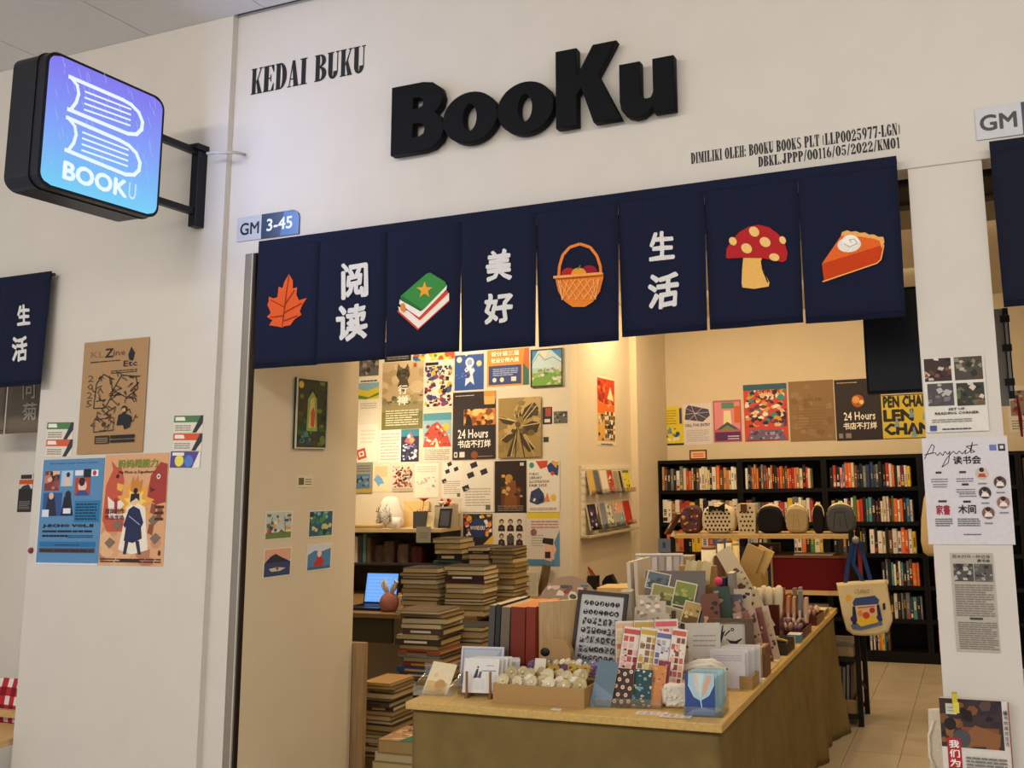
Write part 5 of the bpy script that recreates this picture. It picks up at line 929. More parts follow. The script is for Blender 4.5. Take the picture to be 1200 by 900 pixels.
# black hanging screen behind the curtain and a grey display board in the right bay
a=onY(1016,462,3.75); b=onY(1086,459,3.75); zt=onY(1016,340,3.75).z
sc=thing('hanging_screen','black flat screen hanging behind the curtain\'s right end','screen',(a.x,3.75,a.z)); w=b.x-a.x; h=zt-a.z
mb=MB(); mb.box(0,w,0,.05,0,h,'#0e0e10'); mb.build('casing','dark',sc,None,.006)
mb=MB(); mb.box(.01,w-.01,-.003,-.0005,.012,h-.012,'#121215'); mb.build('screen_panel','gloss',sc)
mb=MB(); mb.box(w*.45,w*.55,.052,.07,h*.5,3.125-a.z,'#1a1a1c'); mb.build('ceiling_bracket','metal',sc)
xl_=onY(1161,420,4.0).x; xr_=onY(1179,420,4.0).x; z1_=onY(1170,362,4.0).z; z0_=onY(1170,476,4.0).z
sc=thing('display_board','grey display board with black edge strip hanging in the right bay','board',(xl_,4.0,z0_)); w=xr_-xl_; h=z1_-z0_
mb=MB(); mb.box(-.05,w,0,.02,0,h,'#8a8578'); mb.build('board_panel','metal',sc)
mb=MB(); mb.box(w,w+.022,-.012,.03,.03,h+.0,'#16161a'); mb.build('edge_strip','metal',sc); mb=MB(); mb.box(w+.005,w+.016,-.016,-.012,.06,h-.03,'#8f8f8c'); mb.build('metal_rail','metal',sc)
for q in (.2,.55,.85): mb=MB(); mb.box(w-.012,w+.026,-.018,-.0165,h*q,h*q+.03,'#101013'); mb.build('clamp','metal',sc)
mb=MB(); mb.tube([(w+.03,-.02,h*.1),(w+.035,-.02,-.06),(w+.036,-.02,-.13)],[.003,.008,.004],'#7a1f26'); mb.build('tassel','cloth',sc)
mb=MB(); mb.box(w*.3,w*.34,.005,.012,h,3.125-z0_,'#77736a'); mb.build('hanging_rod','metal',sc)

# ------------------------------------------------------------------ desk with the book stacks, under the poster wall
DX0,DX1,DY0,DY1,DZ=-5.1,-3.15,5.24,6.29,.74
dk=thing('desk','long desk with worn wooden top and dark front, carrying laptop and book stacks','desk',(DX0,DY0,0)); T=Matrix.Translation((-DX0,-DY0,0))
mb=MB(); mb.box(DX0,DX1,DY0,DY1,DZ-.028,DZ,'#8a6a3e'); mb.build('desktop','wood',dk,T)
mb=MB(); mb.box(DX0,-3.80,DY0+.03,DY0+.05,.545,DZ-.0285,'#4a4434'); mb.build('front_apron','cloth',dk,T)
for x in (DX0+.05,-4.2,DX1-.07):
    for y in (DY0+.06,DY1-.1): mb=MB(); mb.box(x,x+.05,y,y+.05,0,DZ-.0285,'#2a221a'); mb.build('leg','dark',dk,T)
mb=MB(); mb.box(-3.86,DX1-.08,DY0+.5,DY0+.52,.05,DZ-.0285,'#2a2018'); mb.build('modesty_panel','dark',dk,T)
# raised shelf on the desk against the wall
hz=1.248; hu=thing('desk_shelf','dark desk hutch with pale wooden shelf against the poster wall','shelf',(-5.0,6.0,DZ)); T=Matrix.Translation((5.0,-6.0,-DZ)); hx1=onY(521,619,6.05).x
mb=MB(); mb.box(-5.05,hx1,6.0,6.29,hz-.026,hz,'#c4a878'); mb.build('shelf_board','wood',hu,T)
for x in (-5.05,hx1-.03): mb=MB(); mb.box(x,x+.025,6.01,6.285,DZ,hz-.0265,'#2a2622'); mb.build('side_panel','dark',hu,T)
mb=MB(); mb.box(-5.02,hx1-.03,6.265,6.285,DZ,hz-.027,'#3a3632'); mb.build('back_panel','dark',hu,T)
mb=MB(); mb.box(-5.02,hx1-.03,6.02,6.265,DZ+.23,DZ+.245,'#33302c'); mb.build('inner_shelf','dark',hu,T)
# laptop
a=onZ(398,716,DZ); b=onZ(449,716,DZ); lp=thing('laptop','open dark laptop with bright blue screen on the desk','laptop',(a.x,5.34,DZ)); LW=b.x-a.x-.03; zt=onY(430,673,5.55).z-DZ
mb=MB(); mb.box(0,LW,0,.21,.001,.018,'#23262e'); mb.build('keyboard_base','metal',lp)
mb=MB(); mb.grid=None
for i in range(12):
    for j in range(4): mb.box(.02+i*(LW-.04)/12,.02+(i+.85)*(LW-.04)/12,.08+j*.028,.08+j*.028+.022,.018,.0205,'#121419')
mb.build('keys','gloss',lp)['kind']='stuff'
LT=Matrix.Translation((0,.205,.018))@Matrix.Rotation(-.16,4,'X')
mb=MB(); mb.box(0,LW,0,.008,0,zt,'#171a22'); ld=mb.build('lid','metal',lp,LT)
mb=MB(); sh=Sheet(LW-.02,zt-.022,mb,fn=lambda u,v,n:(u+.01,-.0006-n,v+.011)); sh.r(0,0,1,1,(.16,.42,.95)); sh.lines(.06,.1,.8,.95,7,(.26,.50,.98),4,.3); mb.build('screen','emit',ld)
# rabbit-eared pink pouch
p=onZ(456,716,DZ); pk=thing('rabbit_pouch','round pink pouch with white rabbit ears beside the laptop','pouch',(p.x,p.y,DZ))
r=.070; mb=MB(); mb.lathe([(.015,.0015),(r*.8,.006),(r,.045),(r*.98,.075),(r*.75,.105),(r*.3,.122),(.005,.125)],0,0,'#b5786a',18,0,True,1,.8); mb.build('pouch_body','cloth',pk)
for s in (-1,1): mb=MB(); mb.tube([(s*.018,0,.118),(s*.05,0,.16),(s*.060,0,.195),(s*.045,0,.205),(s*.030,0,.17),(s*.014,0,.125)],.012,'#e6dccb'); mb.build('ear','cloth',pk)

# stacked books
def flat_book(x,y,z,w,d,t,cov,page,rz,lab,grp,spine='left'):
    o=thing('book',lab,'book',(x,y,z),rz,grp); e=.0025
    mb=MB(); mb.box(-w/2,w/2,-d/2,d/2,0,e,cov); mb.box(-w/2,w/2,-d/2,d/2,t-e,t-.0004,cov)
    if spine=='left': mb.box(-w/2,-w/2+e,-d/2,d/2,e,t-e,cov)
    elif spine=='front':
        mb.box(-w/2,w/2,-d/2,-d/2+e,e,t-e,cov); ink=rb.choice(['#d9cdb5','#c9a24a','#e6dccb','#26221e'])
        if t>.012: mb.face([(-w*.3,-d/2-.0006,t*.3),(w*.2,-d/2-.0006,t*.3),(w*.2,-d/2-.0006,t*.7),(-w*.3,-d/2-.0006,t*.7)],ink)
    mb.build('cover','paper',o)
    mb=MB(); i0=.003 if spine!='front' else e+.0002; mb.box(-w/2+.003,w/2-.004,-d/2+i0,d/2-.004,e+.0002,t-e-.0002,page); mb.build('page_block','paper',o); return o
PG=['#b8a06e','#c9b586','#a8905c','#bfab80','#a38856','#cbbb94']; CV=['#5a4628','#7a643c','#3c3020','#8f7a4c','#4a3c2c','#6a5234','#2e261e']  # covers darkened to paint in the shaded gaps between stacked books
def stack(name,x,y,z0,ztop,w,d,n,seed,first=None,jit=.012,rot=.06,base=0,special={},vary=.12,front=0.0):
    global rb; rs=random.Random(seed); ts=[rs.uniform(.7,1.45) for _ in range(n)]; k=(ztop-z0)/sum(ts); z=z0
    for i,q in enumerate(ts):
        t=q*k; nth=n-i; sp=special.get(nth,{}); cov=sp.get('c',rs.choice(CV)); pg=sp.get('p',rs.choice(PG)); ww=w*rs.uniform(1-vary,1); dd=d*rs.uniform(1-vary,1)
        what=sp.get('l', 'tan' if cov in ('#8a7248','#a08a5a','#7a6040') else 'brown'); sd='front' if (sp.get('s') or rs.random()<front) else 'left'
        posn='on top of' if nth==1 else ('at the bottom of' if nth==n else f'{ORD(nth)} from the top in')
        flat_book(x+rs.uniform(-jit,jit),y+rs.uniform(-jit,jit),z+.0004,ww,dd,t-.0004,cov,pg,base+rs.uniform(-rot,rot),f'{what} book lying {posn} {name}',f'books in {name}',sd); z+=t
def stk(name,px0,px1,pyb,pyt,Y,d,n,seed,z0=None,**k):
    a=onY(px0,pyt,Y); b=onY(px1,pyt,Y); w=b.x-a.x; zb=z0 if z0 is not None else onY((px0+px1)/2,pyb,Y).z; stack(name,(a.x+b.x)/2,Y+d/2,zb,onY((px0+px1)/2,pyt,Y).z,w,d,n,seed,**k)
BLK={'c':'#1d1c1e','l':'black'}
stk('the desk stack beside the pouch',469,513,720,666,5.28,.20,11,1,z0=DZ,special={1:BLK})
stk('the front right desk stack',520,567,722,664,5.26,.20,11,2,z0=DZ,special={1:BLK,3:{'c':'#2a2426','l':'black','s':1},4:{'c':'#4a1f1c','l':'maroon','s':1}})
stk('the short rear desk stack',508,541,662,631,5.62,.19,14,3,z0=DZ,special={4:{'c':'#20262c','l':'black','s':1},5:{'c':'#2f4a3e','l':'dark green','s':1}})
stk('the tall right desk stack',575,603,705,642,5.62,.22,14,4,z0=DZ,special={1:{'c':'#2f2a26','l':'dark'},2:{'c':'#3a4a34','l':'green'}})
stk('the rear middle desk stack',547,573,705,641,5.62,.22,13,5,z0=DZ,special={1:{'c':'#2a2624','l':'dark'}},front=.3)
GR={'c':'#8a3a2a','l':'reddish'}
stk('the tallest floor stack',466,519,900,716,4.62,.24,25,6,z0=.2,special={6:{'c':'#b5a98a','l':'cream'},9:{'c':'#9a4a30','l':'reddish','s':1},10:{'c':'#9a948a','l':'grey','s':1},12:{'c':'#8a3428','l':'red','s':1},13:{'c':'#2a4a7a','l':'blue','s':1},14:{'c':'#8a4a34','l':'reddish','s':1},15:{'c':'#6a665c','l':'grey','s':1},18:{'c':'#4a2f26','l':'brown','s':1},20:{'c':'#3a2420','l':'dark brown','s':1}},front=.35,jit=.018)
stk('the right floor stack',524,566,900,735,4.86,.22,9,7,z0=.45,special={1:{'c':'#2a2624','l':'dark'}},jit=.018)
stk('the rear floor stack',506,528,900,728,4.98,.18,10,12,z0=.3,front=.3)
stk('the left floor stack',427,461,900,800,4.22,.22,17,8,z0=.18,front=.3,special={1:{'c':'#b0884a','l':'tan'}})
for nm,px,Y,hh,lab in (('carton',492,4.62,.1995,'flat brown carton on the floor under the tallest book stack'),('carton',444,4.22,.1795,'flat brown carton on the floor under the left book stack'),('carton',545,4.86,.4495,'brown carton on the floor under the right book stack'),('carton',517,4.98,.2995,'low brown carton on the floor under the rear book stack')):
    p=onY(px,800,Y); mb=MB(); mb.box(-.07 if hh==.2995 else -.115,.07 if hh==.2995 else .115,.0,.22 if hh>.4 else .18,0,hh,'#7d6238'); tag(mb.build(nm,'paper',None,Matrix.Translation((p.x,Y,0))),lab,'box')
def art_cover(s): s.r(0,0,1,1,'#a8845e'); s.poly([(.55,0),(1,0),(1,1),(.8,1)],'#1f6a5c'); s.blobs(.05,.1,.62,.95,22,['#c9a07a','#6a4a34','#8a6a4a','#d9c09a'],.06,.13,3)
n0=len(bpy.data.objects)
stk('the low front floor stack',438,487,900,868,4.0,.26,6,9,z0=.0005,rot=.03,special={1:{'c':'#8a6a4a','l':'brown and green illustrated'},2:{'c':'#c9bda8','l':'cream'}})
tp=[o for o in S.objects if o.get('group')=='books in the low front floor stack' and 'on top' in o['label']][0]
pb_=[c for c in tp.children if c.name.startswith('cover')][0]; zz=max(v.co.z for v in pb_.data.vertices); hw=max(v.co.x for v in pb_.data.vertices); hd=max(v.co.y for v in pb_.data.vertices)
mb=MB(); sh=Sheet(2*hw,2*hd,mb,fn=lambda u,v,n:(u-hw,v-hd,zz+.0003+n)); art_cover(sh); mb.build('cover_picture','paper',tp)

# things on the desk shelf
zs=hz+.0006
def onshelf(px,py=619,Y=6.12): return onY(px,py,Y)
p=onshelf(452); sp=thing('scribbled_bag','white sack scribbled with thin black lines on the desk shelf','bag',(p.x,6.17,zs))
mb=MB(); R=[]; h=onY(452,582,6.15).z-zs
for z,r in ((0,.10),(.08*h,.12),(.45*h,.115),(.8*h,.08),(.95*h,.06),(h,.03)): R.append([(r*(1+.08*math.sin(5*a)) *math.cos(a), .6*r*(1+.08*math.sin(5*a))*math.sin(a), z) for a in [2*PI*k/20 for k in range(20)]])
mb.ring(R,'#ddd5c6'); mb.build('bag_body','cloth',sp); mb=MB(); rd=random.Random(4)
for k in range(14):
    z=rd.uniform(.12,.7)*h; x=rd.uniform(-.07,.07); P=[]
    for q in range(5): P.append((x+rd.uniform(-.03,.03),-.082+abs(x)*.12,z+rd.uniform(-.04,.04)))
    mb.tube(P,.0018,'#33302e',4)
o=mb.build('drawn_lines','cloth',sp); o['kind']='stuff'
p0=onshelf(425); mb=MB(); mb.tube([(0,0,.017),(.30,.02,.022)],[.016,.018],'#b59a6a',10); tag(mb.build('paper_roll','paper',None,Matrix.Translation((p0.x-.05,6.03,zs))),'tan paper roll lying on the desk shelf before the scribbled sack','roll')
a=onY(462,618,6.2); mb=paper_sheet(.24,.20,'#d9b87a',lambda s:(s.line([(0,1),(.5,.55),(1,1)],.012,'#b08f52'),),.012); tag(mb.build('kraft_envelope','paper',None,Matrix.Translation((a.x+.03,6.255,zs))@Matrix.Rotation(0,4,'X')@Matrix.Rotation(-.12,4,'X')),'yellow kraft envelope leaning on the wall behind the white mug','envelope')
p=onshelf(471); mg_=thing('white_mug','plain white mug on the desk shelf','mug',(p.x,6.05,zs)); mb=MB(); mb.lathe([(.03,0),(.036,.004),(.038,.085),(.034,.085),(.032,.01),(.001,.008)],0,0,'#dcd6cc',16); mb.build('cup','gloss',mg_); mb=MB(); mb.tube([(.036,0,.07),(.06,0,.065),(.062,0,.03),(.037,0,.02)],.005,'#dcd6cc'); mb.build('handle','gloss',mg_)
a=onshelf(490); b=onshelf(505); w=b.x-a.x; pc=thing('pen_box','dark grey pen box holding pens on the desk shelf','pen holder',(a.x,6.05,zs)); h=onY(497,599,6.1).z-zs
mb=MB(); c='#4a4c4e'
for bx in ((0,w,0,.004,0,h),(0,w,.066,.07,0,h),(0,.004,.004,.066,0,h),(w-.004,w,.004,.066,0,h),(.004,w-.004,.004,.066,0,.004)): mb.box(*bx,c)
mb.build('box_body','gloss',pc)
for k,(x,c) in enumerate(((.2,'#1d1d20'),(.35,'#b5303a'),(.5,'#c43a4a'),(.62,'#2a2a30'),(.78,'#8a8a8e'))):
    mb=MB(); mb.tube([(0,0,0),(.008*(k-2),.01,.13+.012*(k%3))],.004,c,6); tag(mb.build('pen','gloss',None,Matrix.Translation((a.x+x*w,6.085,zs+.006))),['black pen at the left in the grey pen box','red pen in the grey pen box','pink pen in the grey pen box','second black pen in the grey pen box','grey pen at the right in the grey pen box'][k],'pen','pens in the grey pen box')
p=onshelf(478); fv=thing('flower_vase','single red flower in a thin clear tube on the desk shelf','vase',(p.x+.09,6.17,zs)); h=onY(496,585,6.17).z-zs
mb=MB(); mb.lathe([(.02,0),(.02,.10),(.018,.10),(.018,.004)],0,0,'#dfe3e0',12); mb.build('glass_tube','clear',fv); mb=MB(); mb.tube([(0,0,.006),(.01,0,h*.6),(.02,0,h-.015)],.003,'#4a6a34',6); mb.build('stem','cloth',fv)
for k in range(9): a_=2*PI*k/9; mb=MB(); mb.prism([(0,-.008),(.03,-.016),(.046,0),(.03,.016),(0,.008)],lambda u,v,d,a_=a_:(.02+u*math.cos(a_)-v*math.sin(a_),(u*math.sin(a_)+v*math.cos(a_))*.7,h-.015+u*.5+d),0,.002,'#d9503a'); mb.build('petal','cloth',fv)
a=onshelf(508); fr=thing('photo_stand','black framed photo with cream card on the desk shelf','frame',(a.x+.01,6.03,zs)); w=onshelf(531).x-a.x; w=.17; h=.15
mb=paper_sheet(w*.62,h,'#26262a',lambda s:s.r(.12,.12,.88,.88,'#4a4a50'),.012); mb.build('frame_panel','gloss',fr,Matrix.Translation((-.02+w*.4,.06,0))@Matrix.Rotation(-.2,4,'X'))
mb=paper_sheet(w*.42,h*.85,'#cbb98c',lambda s:s.lines(.15,.3,.85,.8,4,'#a8966a',2),.003); mb.build('cream_card','paper',fr,Matrix.Translation((-.04,.02,0))@Matrix.Rotation(-.2,4,'X'))
a=onshelf(500); bx=thing('goods_box','open box of small red and dark toys at the right end of the desk shelf','box',(hx1-.16,6.15,zs)); 
mb=MB()
for q in ((0,.15,0,.004,0,.16),(0,.15,.10,.104,0,.18),(0,.004,.004,.10,0,.17),(.146,.15,.004,.10,0,.17),(.004,.146,.004,.10,0,.004)): mb.box(*q,'#b5a98e')
mb.build('box_body','paper',bx); mb=MB(); rd=random.Random(7)
for k in range(16):
    x,y,z=rd.uniform(.02,.13),rd.uniform(.02,.085),rd.uniform(.15,.21); r=rd.uniform(.012,.02); mb.lathe([(.001,z-r),(r,z),(r*.7,z+r*.7),(.001,z+r)],x,y,rd.choice(['#c4452f','#2a2628','#d9553a','#8a3a34','#e0d4c4']),7)
o=mb.build('toys','cloth',bx); o['kind']='stuff'
mb=paper_sheet(.13,.12,'#8a8678',lambda s:s.lines(.2,.3,.8,.7,3,'#6a665a',3),.002); tag(mb.build('paper_note','paper',None,Matrix.Translation((onY(487,636,5.99).x,5.997,onY(487,636,5.99).z))),'grey note paper hanging from the edge of the desk shelf','note')
# inside the hutch
for k,(px,wd,h,c,lab) in enumerate(((413,.035,.20,'#cfc8b6','white folder standing in the desk hutch, leftmost'),(419,.03,.21,'#3a3a3e','charcoal folder standing in the desk hutch'),(424,.03,.22,'#4a7a74','teal folder standing in the desk hutch'),(429,.03,.19,'#5e4a34','brown folder standing in the desk hutch'))):
    p=onY(px,690,6.06); mb=MB(); mb.box(0,wd,0,.18,0,h,c); tag(mb.build('folder','paper',None,Matrix.Translation((p.x,6.06,DZ+.2455))),lab,'folder','folders in the desk hutch')
rd=random.Random(9)
for k,(px,w,h,c,nm,lab) in enumerate(((442,.10,.13,'#4a3a2c','paper_bag','brown crumpled paper bag inside the desk hutch'),(454,.10,.16,'#5a4a3c','paper_bag','darker brown paper bag inside the desk hutch'),(471,.10,.14,'#6a5a4a','carton','tan carton inside the desk hutch'),(487,.10,.12,'#5a1f22','carton','dark red carton at the right inside the desk hutch'))):
    p=onY(px,650,6.08); mb=MB(); mb.ring([[(x*q*w/2,y*q*.09+.09,z) for x,y in ((-1,-.8),(0,-1),(1,-.8),(1,.8),(0,1),(-1,.8))] for z,q in ((0,.95),(h*.5,1.0),(h,.86))],c,0,False); tag(mb.build(nm,'paper',None,Matrix.Translation((p.x,6.07,DZ+.2458))),lab,'bag' if 'bag' in nm else 'box')
for k,(px,w,h,c,lab) in enumerate(((437,.06,.05,'#c9bda4','cream block before the desk hutch'),(448,.08,.03,'#d2b98a','tan card pile before the desk hutch'),(461,.05,.035,'#d97a3a','orange tape block before the desk hutch'),(466,.07,.025,'#c9c2b0','white note pad before the desk hutch'),(497,.09,.11,'#b5ad9a','pale card box with dark emblem at the right before the desk hutch'))):
    p=onY(px,665,5.9); mb=MB(); mb.box(0,w,0,.06,0,h,c); 
    if k==4: sh=Sheet(w,h,mb); sh.c(.5,.6,.2,'#6a5a4a')
    tag(mb.build('desk_item','paper',None,Matrix.Translation((p.x,5.88,DZ+.0006))),lab,'stationery')
# desk right end: white board, flower fan, wooden post
a=onY(606,694,6.2); b=onY(622,694,6.2); zt=onY(614,671,6.2).z
mb=paper_sheet(.16,zt-DZ,'#c4bba4',lambda s:s.r(.06,.05,.94,.95,'#b5ac96'),.012); tag(mb.build('white_board','paper',None,Matrix.Translation((a.x,6.22,DZ+.0006))@Matrix.Rotation(-.1,4,'X')),'pale grey board standing at the right end of the desk','board')
mb=MB(); mb.box(0,.15,0,.02,0,.016,'#1d1c1e'); tag(mb.build('black_case','gloss',None,Matrix.Translation((a.x+.0,6.1,DZ+.0006))),'small black case lying before the pale board on the desk','case')
# low wooden cabinet and open crate behind the tables, under the wall rack
a=onX(677,690,-2.93); cb=thing('low_cabinet','low dark wooden cabinet under the wall book rack, partly hidden by stock','cabinet',(-2.945,6.45,0)); cz=onY(700,690,6.6).z
mb=MB(); mb.box(0,.62,0,.5,0,cz-.02,'#5e4428'); mb.build('cabinet_body','wood',cb); mb=MB(); mb.box(-.0,.63,-.01,.51,cz-.0195,cz,'#8a6a40'); mb.build('top_board','wood',cb); mb=MB(); mb.box(.30,.60,-.004,-.0005,cz*.3,cz-.05,'#2a1d12'); mb.build('dark_front_panel','dark',cb)  # flat dark panel stands for the shade inside an open front
zc=cz+.0006
ph=thing('pen_holder','black pen holder with red pencils on the low cabinet','pen holder',(onY(688,680,6.55).x,6.56,zc)); mb=MB(); mb.box(0,.075,0,.06,0,.10,'#17161a'); mb.build('box_body','gloss',ph)
for k in range(3): mb=MB(); mb.tube([(.02+.015*k,.03,.095),(-.01+.012*k,.03,.165-.01*k)],.0045,'#b32f26',6); tag(mb.build('pencil','gloss',None,Matrix.Translation((onY(688,680,6.55).x,6.56,zc+.006))),['red pencil at the left in the black pen holder','red pencil in the middle of the black pen holder','red pencil at the right in the black pen holder'][k],'pencil','pencils in the black pen holder')
p=onY(705,683,6.55); mb=MB(); mb.prism([(0,0),(.11,0),(.11,.05),(.075,.115),(.03,.10),(0,.06)],lambda u,v,d:(u,d,v),0,.05,'#151417'); tag(mb.build('tape_dispenser','gloss',None,Matrix.Translation((p.x,6.56,zc))),'black tape dispenser on the low cabinet beside the pen holder','dispenser')
for k in range(3):
    mb=MB(); mb.box(0,.24,0,.18,0,.010,['#c9b48a','#8a6a44','#d2c4a0'][k]); tag(mb.build('notebook','paper',None,Matrix.Translation((onY(722,684,6.55).x,6.52,zc+.011*k))@Matrix.Rotation(.08*k,4,'Z')),['cream notebook at the bottom of the small pile on the low cabinet','brown notebook in the middle of the small pile on the low cabinet','cream notebook on top of the small pile on the low cabinet'][k],'notebook','notebooks on the low cabinet')

# ------------------------------------------------------------------ the two long sales tables under one cloth
TZ=.74; TX0,TX1,TY0,TY1=-2.286,-.945,3.27,6.06
for i,(y0,y1,lab) in enumerate(((TY0,4.664,'front long sales table with pale wooden top, cloth-covered sides'),(4.666,TY1,'rear long sales table with pale wooden top, behind the front one'))):
    t=thing('sales_table',lab,'table',(TX0,y0,0)); T=Matrix.Translation((-TX0,-y0,0))
    mb=MB(); mb.box(TX0,TX1,y0,y1,TZ-.03,TZ,'#c2a05c'); mb.build('tabletop','wood',t,T,.003)
    for x in (TX0+.08,TX1-.12):
        for y in (y0+.08,y1-.12): mb=MB(); mb.box(x,x+.04,y,y+.04,0,TZ-.0305,'#6a5a40'); mb.build('leg','woodz',t,T)
def skirt():
    per=[]; ins=.022; x0,x1,y0,y1=TX0+ins,TX1-ins,TY0+ins,TY1-ins
    n=46
    for k in range(n): per.append((x0+(x1-x0)*k/n,y0,0,-1))
    m=90
    for k in range(m): per.append((x1,y0+(y1-y0)*k/m,1,0))
    for k in range(n): per.append((x1-(x1-x0)*k/n,y1,0,1))
    for k in range(m): per.append((x0,y1-(y1-y0)*k/m,-1,0))
    N=len(per); nz=16; V=[]; rd=random.Random(5); phs=[rd.random()*6 for _ in range(6)]
    for b in range(nz+1):
        t=b/nz; z=TZ-.031-(TZ-.035)*t
        for k,(x,y,nx,ny) in enumerate(per):
            s=x*1.0+y*1.3; amp=(.034 if nx==1 else .022)*t
            w=math.sin(s*9+phs[0])*.5+math.sin(s*17+phs[1]+t*1.5)*.3+math.sin(s*31+phs[2])*.2
            if ny==-1: w=(math.sin(x*6+2.2*t+phs[3])*.5+math.sin(x*13-3*t+phs[4])*.25)*.6
            d=amp*w+.012*t
            # corner flare at the far right end
            fl=.05*t*t*max(0,1-abs(y-y1)/.35) if nx==1 else 0
            V.append((x+nx*(d+fl),y+ny*d,z))
    F_=[]
    for b in range(nz):
        for k in range(N): k2=(k+1)%N; F_.append((b*N+k,(b+1)*N+k,(b+1)*N+k2,b*N+k2))
    mb=MB(); mb.poly(V,F_,'#75623a',0,True); o=mb.build('tablecloth','linen'); md=o.modifiers.new('thick','SOLIDIFY'); md.thickness=.002; md.offset=-1
    tag(o,'khaki linen cloth hanging in folds to the floor around the sales tables','tablecloth')
skirt()
def mpp(P): return ((Vector(P)-O0).dot(_fw))/F
def at(px,py,z=TZ): return onZ(px,py,z)
def stand(name,label,cat,x0,x1,yb,yt,base,art=None,yaw=.2,tilt=.22,t=.002,z=TZ,group=None,mat='paper',edge=None,roll=0,P=None,lift=.0006,wscale=1.0):
    P=P or at((x0+x1)/2,yb,z); m=mpp(P); va=math.atan2(-P.x,P.y); w=(x1-x0)*m/max(.35,math.cos(va-yaw))*wscale; h=(onY((x0+x1)/2,yt,P.y+.07).z-z)/math.cos(tilt)
    mb=paper_sheet(w,h,base,art,t,edge); M4=Matrix.Translation((P.x,P.y,z+lift))@Matrix.Rotation(yaw,4,'Z')@Matrix.Rotation(-tilt,4,'X')@Matrix.Rotation(roll,4,'Y')@Matrix.Translation((-w/2,0,0))
    o=mb.build(name,mat,None,M4); tag(o,label,cat,group); o['_wh']=None; del o['_wh']; return o,P,w,h
def box_tray(name,label,cat,P,w,d,h,col,yaw=0,wall=.006,mat='paper',group=None,z=TZ):
    t=thing(name,label,cat,(P[0],P[1],z+.0006),yaw,group)
    for nm,q in (('front_panel',(0,w,0,wall,0,h)),('back_panel',(0,w,d-wall,d,0,h)),('side_panel',(0,wall,wall,d-wall,0,h)),('side_panel',(w-wall,w,wall,d-wall,0,h)),('base_panel',(wall,w-wall,wall,d-wall,0,wall))):
        mb=MB(); mb.box(*q,col); mb.build(nm,mat,t)
    return t
def holder(name,label,P,w,d,h,yaw=0,group=None):
    """open clear acrylic stand: base, front lip, sloped back"""
    t=thing(name,label,'stand',(P[0],P[1],TZ+.0006),yaw,group); c='#e4e8e6'
    mb=MB(); mb.box(-w/2,w/2,-d/2,d/2,0,.003,c); mb.build('base_plate','clear',t)
    mb=MB(); mb.box(-w/2,w/2,-d/2,-d/2+.003,.0032,.035,c); mb.build('front_lip','clear',t)
    for s in (-1,1):
        mb=MB(); mb.prism([(-d/2+.004,.0035),(d/2,.0035),(d/2,h*.6),(-d/2+.004,.035)],lambda u,v,dd,s=s:(s*(w/2-.0015)+dd,u,v),-.0015,.0015,c); mb.build('side_plate','clear',t)
    mb=MB(); mb.box(-w/2+.004,w/2-.004,d/2-.004,d/2-.001,.0035,h,c); mb.build('back_plate','clear',t); return t

# 1 front left: clear holder with slanted cream cards
P=at(512,812); holder('card_holder','low clear acrylic holder with slanted cream cards at the table\'s left corner',P,.17,.10,.11,.1)
mb=paper_sheet(.115,.135,'#dccba4',lambda s:(s.r(.05,.03,.9,.4,'#cda86a'),s.c(.6,.3,.22,'#b98a4a',12),s.c(.3,.6,.10,'#d9bb86')),.003)
tag(mb.build('art_card','paper',None,Matrix.Translation((P.x-.055,P.y-.028,TZ+.0048))@Matrix.Rotation(.1,4,'Z')@Matrix.Rotation(-.55,4,'X')@Matrix.Rotation(.12,4,'Y')),'cream and ochre card leaning in the low clear holder at the left corner','card')
# 2 wooden mini easel with white cards, clear frame behind
P=at(565,816); es=thing('card_easel','small wooden two-peg easel holding white cards','easel',(P.x,P.y,TZ+.0006),.12)
for x in (-.052,.052):
    mb=MB(); mb.box(x-.006,x+.006,-.045,.05,0,.018,'#7d5a34'); mb.build('foot','wood',es); mb=MB(); mb.box(x-.004,x+.004,-.042,-.034,.018,.105,'#8a643a'); mb.build('peg','woodz',es)
mb=MB(); mb.box(-.11,.11,.0,.014,.004,.017,'#7d5a34'); mb.build('cross_bar','wood',es)
for k in range(4):
    ar=(lambda s:(s.poly([(.28,.42),(.36,.68),(.42,.70),(.40,.44)],'#3a3a46'),s.poly([(.40,.44),(.46,.62),(.52,.62),(.50,.42)],'#5a5a66'),s.c(.40,.74,.025,'#2b2b33'),s.lines(.52,.62,.92,.70,1,'#8a8a90',3),s.lines(.62,.78,.85,.82,1,'#77777d',5),s.r(.34,.1,.62,.38,'#d2d0cc'))) if k==0 else None
    mb=paper_sheet(.155,.135,'#dcd8d0' if k%2==0 else '#cfcac0',ar,.0025); tag(mb.build('greeting_card','paper',None,Matrix.Translation((P.x,P.y,TZ+.0006))@Matrix.Rotation(.12,4,'Z')@Matrix.Translation((-.078+.012*k,-.026+.016*k,.0185))@Matrix.Rotation(-.2,4,'X')),['white card with a small dark figure drawing at the front of the wooden easel','second white card in the wooden easel','third white card in the wooden easel','rear white card in the wooden easel'][k],'card','white cards in the wooden easel')
for k,(dx,dy,w,h) in enumerate(((.02,.075,.14,.135),(-.01,.12,.15,.13))):
    mb=paper_sheet(w,h,'#d2cec4',None,.003); tag(mb.build('greeting_card','paper',None,Matrix.Translation((P.x,P.y,TZ+.0006))@Matrix.Rotation(.12,4,'Z')@Matrix.Translation((dx-.03,dy,0))@Matrix.Rotation(-.15,4,'X')),['white sleeved card behind the easel, right one','white sleeved card behind the easel, left one'][k],'card')
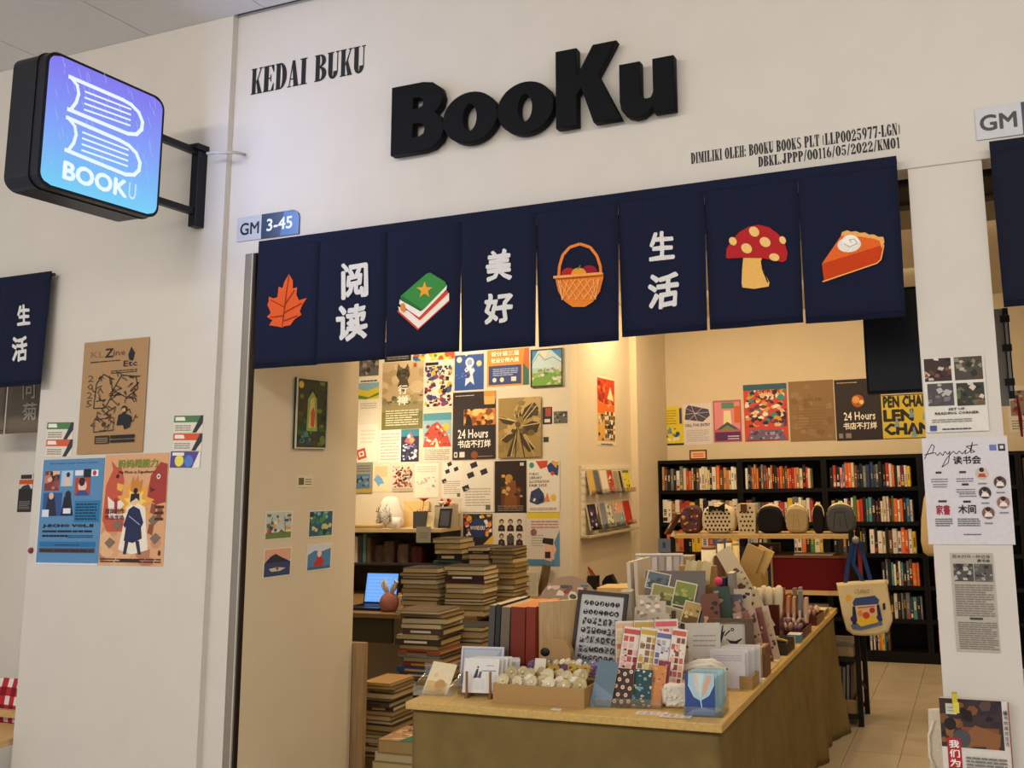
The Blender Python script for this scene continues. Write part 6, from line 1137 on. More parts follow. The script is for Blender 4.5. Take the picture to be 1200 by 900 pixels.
P=onY(571,800,3.56); fr=thing('acrylic_frame','clear acrylic frame with pale blue print standing behind the white cards','frame',(P.x-.03,3.555,TZ+.0025),.10)
R_=Matrix.Rotation(-.16,4,'X'); w=.20; h=onY(572,757,3.60).z-TZ
mb=paper_sheet(w-.02,h-.02,'#b4bac2',lambda s:(s.lines(.08,.30,.7,.8,5,'#a0a8b2',2),s.r(.68,.38,.90,.66,'#9a7a54'),s.poly([(.9,0),(1,0),(1,1),(.8,.7)],'#8fa0b4')),.003); mb.build('print','paper',fr,R_@Matrix.Translation((-w/2+.01,0,.012)))
for nm,q in (('frame_bar',(-w/2,w/2,-.004,.006,0,.011)),('frame_bar',(-w/2,w/2,-.004,.006,h-.009,h)),('frame_bar',(-w/2,-w/2+.009,-.004,.006,.0112,h-.0092)),('frame_bar',(w/2-.009,w/2,-.004,.006,.0112,h-.0092))): mb=MB(); mb.box(*q,'#cfcad0'); mb.build(nm,'gloss',fr,R_)
# 3 cardboard tray of shell hair clips
A=at(579,823); B=at(679,834); w=B.x-A.x+.005; TRY=A.y-.01; d=.22
tray_=box_tray('cardboard_tray','cardboard tray full of round shell hair clips on the front table','tray',(A.x,TRY),w,d,.075,'#a8834e',.0)
def clip(x,y,z,r,c1,c2,lab,grp,tilt,yaw):
    o=thing('hair_clip',lab,'hair clip',(x,y,z),yaw,grp); Mt=Matrix.Rotation(tilt,4,'X')
    mb=MB(); mb.lathe([(.002,-.003),(r*.8,-.003),(r,-.001),(r*.98,.002),(r*.80,.001),(r*.62,.003),(r*.40,.0015),(.001,.0015)],0,0,c1,11,0,False); mb.build('disc','shell',o,Mt)
    mb=MB(); mb.lathe([(r*.30,.0016),(r*.26,.005),(.001,.006)],0,0,c2,8); mb.build('centre','metal',o,Mt)
rd=random.Random(12); zf=TZ+.0066
for k in range(11): clip(A.x+.03+k*(w-.06)/10+rd.uniform(-.004,.004),TRY+.026+.022*(k%2)+rd.uniform(-.003,.003),TZ+.080+rd.uniform(-.006,.008),rd.uniform(.026,.032),rd.choice(['#c9b98e','#b8a676','#d2c6a0','#d8cfb4']),rd.choice(['#e6dcc0','#d8c898']),f'pale round shell hair clip, {ORD(k+1)} from the left in the tray\'s front row','front row of shell hair clips',PI/2-.45+rd.uniform(-.3,.3),rd.uniform(-.4,.4))
for k in range(9): clip(A.x+.045+k*(w-.08)/8+rd.uniform(-.006,.006),TRY+.078+.022*(k%2)+rd.uniform(-.003,.003),TZ+.099+rd.uniform(-.005,.006),rd.uniform(.025,.031),rd.choice(['#c4b386','#b5a272','#cfc39c']),'#d8c898',f'pale shell hair clip, {ORD(k+1)} from the left in the tray\'s second row','second row of shell hair clips',PI/2-.5+rd.uniform(-.3,.3),rd.uniform(-.5,.5))
for k in range(9): clip(A.x+.10+k*(w-.12)/8+rd.uniform(-.006,.006),TRY+.145+rd.uniform(-.008,.008),TZ+.114+rd.uniform(-.004,.006),rd.uniform(.020,.025),rd.choice(['#b89a3a','#a8862e','#c9ad4e','#5a3f66','#b89a3a']),'#6e5420',f'flower hair clip, {ORD(k+1)} from the left in the tray\'s third row','third row of golden hair clips',PI/2-.6+rd.uniform(-.3,.3),rd.uniform(-.5,.5))
for k in range(10): clip(A.x+.13+k*(w-.15)/9,TRY+.19+rd.uniform(-.008,.008),TZ+.128+rd.uniform(-.004,.006),rd.uniform(.012,.017),rd.choice(['#d8d0bc','#8a7a9a','#5a6a7a','#c9b48a','#e0dac8']),'#e6dfc8',f'small bead hair clip, {ORD(k+1)} from the left in the tray\'s rear row','rear row of bead hair clips',PI/2-.7+rd.uniform(-.3,.3),rd.uniform(-.5,.5))
mb=MB()
for z_,y0_,y1_ in ((.028,.06,.235),(.052,.11,.235),(.07,.165,.212)): mb.box(.01,w-.01,y0_,y1_,z_-.02,z_,'#8a6a3e')
mb.build('stepped_insert','paper',tray_)
mb=paper_sheet(.05,.055,'#d8cdb8',None,.001); tag(mb.build('price_card','paper',None,Matrix.Translation((A.x+.125,TRY+.118,TZ+.10))@Matrix.Rotation(-.2,4,'X')),'small white price card standing among the golden hair clips','card')
Q=at(652,832); mb=MB(); mb.box(-.022,.022,-.008,.012,0,.003,'#d8d0bc'); tag(mb.build('price_tag','paper',None,Matrix.Translation((Q.x,Q.y,TZ+.0006))),'tiny cream price tag lying in front of the cardboard tray','tag')
# 4 large folders standing behind the tray
FY_=3.62
def folder(name,lab,px0,px1,yt,col,yaw,tiltx,t,cat='folder',art=None,Y=FY_,edge=None,roll=0,mat='paper',dz=.26):
    a=onY(px0,yt,Y); h=a.z-TZ; b=onY(px1,yt,Y); w=b.x-a.x
    mb=MB(); mb.box(0,w,0,dz,0,h,col,cols={1:edge or '#c9a878'})
    if art: art(Sheet(w,h,mb))
    o=mb.build(name,mat,None,Matrix.Translation((a.x,Y,TZ+.0006))@Matrix.Rotation(yaw,4,'Z')@Matrix.Rotation(roll,4,'Y')); return tag(o,lab,cat)
folder('binder','dark grey binder, leftmost of the folders standing behind the hair clips',570,576.5,709,'#4a4844',0,0,.02,roll=.05)
folder('binder','thin black binder with white edge, second of the standing folders',578,583,708,'#2b2927',0,0,.02,roll=.05,edge='#cfc6b4')
folder('binder','taupe binder standing left of the red folders',584.5,594.5,711,'#6a5c4c',0,0,.02,roll=.045)
folder('red_folder','dark red folder with orange top, left of two standing behind the hair clips',597.5,614,711,'#722612',0,0,.03,edge='#d9854a',roll=.02)
folder('red_folder','dark red folder with orange top, right of two standing behind the hair clips',615.2,626,711,'#7c2a14',0,0,.03,edge='#d9854a',roll=.02)
def art_wood(s): s.lines(.1,.1,.9,.95,3,'#b99a6a',3,.1)
P=onY(643,780,3.66)
a=onY(632,704,3.66); h=a.z-TZ; mb=MB(); mb.box(0,.20,0,.016,0,h,'#b8996a',cols={1:'#e0cba0'}); tag(mb.build('wooden_display_board','woodz',None,Matrix.Translation((a.x+.02,3.62,TZ+.0012))@Matrix.Rotation(.62,4,'Z')),'tall pale wooden panel standing right of the red folders','board')
a=onY(662,704,3.86); h=a.z-TZ; mb=paper_sheet(.26,h,'#cdb88a',lambda s:(s.poly([(.2,.60),(.28,.72),(.34,.66),(.26,.55)],'#3a342c'),s.line([(.3,.6),(.34,.52)],.02,'#3a342c')),.012); tag(mb.build('calligraphy_sheet','paper',None,Matrix.Translation((a.x,3.80,TZ+.012))@Matrix.Rotation(.25,4,'Z')@Matrix.Rotation(.03,4,'Y')),'cream sheet with small brush sign beside the wooden panel','sheet')
# cardboard tissue box with dark hole
P=at(645,793); q=onY(634,772,3.53); 
cb=thing('cardboard_tube_box','kraft box with a round black hole behind the hair clips','box',(q.x,3.575,TZ+.0006)); w=onY(664,760,3.56).x-onY(628,760,3.56).x; h=onY(640,752,3.56).z-TZ
mb=MB(); mb.prism([(0,0),(w,0),(w,h*.8),(w*.86,h),(w*.28,h),(0,h*.7)],lambda u,v,d:(u-w*.2,d,v),0,.035,'#a88452'); mb.build('box_body','paper',cb)
mb=MB(); R=onY(637,765,3.56); mb.lathe([(.022,0),(.022,.002),(.001,.002)],0,0,'#1d110b',16,sx=1.0,sy=.8); mb.build('hole','paper',cb,Matrix.Translation((R.x-q.x,-.0005,R.z-TZ))@Matrix.Rotation(PI/2,4,'X'))  # dark disc laid on the box, its colour the shade in the opening
# 5 framed board of seal stamps
P=at(688,797); m=mpp(P); Yb=P.y+.06; tl=onY(673,698,3.62); br=onY(722,790,3.62)
fr=thing('seal_frame','dark framed board printed with rows of round black seals','frame',(onY(662,790,3.60).x,3.625,TZ+.022),.06); w=onY(722,740,3.62).x-onY(664,740,3.62).x; h=(onY(700,699,3.66).z-TZ)/math.cos(.2)
R_=Matrix.Rotation(-.2,4,'X')@Matrix.Rotation(.07,4,'Y')
def art_seals(s):
    rd=random.Random(3)
    for j in range(8):
        for i in range(7):
            x=.14+i*.12; y=.90-j*.105; k=rd.random()
            if j<2 or k<.35: s.c(x,y,.054,'#161517',12); s.blobs(x-.03,y-.025,x+.03,y+.025,4,['#c9c6c0'],.008,.02,i*9+j)
            elif k<.6: s.r(x-.04,y-.035,x+.04,y+.035,'#26252a'); s.blobs(x-.03,y-.03,x+.03,y+.03,5,['#c9c6c0'],.008,.02,i*7+j)
            else: s.blobs(x-.045,y-.04,x+.045,y+.04,12,['#161517','#2a2930'],.014,.03,i*5+j)
mb=paper_sheet(w-.03,h-.03,'#b9b7b2',art_seals,.004); mb.build('printed_board','paper',fr,R_@Matrix.Translation((.015,0,.015)))
for q in ((0,w,-.008,.010,0,.0148),(0,w,-.008,.010,h-.0148,h),(0,.0148,-.008,.010,.015,h-.015),(w-.0148,w,-.008,.010,.015,h-.015)): mb=MB(); mb.box(*q,'#2e2018'); mb.build('frame_bar','wood',fr,R_)
# 6 sticker sheets fanned on a rack
def art_st(cols,seed):
    def f(s): s.r(0,0,.03,1,'#8a6f5e'); s.r(.06,.90,.94,.97,cols[0]); s.grid(.06,.05,.94,.88,3,9,cols,seed,.10); s.blobs(.1,.05,.9,.85,12,cols+['#5e2f2a'],.05,.12,seed)
    return f
GS='sticker sheets on the front table'
for k,(x0,x1,yb,yt,cols,lab) in enumerate(((725,752,735,727,['#e0b08a','#c96a5a','#d9c48a'],'pink and cream sticker sheet, rear left of the fan'),(748,774,736,726,['#c9a24a','#d9c8a0','#b0604a'],'ochre sticker sheet, rear middle of the fan'),(774,803,738,725,['#d9606a','#e6c0b4','#c9907a'],'sticker sheet with a red heading, rear right of the fan'))):
    stand('sticker_sheet',lab,'stickers',x0,x1,790,yt,'#ddd2c0',art_st(cols,k+3),.35,.18,.0015,group=GS,P=Vector((at(x0/2+x1/2,815).x-.02,3.60+.012*k,TZ)))
for k,(x0,x1,yt,cols,lab) in enumerate(((720,744,735,['#c4504a','#e0b0a4','#8a2f30','#e6d4c4'],'red and pink sticker sheet, front left of the fan'),(742,765,736,['#c9a23a','#e0c88a','#8a6a3a','#e6dcc4'],'yellow sticker sheet, front second of the fan'),(762,783,740,['#6a6a9a','#c9c4d0','#b0a8b8','#e0dcd6'],'violet and white sticker sheet, front third of the fan'),(781,800,737,['#c9604a','#e0a890','#8a4a3a','#e6d8cc'],'salmon sticker sheet, front right of the fan'))):
    stand('sticker_sheet',lab,'stickers',x0,x1,806,yt,'#e0d6c8',art_st(cols,k+13),.35,.30,.0015,group=GS,P=Vector((at(x0/2+x1/2,820).x,3.50+.008*k,TZ)),roll=.16)
# 7 notebooks in a clear holder at the front
P=at(735,829); holder('notebook_holder','clear acrylic holder with patterned notebooks at the front edge',(P.x+.0,P.y+.03),.27,.09,.10,.12)
NB=[(-.118,.085,.175,'#5e7480','grey blue notebook, leftmost in the clear holder',lambda s:(s.poly([(0,0),(1,0),(1,.3),(0,.5)],'#73889a'),),.16),
    (-.035,.082,.14,'#3a241a','brown notebook with cream blossoms in the clear holder',lambda s:[ (s.c(x,y,.10,'#d9c0a0',8),s.c(x,y,.04,'#a8603a',6)) for x,y in ((.2,.9),(.55,.85),(.85,.92),(.3,.7),(.7,.68),(.15,.52),(.5,.5),(.85,.48),(.3,.3),(.68,.3),(.15,.12),(.5,.12),(.85,.14))],.05),
    (.042,.075,.135,'#1f4448','teal notebook with white blossoms in the clear holder',lambda s:(s.blobs(.0,.0,1,1,26,['#d9d4c4','#7aa0a4','#c9b48a'],.06,.12,5),),.05),
    (.098,.06,.15,'#c9844a','orange notebook in the clear holder',lambda s:(s.blobs(.05,.05,.95,.95,12,['#d9a06a','#a8603a'],.08,.15,6),),.08),(.112,.05,.165,'#8a3038','dark pink notebook, rightmost in the clear holder',lambda s:(s.blobs(.05,.05,.95,.95,10,['#c97a86','#5e2028'],.08,.15,8),),.1)]
for k,(dx,w,h,c,lab,ar,ro) in enumerate(NB):
    mb=paper_sheet(w,h,c,ar,.004,'#d2c8b0'); tag(mb.build('notebook','paper',None,Matrix.Translation((P.x,P.y+.03,TZ+.0006))@Matrix.Rotation(.12,4,'Z')@Matrix.Translation((dx-w/2+.005,-.036+.011*k,.0036))@Matrix.Rotation(-.28,4,'X')@Matrix.Rotation(ro,4,'Y')),lab,'notebook','notebooks in the clear holder')
# pink box, lace pouch, flat sheets
Q=at(790,815); mb=MB(); mb.box(-.05,.05,0,.05,0,.065,'#c99a8c'); sh=Sheet(.1,.065,mb,fn=lambda u,v,n:(u-.05,-n,v)); sh.lines(.3,.3,.9,.5,1,'#a87a70',3); sh.r(.55,.75,.8,.95,'#dcd2c4'); tag(mb.build('pink_box','paper',None,Matrix.Translation((-1.155,3.585,TZ+.0006))@Matrix.Rotation(.2,4,'Z')),'dusty pink box standing behind the white lace pouch','box')
Q=at(789,829); lp_=thing('lace_pouch','white ruffled lace pouch at the front edge of the table','pouch',(Q.x+.018,Q.y+.0,TZ+.0006),.1)
mb=MB(); R=[]
for d_,sc in ((-.02,.8),(-.012,1),(.012,1),(.02,.8)):
    R.append([(.058*sc*math.copysign(abs(math.cos(a))**.5,math.cos(a))*(1+.04*math.sin(9*a)),d_+.004*math.sin(7*a),.046+.044*sc*math.copysign(abs(math.sin(a))**.5,math.sin(a))*(1+.04*math.sin(11*a))) for a in [2*PI*k/32 for k in range(32)]])
mb.ring(R,'#dcd2c2'); mb.build('pouch_body','cloth',lp_)
rd=random.Random(2); mb=MB()
for k in range(22):
    a=rd.uniform(0,6.28); r=rd.uniform(0,.04); mb.lathe([(.001,-.004),(.007,0),(.001,.004)],r*math.cos(a),0,'#e6dfd2',6)
    for i in range(len(mb.v)-18,len(mb.v)): x,y,z=mb.v[i]; mb.v[i]=(x,-.0225+y*.3,z+.046+r*math.sin(a)*.8)
o=mb.build('lace_knots','cloth',lp_); o['kind']='stuff'
for k,(px,py,rz,lab) in enumerate(((762,838,.1,'flat sticker sheet at the table\'s front edge, left of two'),(790,842,.05,'flat sticker sheet at the table\'s front edge, right of two'))):
    Q=at(px,py); mb=MB(); mb.box(-.06,.06,0,.045,0,.0012,'#d6cab8'); sh=Sheet(.12,.045,mb,fn=lambda u,v,n:(u-.06,v,.0012+n)); sh.grid(.05,.1,.95,.9,4,2,['#8a8490','#c9a890','#a89ab0','#b5a89a'],k,.15); tag(mb.build('sticker_sheet','paper',None,Matrix.Translation((Q.x,Q.y,TZ+.0006+.0015*k))@Matrix.Rotation(rz,4,'Z')),lab,'stickers')
# 8 tulip cards in clear holder
P=at(829,840); holder('card_holder','clear acrylic holder with blue tulip cards at the table\'s right front corner',(P.x-.022,P.y+.065),.15,.15,.09,.1)
def art_tulip(s):
    s.r(0,0,1,1,'#2e4a86'); s.poly([(.12,1),(.10,.70),(.30,.42),(.52,.34),(.80,.46),(.98,.72),(1,1)],'#a4c4cc'); s.poly([(.30,1),(.34,.70),(.50,.42),(.46,.72),(.50,1)],'#d9bfb2'); s.poly([(.56,.42),(.74,.60),(.90,.94),(.76,.96),(.62,.7)],'#d9a27e'); s.poly([(.40,1),(.46,.7),(.52,.4),(.58,.7),(.66,1)],'#c4d6d2'); s.line([(.52,.36),(.56,.20),(.55,.0)],.03,'#c9dce0'); s.poly([(.0,.0),(.3,.14),(.62,.18),(1,.12),(1,0)],'#6f92c4'); s.line([(.12,.72),(.3,.44)],.015,'#e6e6dc'); s.line([(.98,.74),(.8,.48)],.015,'#e6e6dc')
for k in range(5):
    mb=paper_sheet(.114,.148,['#2e4a86','#8fb0b8','#a8bfc0','#9ab4b8','#c9c8a4'][k],art_tulip if k==0 else (lambda s:s.r(.03,.03,.97,.97,'#a9c2c6')),.002); tag(mb.build('tulip_card','paper',None,Matrix.Translation((P.x-.022,P.y+.065,TZ+.0006))@Matrix.Rotation(.1,4,'Z')@Matrix.Translation((-.069+.006*k,-.066+.029*k,.0036))@Matrix.Rotation(-.07,4,'X')),['blue tulip card at the front of the clear holder','second pale blue card behind the tulip card','third pale blue card behind the tulip card','fourth pale blue card behind the tulip card','rear pale yellow card behind the tulip card'][k],'card','tulip cards in the clear holder')
# 9 white note cards row behind
P=at(858,812); 
for k in range(6):
    mb=paper_sheet(.15,.152,['#c9c5c4','#d6d1ca'][k%2],(lambda s:(s.lines(.1,.72,.9,.9,3,'#9a979a',3,.3),s.c(.48,.5,.03,'#4a4a50'))) if k==0 else None,.002); tag(mb.build('note_card','paper',None,Matrix.Translation((P.x-.03,P.y+.10,TZ+.0006))@Matrix.Rotation(.12,4,'Z')@Matrix.Translation((-.085+.010*k,-.03+.026*k,.0002))@Matrix.Rotation(-.06,4,'X')),f'white note card, {ORD(k+1)} from the front in the row behind the tulip cards','card','white note cards')
# napkin bundle, letter card, calligraphy frame
Q=at(806,806); nb=thing('ribbon_bundle','bundle of white ribbons and slips behind the pink box','ribbon',(-1.135,3.665,TZ+.0006),.15)
mb=MB(); mb.box(-.085,.085,0,.07,0,.085,'#b39a74'); mb.build('box_body','paper',nb)
for k in range(3): mb=MB(); mb.tube([(-.085,-.006+.02*k,.095+.002*k),(-.02,-.012+.02*k,.115+.006*k),(.04,-.01+.02*k,.122+.004*k),(.088,.004+.02*k,.100)],.0085,['#d9d4c8','#cfc9bc','#e0dbd0'][k],6); mb.build('ribbon','cloth',nb)
def art_letter(s): s.lines(.15,.62,.85,.86,3,'#8f8a84',4,.25); s.lines(.15,.40,.8,.5,1,'#8f8a84',5,.25)
stand('letter_card','pale grey letter card with handwriting, left of the calligraphy frame','card',802,840,786,728,'#c4beb2',art_letter,.25,.12,P=Vector((at(821,803).x+.02,3.83,TZ)))
def art_pattern(s): s.blobs(.05,.05,.95,.95,14,['#8a7a6a','#c9a88a','#6a5a4a','#b08a6a'],.1,.2,4)
stand('sticker_sheet','brown ring patterned sheet peeking out left of the letter card','stickers',795,812,786,728,'#d2c6b0',art_pattern,.25,.12,P=Vector((at(800,803).x+.03,3.86,TZ)))
P=Vector((onY(861,790,4.02).x,4.02,TZ)); fr=thing('framed_calligraphy','brown framed calligraphy of one bold brush stroke','frame',(P.x,P.y,TZ+.0006),.2); m=mpp(P); w=46*m/math.cos(.2); h=onY(858,724,4.06).z-TZ
R_=Matrix.Rotation(-.12,4,'X')
def art_callig(s):
    Y=lambda L:[(x,.46+.62*y) for x,y in L]; s.poly(Y([(.05,.30),(.14,.42),(.20,.74),(.26,.78),(.22,.54),(.32,.62),(.24,.42),(.16,.20),(.10,.18)]),'#1d1b1a'); s.line(Y([(.28,.42),(.38,.52),(.48,.60)]),.045,'#1d1b1a'); s.c(.56,.85,.06,'#1d1b1a'); s.c(.56,.85,.024,'#c4beb2'); s.poly(Y([(.30,.36),(.46,.28),(.66,.26),(.86,.34),(.92,.33),(.70,.16),(.48,.18)]),'#1d1b1a'); s.lines(.5,.2,.9,.4,2,'#8a857c',4)
mb=paper_sheet(w-.05,h-.03,'#c2bcaf',art_callig,.003); mb.build('calligraphy','paper',fr,R_@Matrix.Translation((-w/2+.012,0,.015)))
for q in ((-w/2,w/2,-.02,.02,0,.0148),(-w/2,w/2,-.02,.02,h-.0148,h),(-w/2,-w/2+.0118,-.02,.02,.015,h-.015),(w/2-.036,w/2,-.02,.02,.015,h-.015)): mb=MB(); mb.box(*q,'#5a442c'); mb.build('frame_bar','wood',fr,R_)
# 10 upright thin packs right of the frame + wooden riser
P=at(885,806)
for k in range(4): mb=MB(); mb.box(0,.012,0,.10,0,.125,['#a88a5e','#8a6a44','#b59a70','#6e4a34'][k]); tag(mb.build('incense_pack','paper',None,Matrix.Translation((-1.008+.0135*k,4.03,TZ+.0006))),f'thin upright brown pack right of the calligraphy frame, {ORD(k+1)} from the left','pack','thin upright packs')
box_tray('wooden_riser','small wooden box riser right of the white note cards','box',(-.955-.06,3.80),.055,.12,.05,'#9a7a48',.0,mat='wood')
Q=at(897,797); mb=MB(); mb.box(-.02,.02,-.02,.02,0,.003,'#d8d0bc'); tag(mb.build('price_tag','paper',None,Matrix.Translation((-.972,3.99,TZ+.0006))),'tiny cream price tag lying by the table\'s right edge','tag')
# 11 middle: clear stands, postcards, kraft bags, rolls
def block(name,lab,cat,px0,px1,yb,yt,Y,d,col,yaw=.2,tilt=0,roll=0,mat='paper',art=None,grp=None,zb=None,edge=None,w=None):
    a=onY((px0+px1)/2,yb,Y); zb=zb if zb is not None else TZ; h=onY((px0+px1)/2,yt,Y).z-zb; m=mpp((a.x,Y,zb)); va=math.atan2(-a.x,Y); w=w or (px1-px0)*m/max(.5,math.cos(va-yaw))
    mb=MB(); mb.box(0,w,0,d,0,h,col,cols={1:edge or col})
    if art: art(Sheet(w,h,mb))
    o=mb.build(name,mat,None,Matrix.Translation((a.x,Y,zb+.0006))@Matrix.Rotation(yaw,4,'Z')@Matrix.Rotation(-tilt,4,'X')@Matrix.Rotation(roll,4,'Y')@Matrix.Translation((-w/2,0,0))); return tag(o,lab,cat,grp)
block('white_board','tall white board standing edge-on, left of two behind the seal frame','board',737,744,730,659,4.28,.20,'#d2c8b4',.0,0,-.03,w=.018)
block('white_board','tall white board standing edge-on, right of two behind the seal frame','board',746,752,730,657,4.28,.20,'#c9beaa',.0,0,-.03,w=.018)
block('grey_carton','plain grey carton behind the seal frame and clear packets','box',727,741,735,694,4.02,.10,'#9a9486',.25)
block('open_crate','pale open crate behind the seal frame','box',700,738,735,689,4.5,.16,'#c2a56c',.05)
# acrylic grid rack full of clear packets
P=onY(772,700,4.78); rk=thing('packet_rack','tall clear acrylic rack of small grey packets in the middle of the tables','rack',(P.x,4.74,TZ+.010),.15); w=.27; h=onY(772,648,4.86).z-TZ
mb=MB(); mb.box(-w/2,w/2,.06,.066,0,h,'#b5b0a8'); mb.build('back_panel','gloss',rk,Matrix.Rotation(-.12,4,'X'))
mb=MB(); mb.box(-w/2,w/2,.05,.07,h-.012,h,'#d8d2c6'); mb.build('top_rail','gloss',rk,Matrix.Rotation(-.12,4,'X'))
for k in range(6): mb=MB(); x=-w/2+.012+k*(w-.02)/6; mb.box(x,x+.030,.046,.0595,h-.10,h-.02,['#c9c4bc','#a8a098','#b8b0b0','#9a9490','#c4beb4','#aaa2a0'][k]); mb.build('packet','gloss',rk,Matrix.Rotation(-.12,4,'X'))
for k in range(6): mb=MB(); x=-w/2+.012+k*(w-.02)/6; mb.box(x,x+.030,.046,.0595,h-.20,h-.115,['#8a7a74','#b0a8a0','#97908a','#bcb4aa','#8f8580','#b4aca4'][k]); mb.build('packet','gloss',rk,Matrix.Rotation(-.12,4,'X'))
for s in (-1,1): mb=MB(); mb.box(s*w/2-.002,s*w/2+.002,-.02,.06,0,h*.5,'#dfe3e0'); mb.build('side_plate','clear',rk)
mb=MB(); mb.box(-.035,.035,0,.004,0,.075,'#5a6068'); sh=Sheet(.07,.075,mb,fn=lambda u,v,n:(u-.035,-n,v)); sh.r(.35,.3,.6,.75,'#2f343a'); mb.build('sign_card','gloss',rk,Matrix.Translation((.03,.06+h*.12,h-.006)))
# slanted dark packets board and postcards
def slab(name,lab,cat,cx_,cy_,Y,w,h,col,roll,yaw,tilt,t=.003,art=None,mat='paper',grp=None):
    p=onY(cx_,cy_,Y); mb=paper_sheet(w,h,col,art,t); o=mb.build(name,mat,None,Matrix.Translation(p)@Matrix.Rotation(yaw,4,'Z')@Matrix.Rotation(-tilt,4,'X')@Matrix.Rotation(roll,4,'Y')@Matrix.Translation((-w/2,0,-h/2))); return tag(o,lab,cat,grp)
def land(cols,seed): return lambda s:(s.r(.05,.05,.95,.95,cols[0]),s.r(.05,.05,.95,.4,cols[1]),s.blobs(.06,.06,.94,.7,14,cols,.07,.16,seed))
# easel that carries the slanted cards
P=onY(787,715,4.17); ez=thing('postcard_easel','slanted brown board easel carrying landscape postcards','easel',(P.x,4.17,TZ+.0006),.15); hh=onY(780,664,4.30).z-TZ; RE=Matrix.Rotation(-.30,4,'X')
mb=MB(); mb.box(-.15,.15,0,.006,.0,hh,'#4a3a2c'); mb.build('back_board','gloss',ez,RE); mb=MB(); mb.box(-.15,.15,-.03,-.0005,.0,.012,'#b5a58a'); mb.build('lip','wood',ez,RE)
mb=MB(); mb.prism([(0,0),(.17,0),(.02,hh*.55)],lambda u,v,d:(d,u+.03,v),-.01,.01,'#4a3a2c'); mb.build('rear_strut','wood',ez)
def onez(u,v,w,h,col,art,lab,roll=-.30,lay=0): 
    mb=paper_sheet(w,h,col,art,.002,'#cfc6b0'); M4=ez.matrix_basis if False else Matrix.Translation((P.x,4.17,TZ+.0006))@Matrix.Rotation(.15,4,'Z')@RE@Matrix.Translation((u,-.0030-.004*lay,v))@Matrix.Rotation(-roll,4,'Y')@Matrix.Translation((-w/2,0,-h/2)); tag(mb.build('postcard','paper',None,M4),lab,'postcard','postcards on the slanted easel')
onez(-.085,hh-.05,.12,.085,'#cfc6b0',land(['#5a6670','#3a444c','#8a949a'],2),'dark grey sea postcard, topmost on the slanted easel',-.2,0)
onez(-.06,hh-.125,.12,.11,'#cfc6b0',land(['#8a8a4a','#5a5a2e','#b0a86a','#3a3f24'],3),'olive field postcard, upper left on the slanted easel',-.2,1)
onez(.05,hh-.115,.11,.12,'#cfc6b0',land(['#7a8a3e','#4a5a26','#a8a85a'],4),'green meadow postcard, upper right on the slanted easel',-.2,2)
onez(-.01,hh-.225,.10,.10,'#cfc6b0',land(['#9a8f70','#4f4836','#c9bd98'],5),'pale brown tree postcard, middle left on the slanted easel',-.25,3)
onez(.085,hh-.205,.085,.11,'#cfc6b0',land(['#b59a5a','#6a5226','#d2bd86'],6),'golden tree postcard, middle right on the slanted easel',-.25,4)
onez(.09,.09,.12,.11,'#cfc6b0',lambda s:(s.r(.06,.06,.94,.94,'#3c4048'),s.poly([(.35,.1),(.45,.75),(.6,.8),(.72,.1)],'#c9982e')),'dark postcard with a yellow figure, lowest on the slanted easel',-.25,5)
RZ=onY(766,735,3.9).z; xa=onY(745,735,3.9).x; xb=onY(790,735,3.9).x
mb=MB(); mb.box(0,xb-xa,0,.17,0,RZ-TZ-.001,'#7d766c'); tag(mb.build('grey_riser','paper',None,Matrix.Translation((xa,3.82,TZ+.0006))),'grey riser box under the clear trinket packets','box')
# clear packets in front
for k,(cx_,cy_,Y,ro,lab) in enumerate(((758,706,4.0,.5,'clear packet of grey trinkets, upper left before the easel'),(768,716,3.97,.35,'clear packet of grey trinkets, upper right before the easel'),(760,722,3.94,.4,'clear packet of grey trinkets, lower left before the easel'),(777,724,3.92,.3,'clear packet of grey trinkets, lower right before the easel'))):
    p=onY(cx_,cy_,3.95); mb=MB(); mb.box(-.05,.05,-.035,.035,0,.008,'#a39c94'); sh=Sheet(.1,.07,mb,fn=lambda u,v,n:(u-.05,v-.035,.008+n)); sh.blobs(.1,.1,.9,.9,8,['#6a6460','#c9c2b8','#857d78'],.08,.16,k); 
    tag(mb.build('clear_packet','gloss',None,Matrix.Translation((p.x,3.885+.03*(3-k),RZ+.03+.022*(3-k)))@Matrix.Rotation(.3,4,'Z')@Matrix.Rotation(.75,4,'X')),lab,'packet','clear trinket packets')
# kraft paper bags with cream ribbons
kb_=thing('kraft_bag','tall kraft paper bag with cream ribbons in the middle of the tables','bag',(onY(818,725,4.45).x,4.44,TZ+.0006),.1); h=onY(822,664,4.45).z-TZ; w=.20
mb=MB(); R=[[(x*w/2*q,y*.05*e+.05,z) for x,y in ((-1,-1),(-.3,-1.1),(.3,-.95),(1,-1),(1,1),(-1,1))] for z,q,e in ((0,.86,1),(h*.3,.95,.9),(h*.75,1,.6),(h,.95,.35))]; mb.ring(R,'#a17c45',0,False); mb.build('bag_body','paper',kb_)
for k in range(4): mb=MB(); x=-.05+.03*k; mb.prism([(x,h*.78),(x+.03,h*.78+.01),(x+.045,h*1.05),(x+.005,h*1.08),(x-.008,h*.95)],lambda u,v,d:(u,d,v),-.012-.003*k,-.006-.003*k,['#d2bd88','#dcc99a','#c9b27a','#d8c492'][k]); mb.build('ribbon','cloth',kb_)
mb=MB(); mb.prism([(-.10,h*.15),(.09,h*.1),(.10,h*.45),(-.06,h*.5)],lambda u,v,d:(u,d,v),-.022,-.014,'#b08a50'); mb.build('folded_slip','paper',kb_)
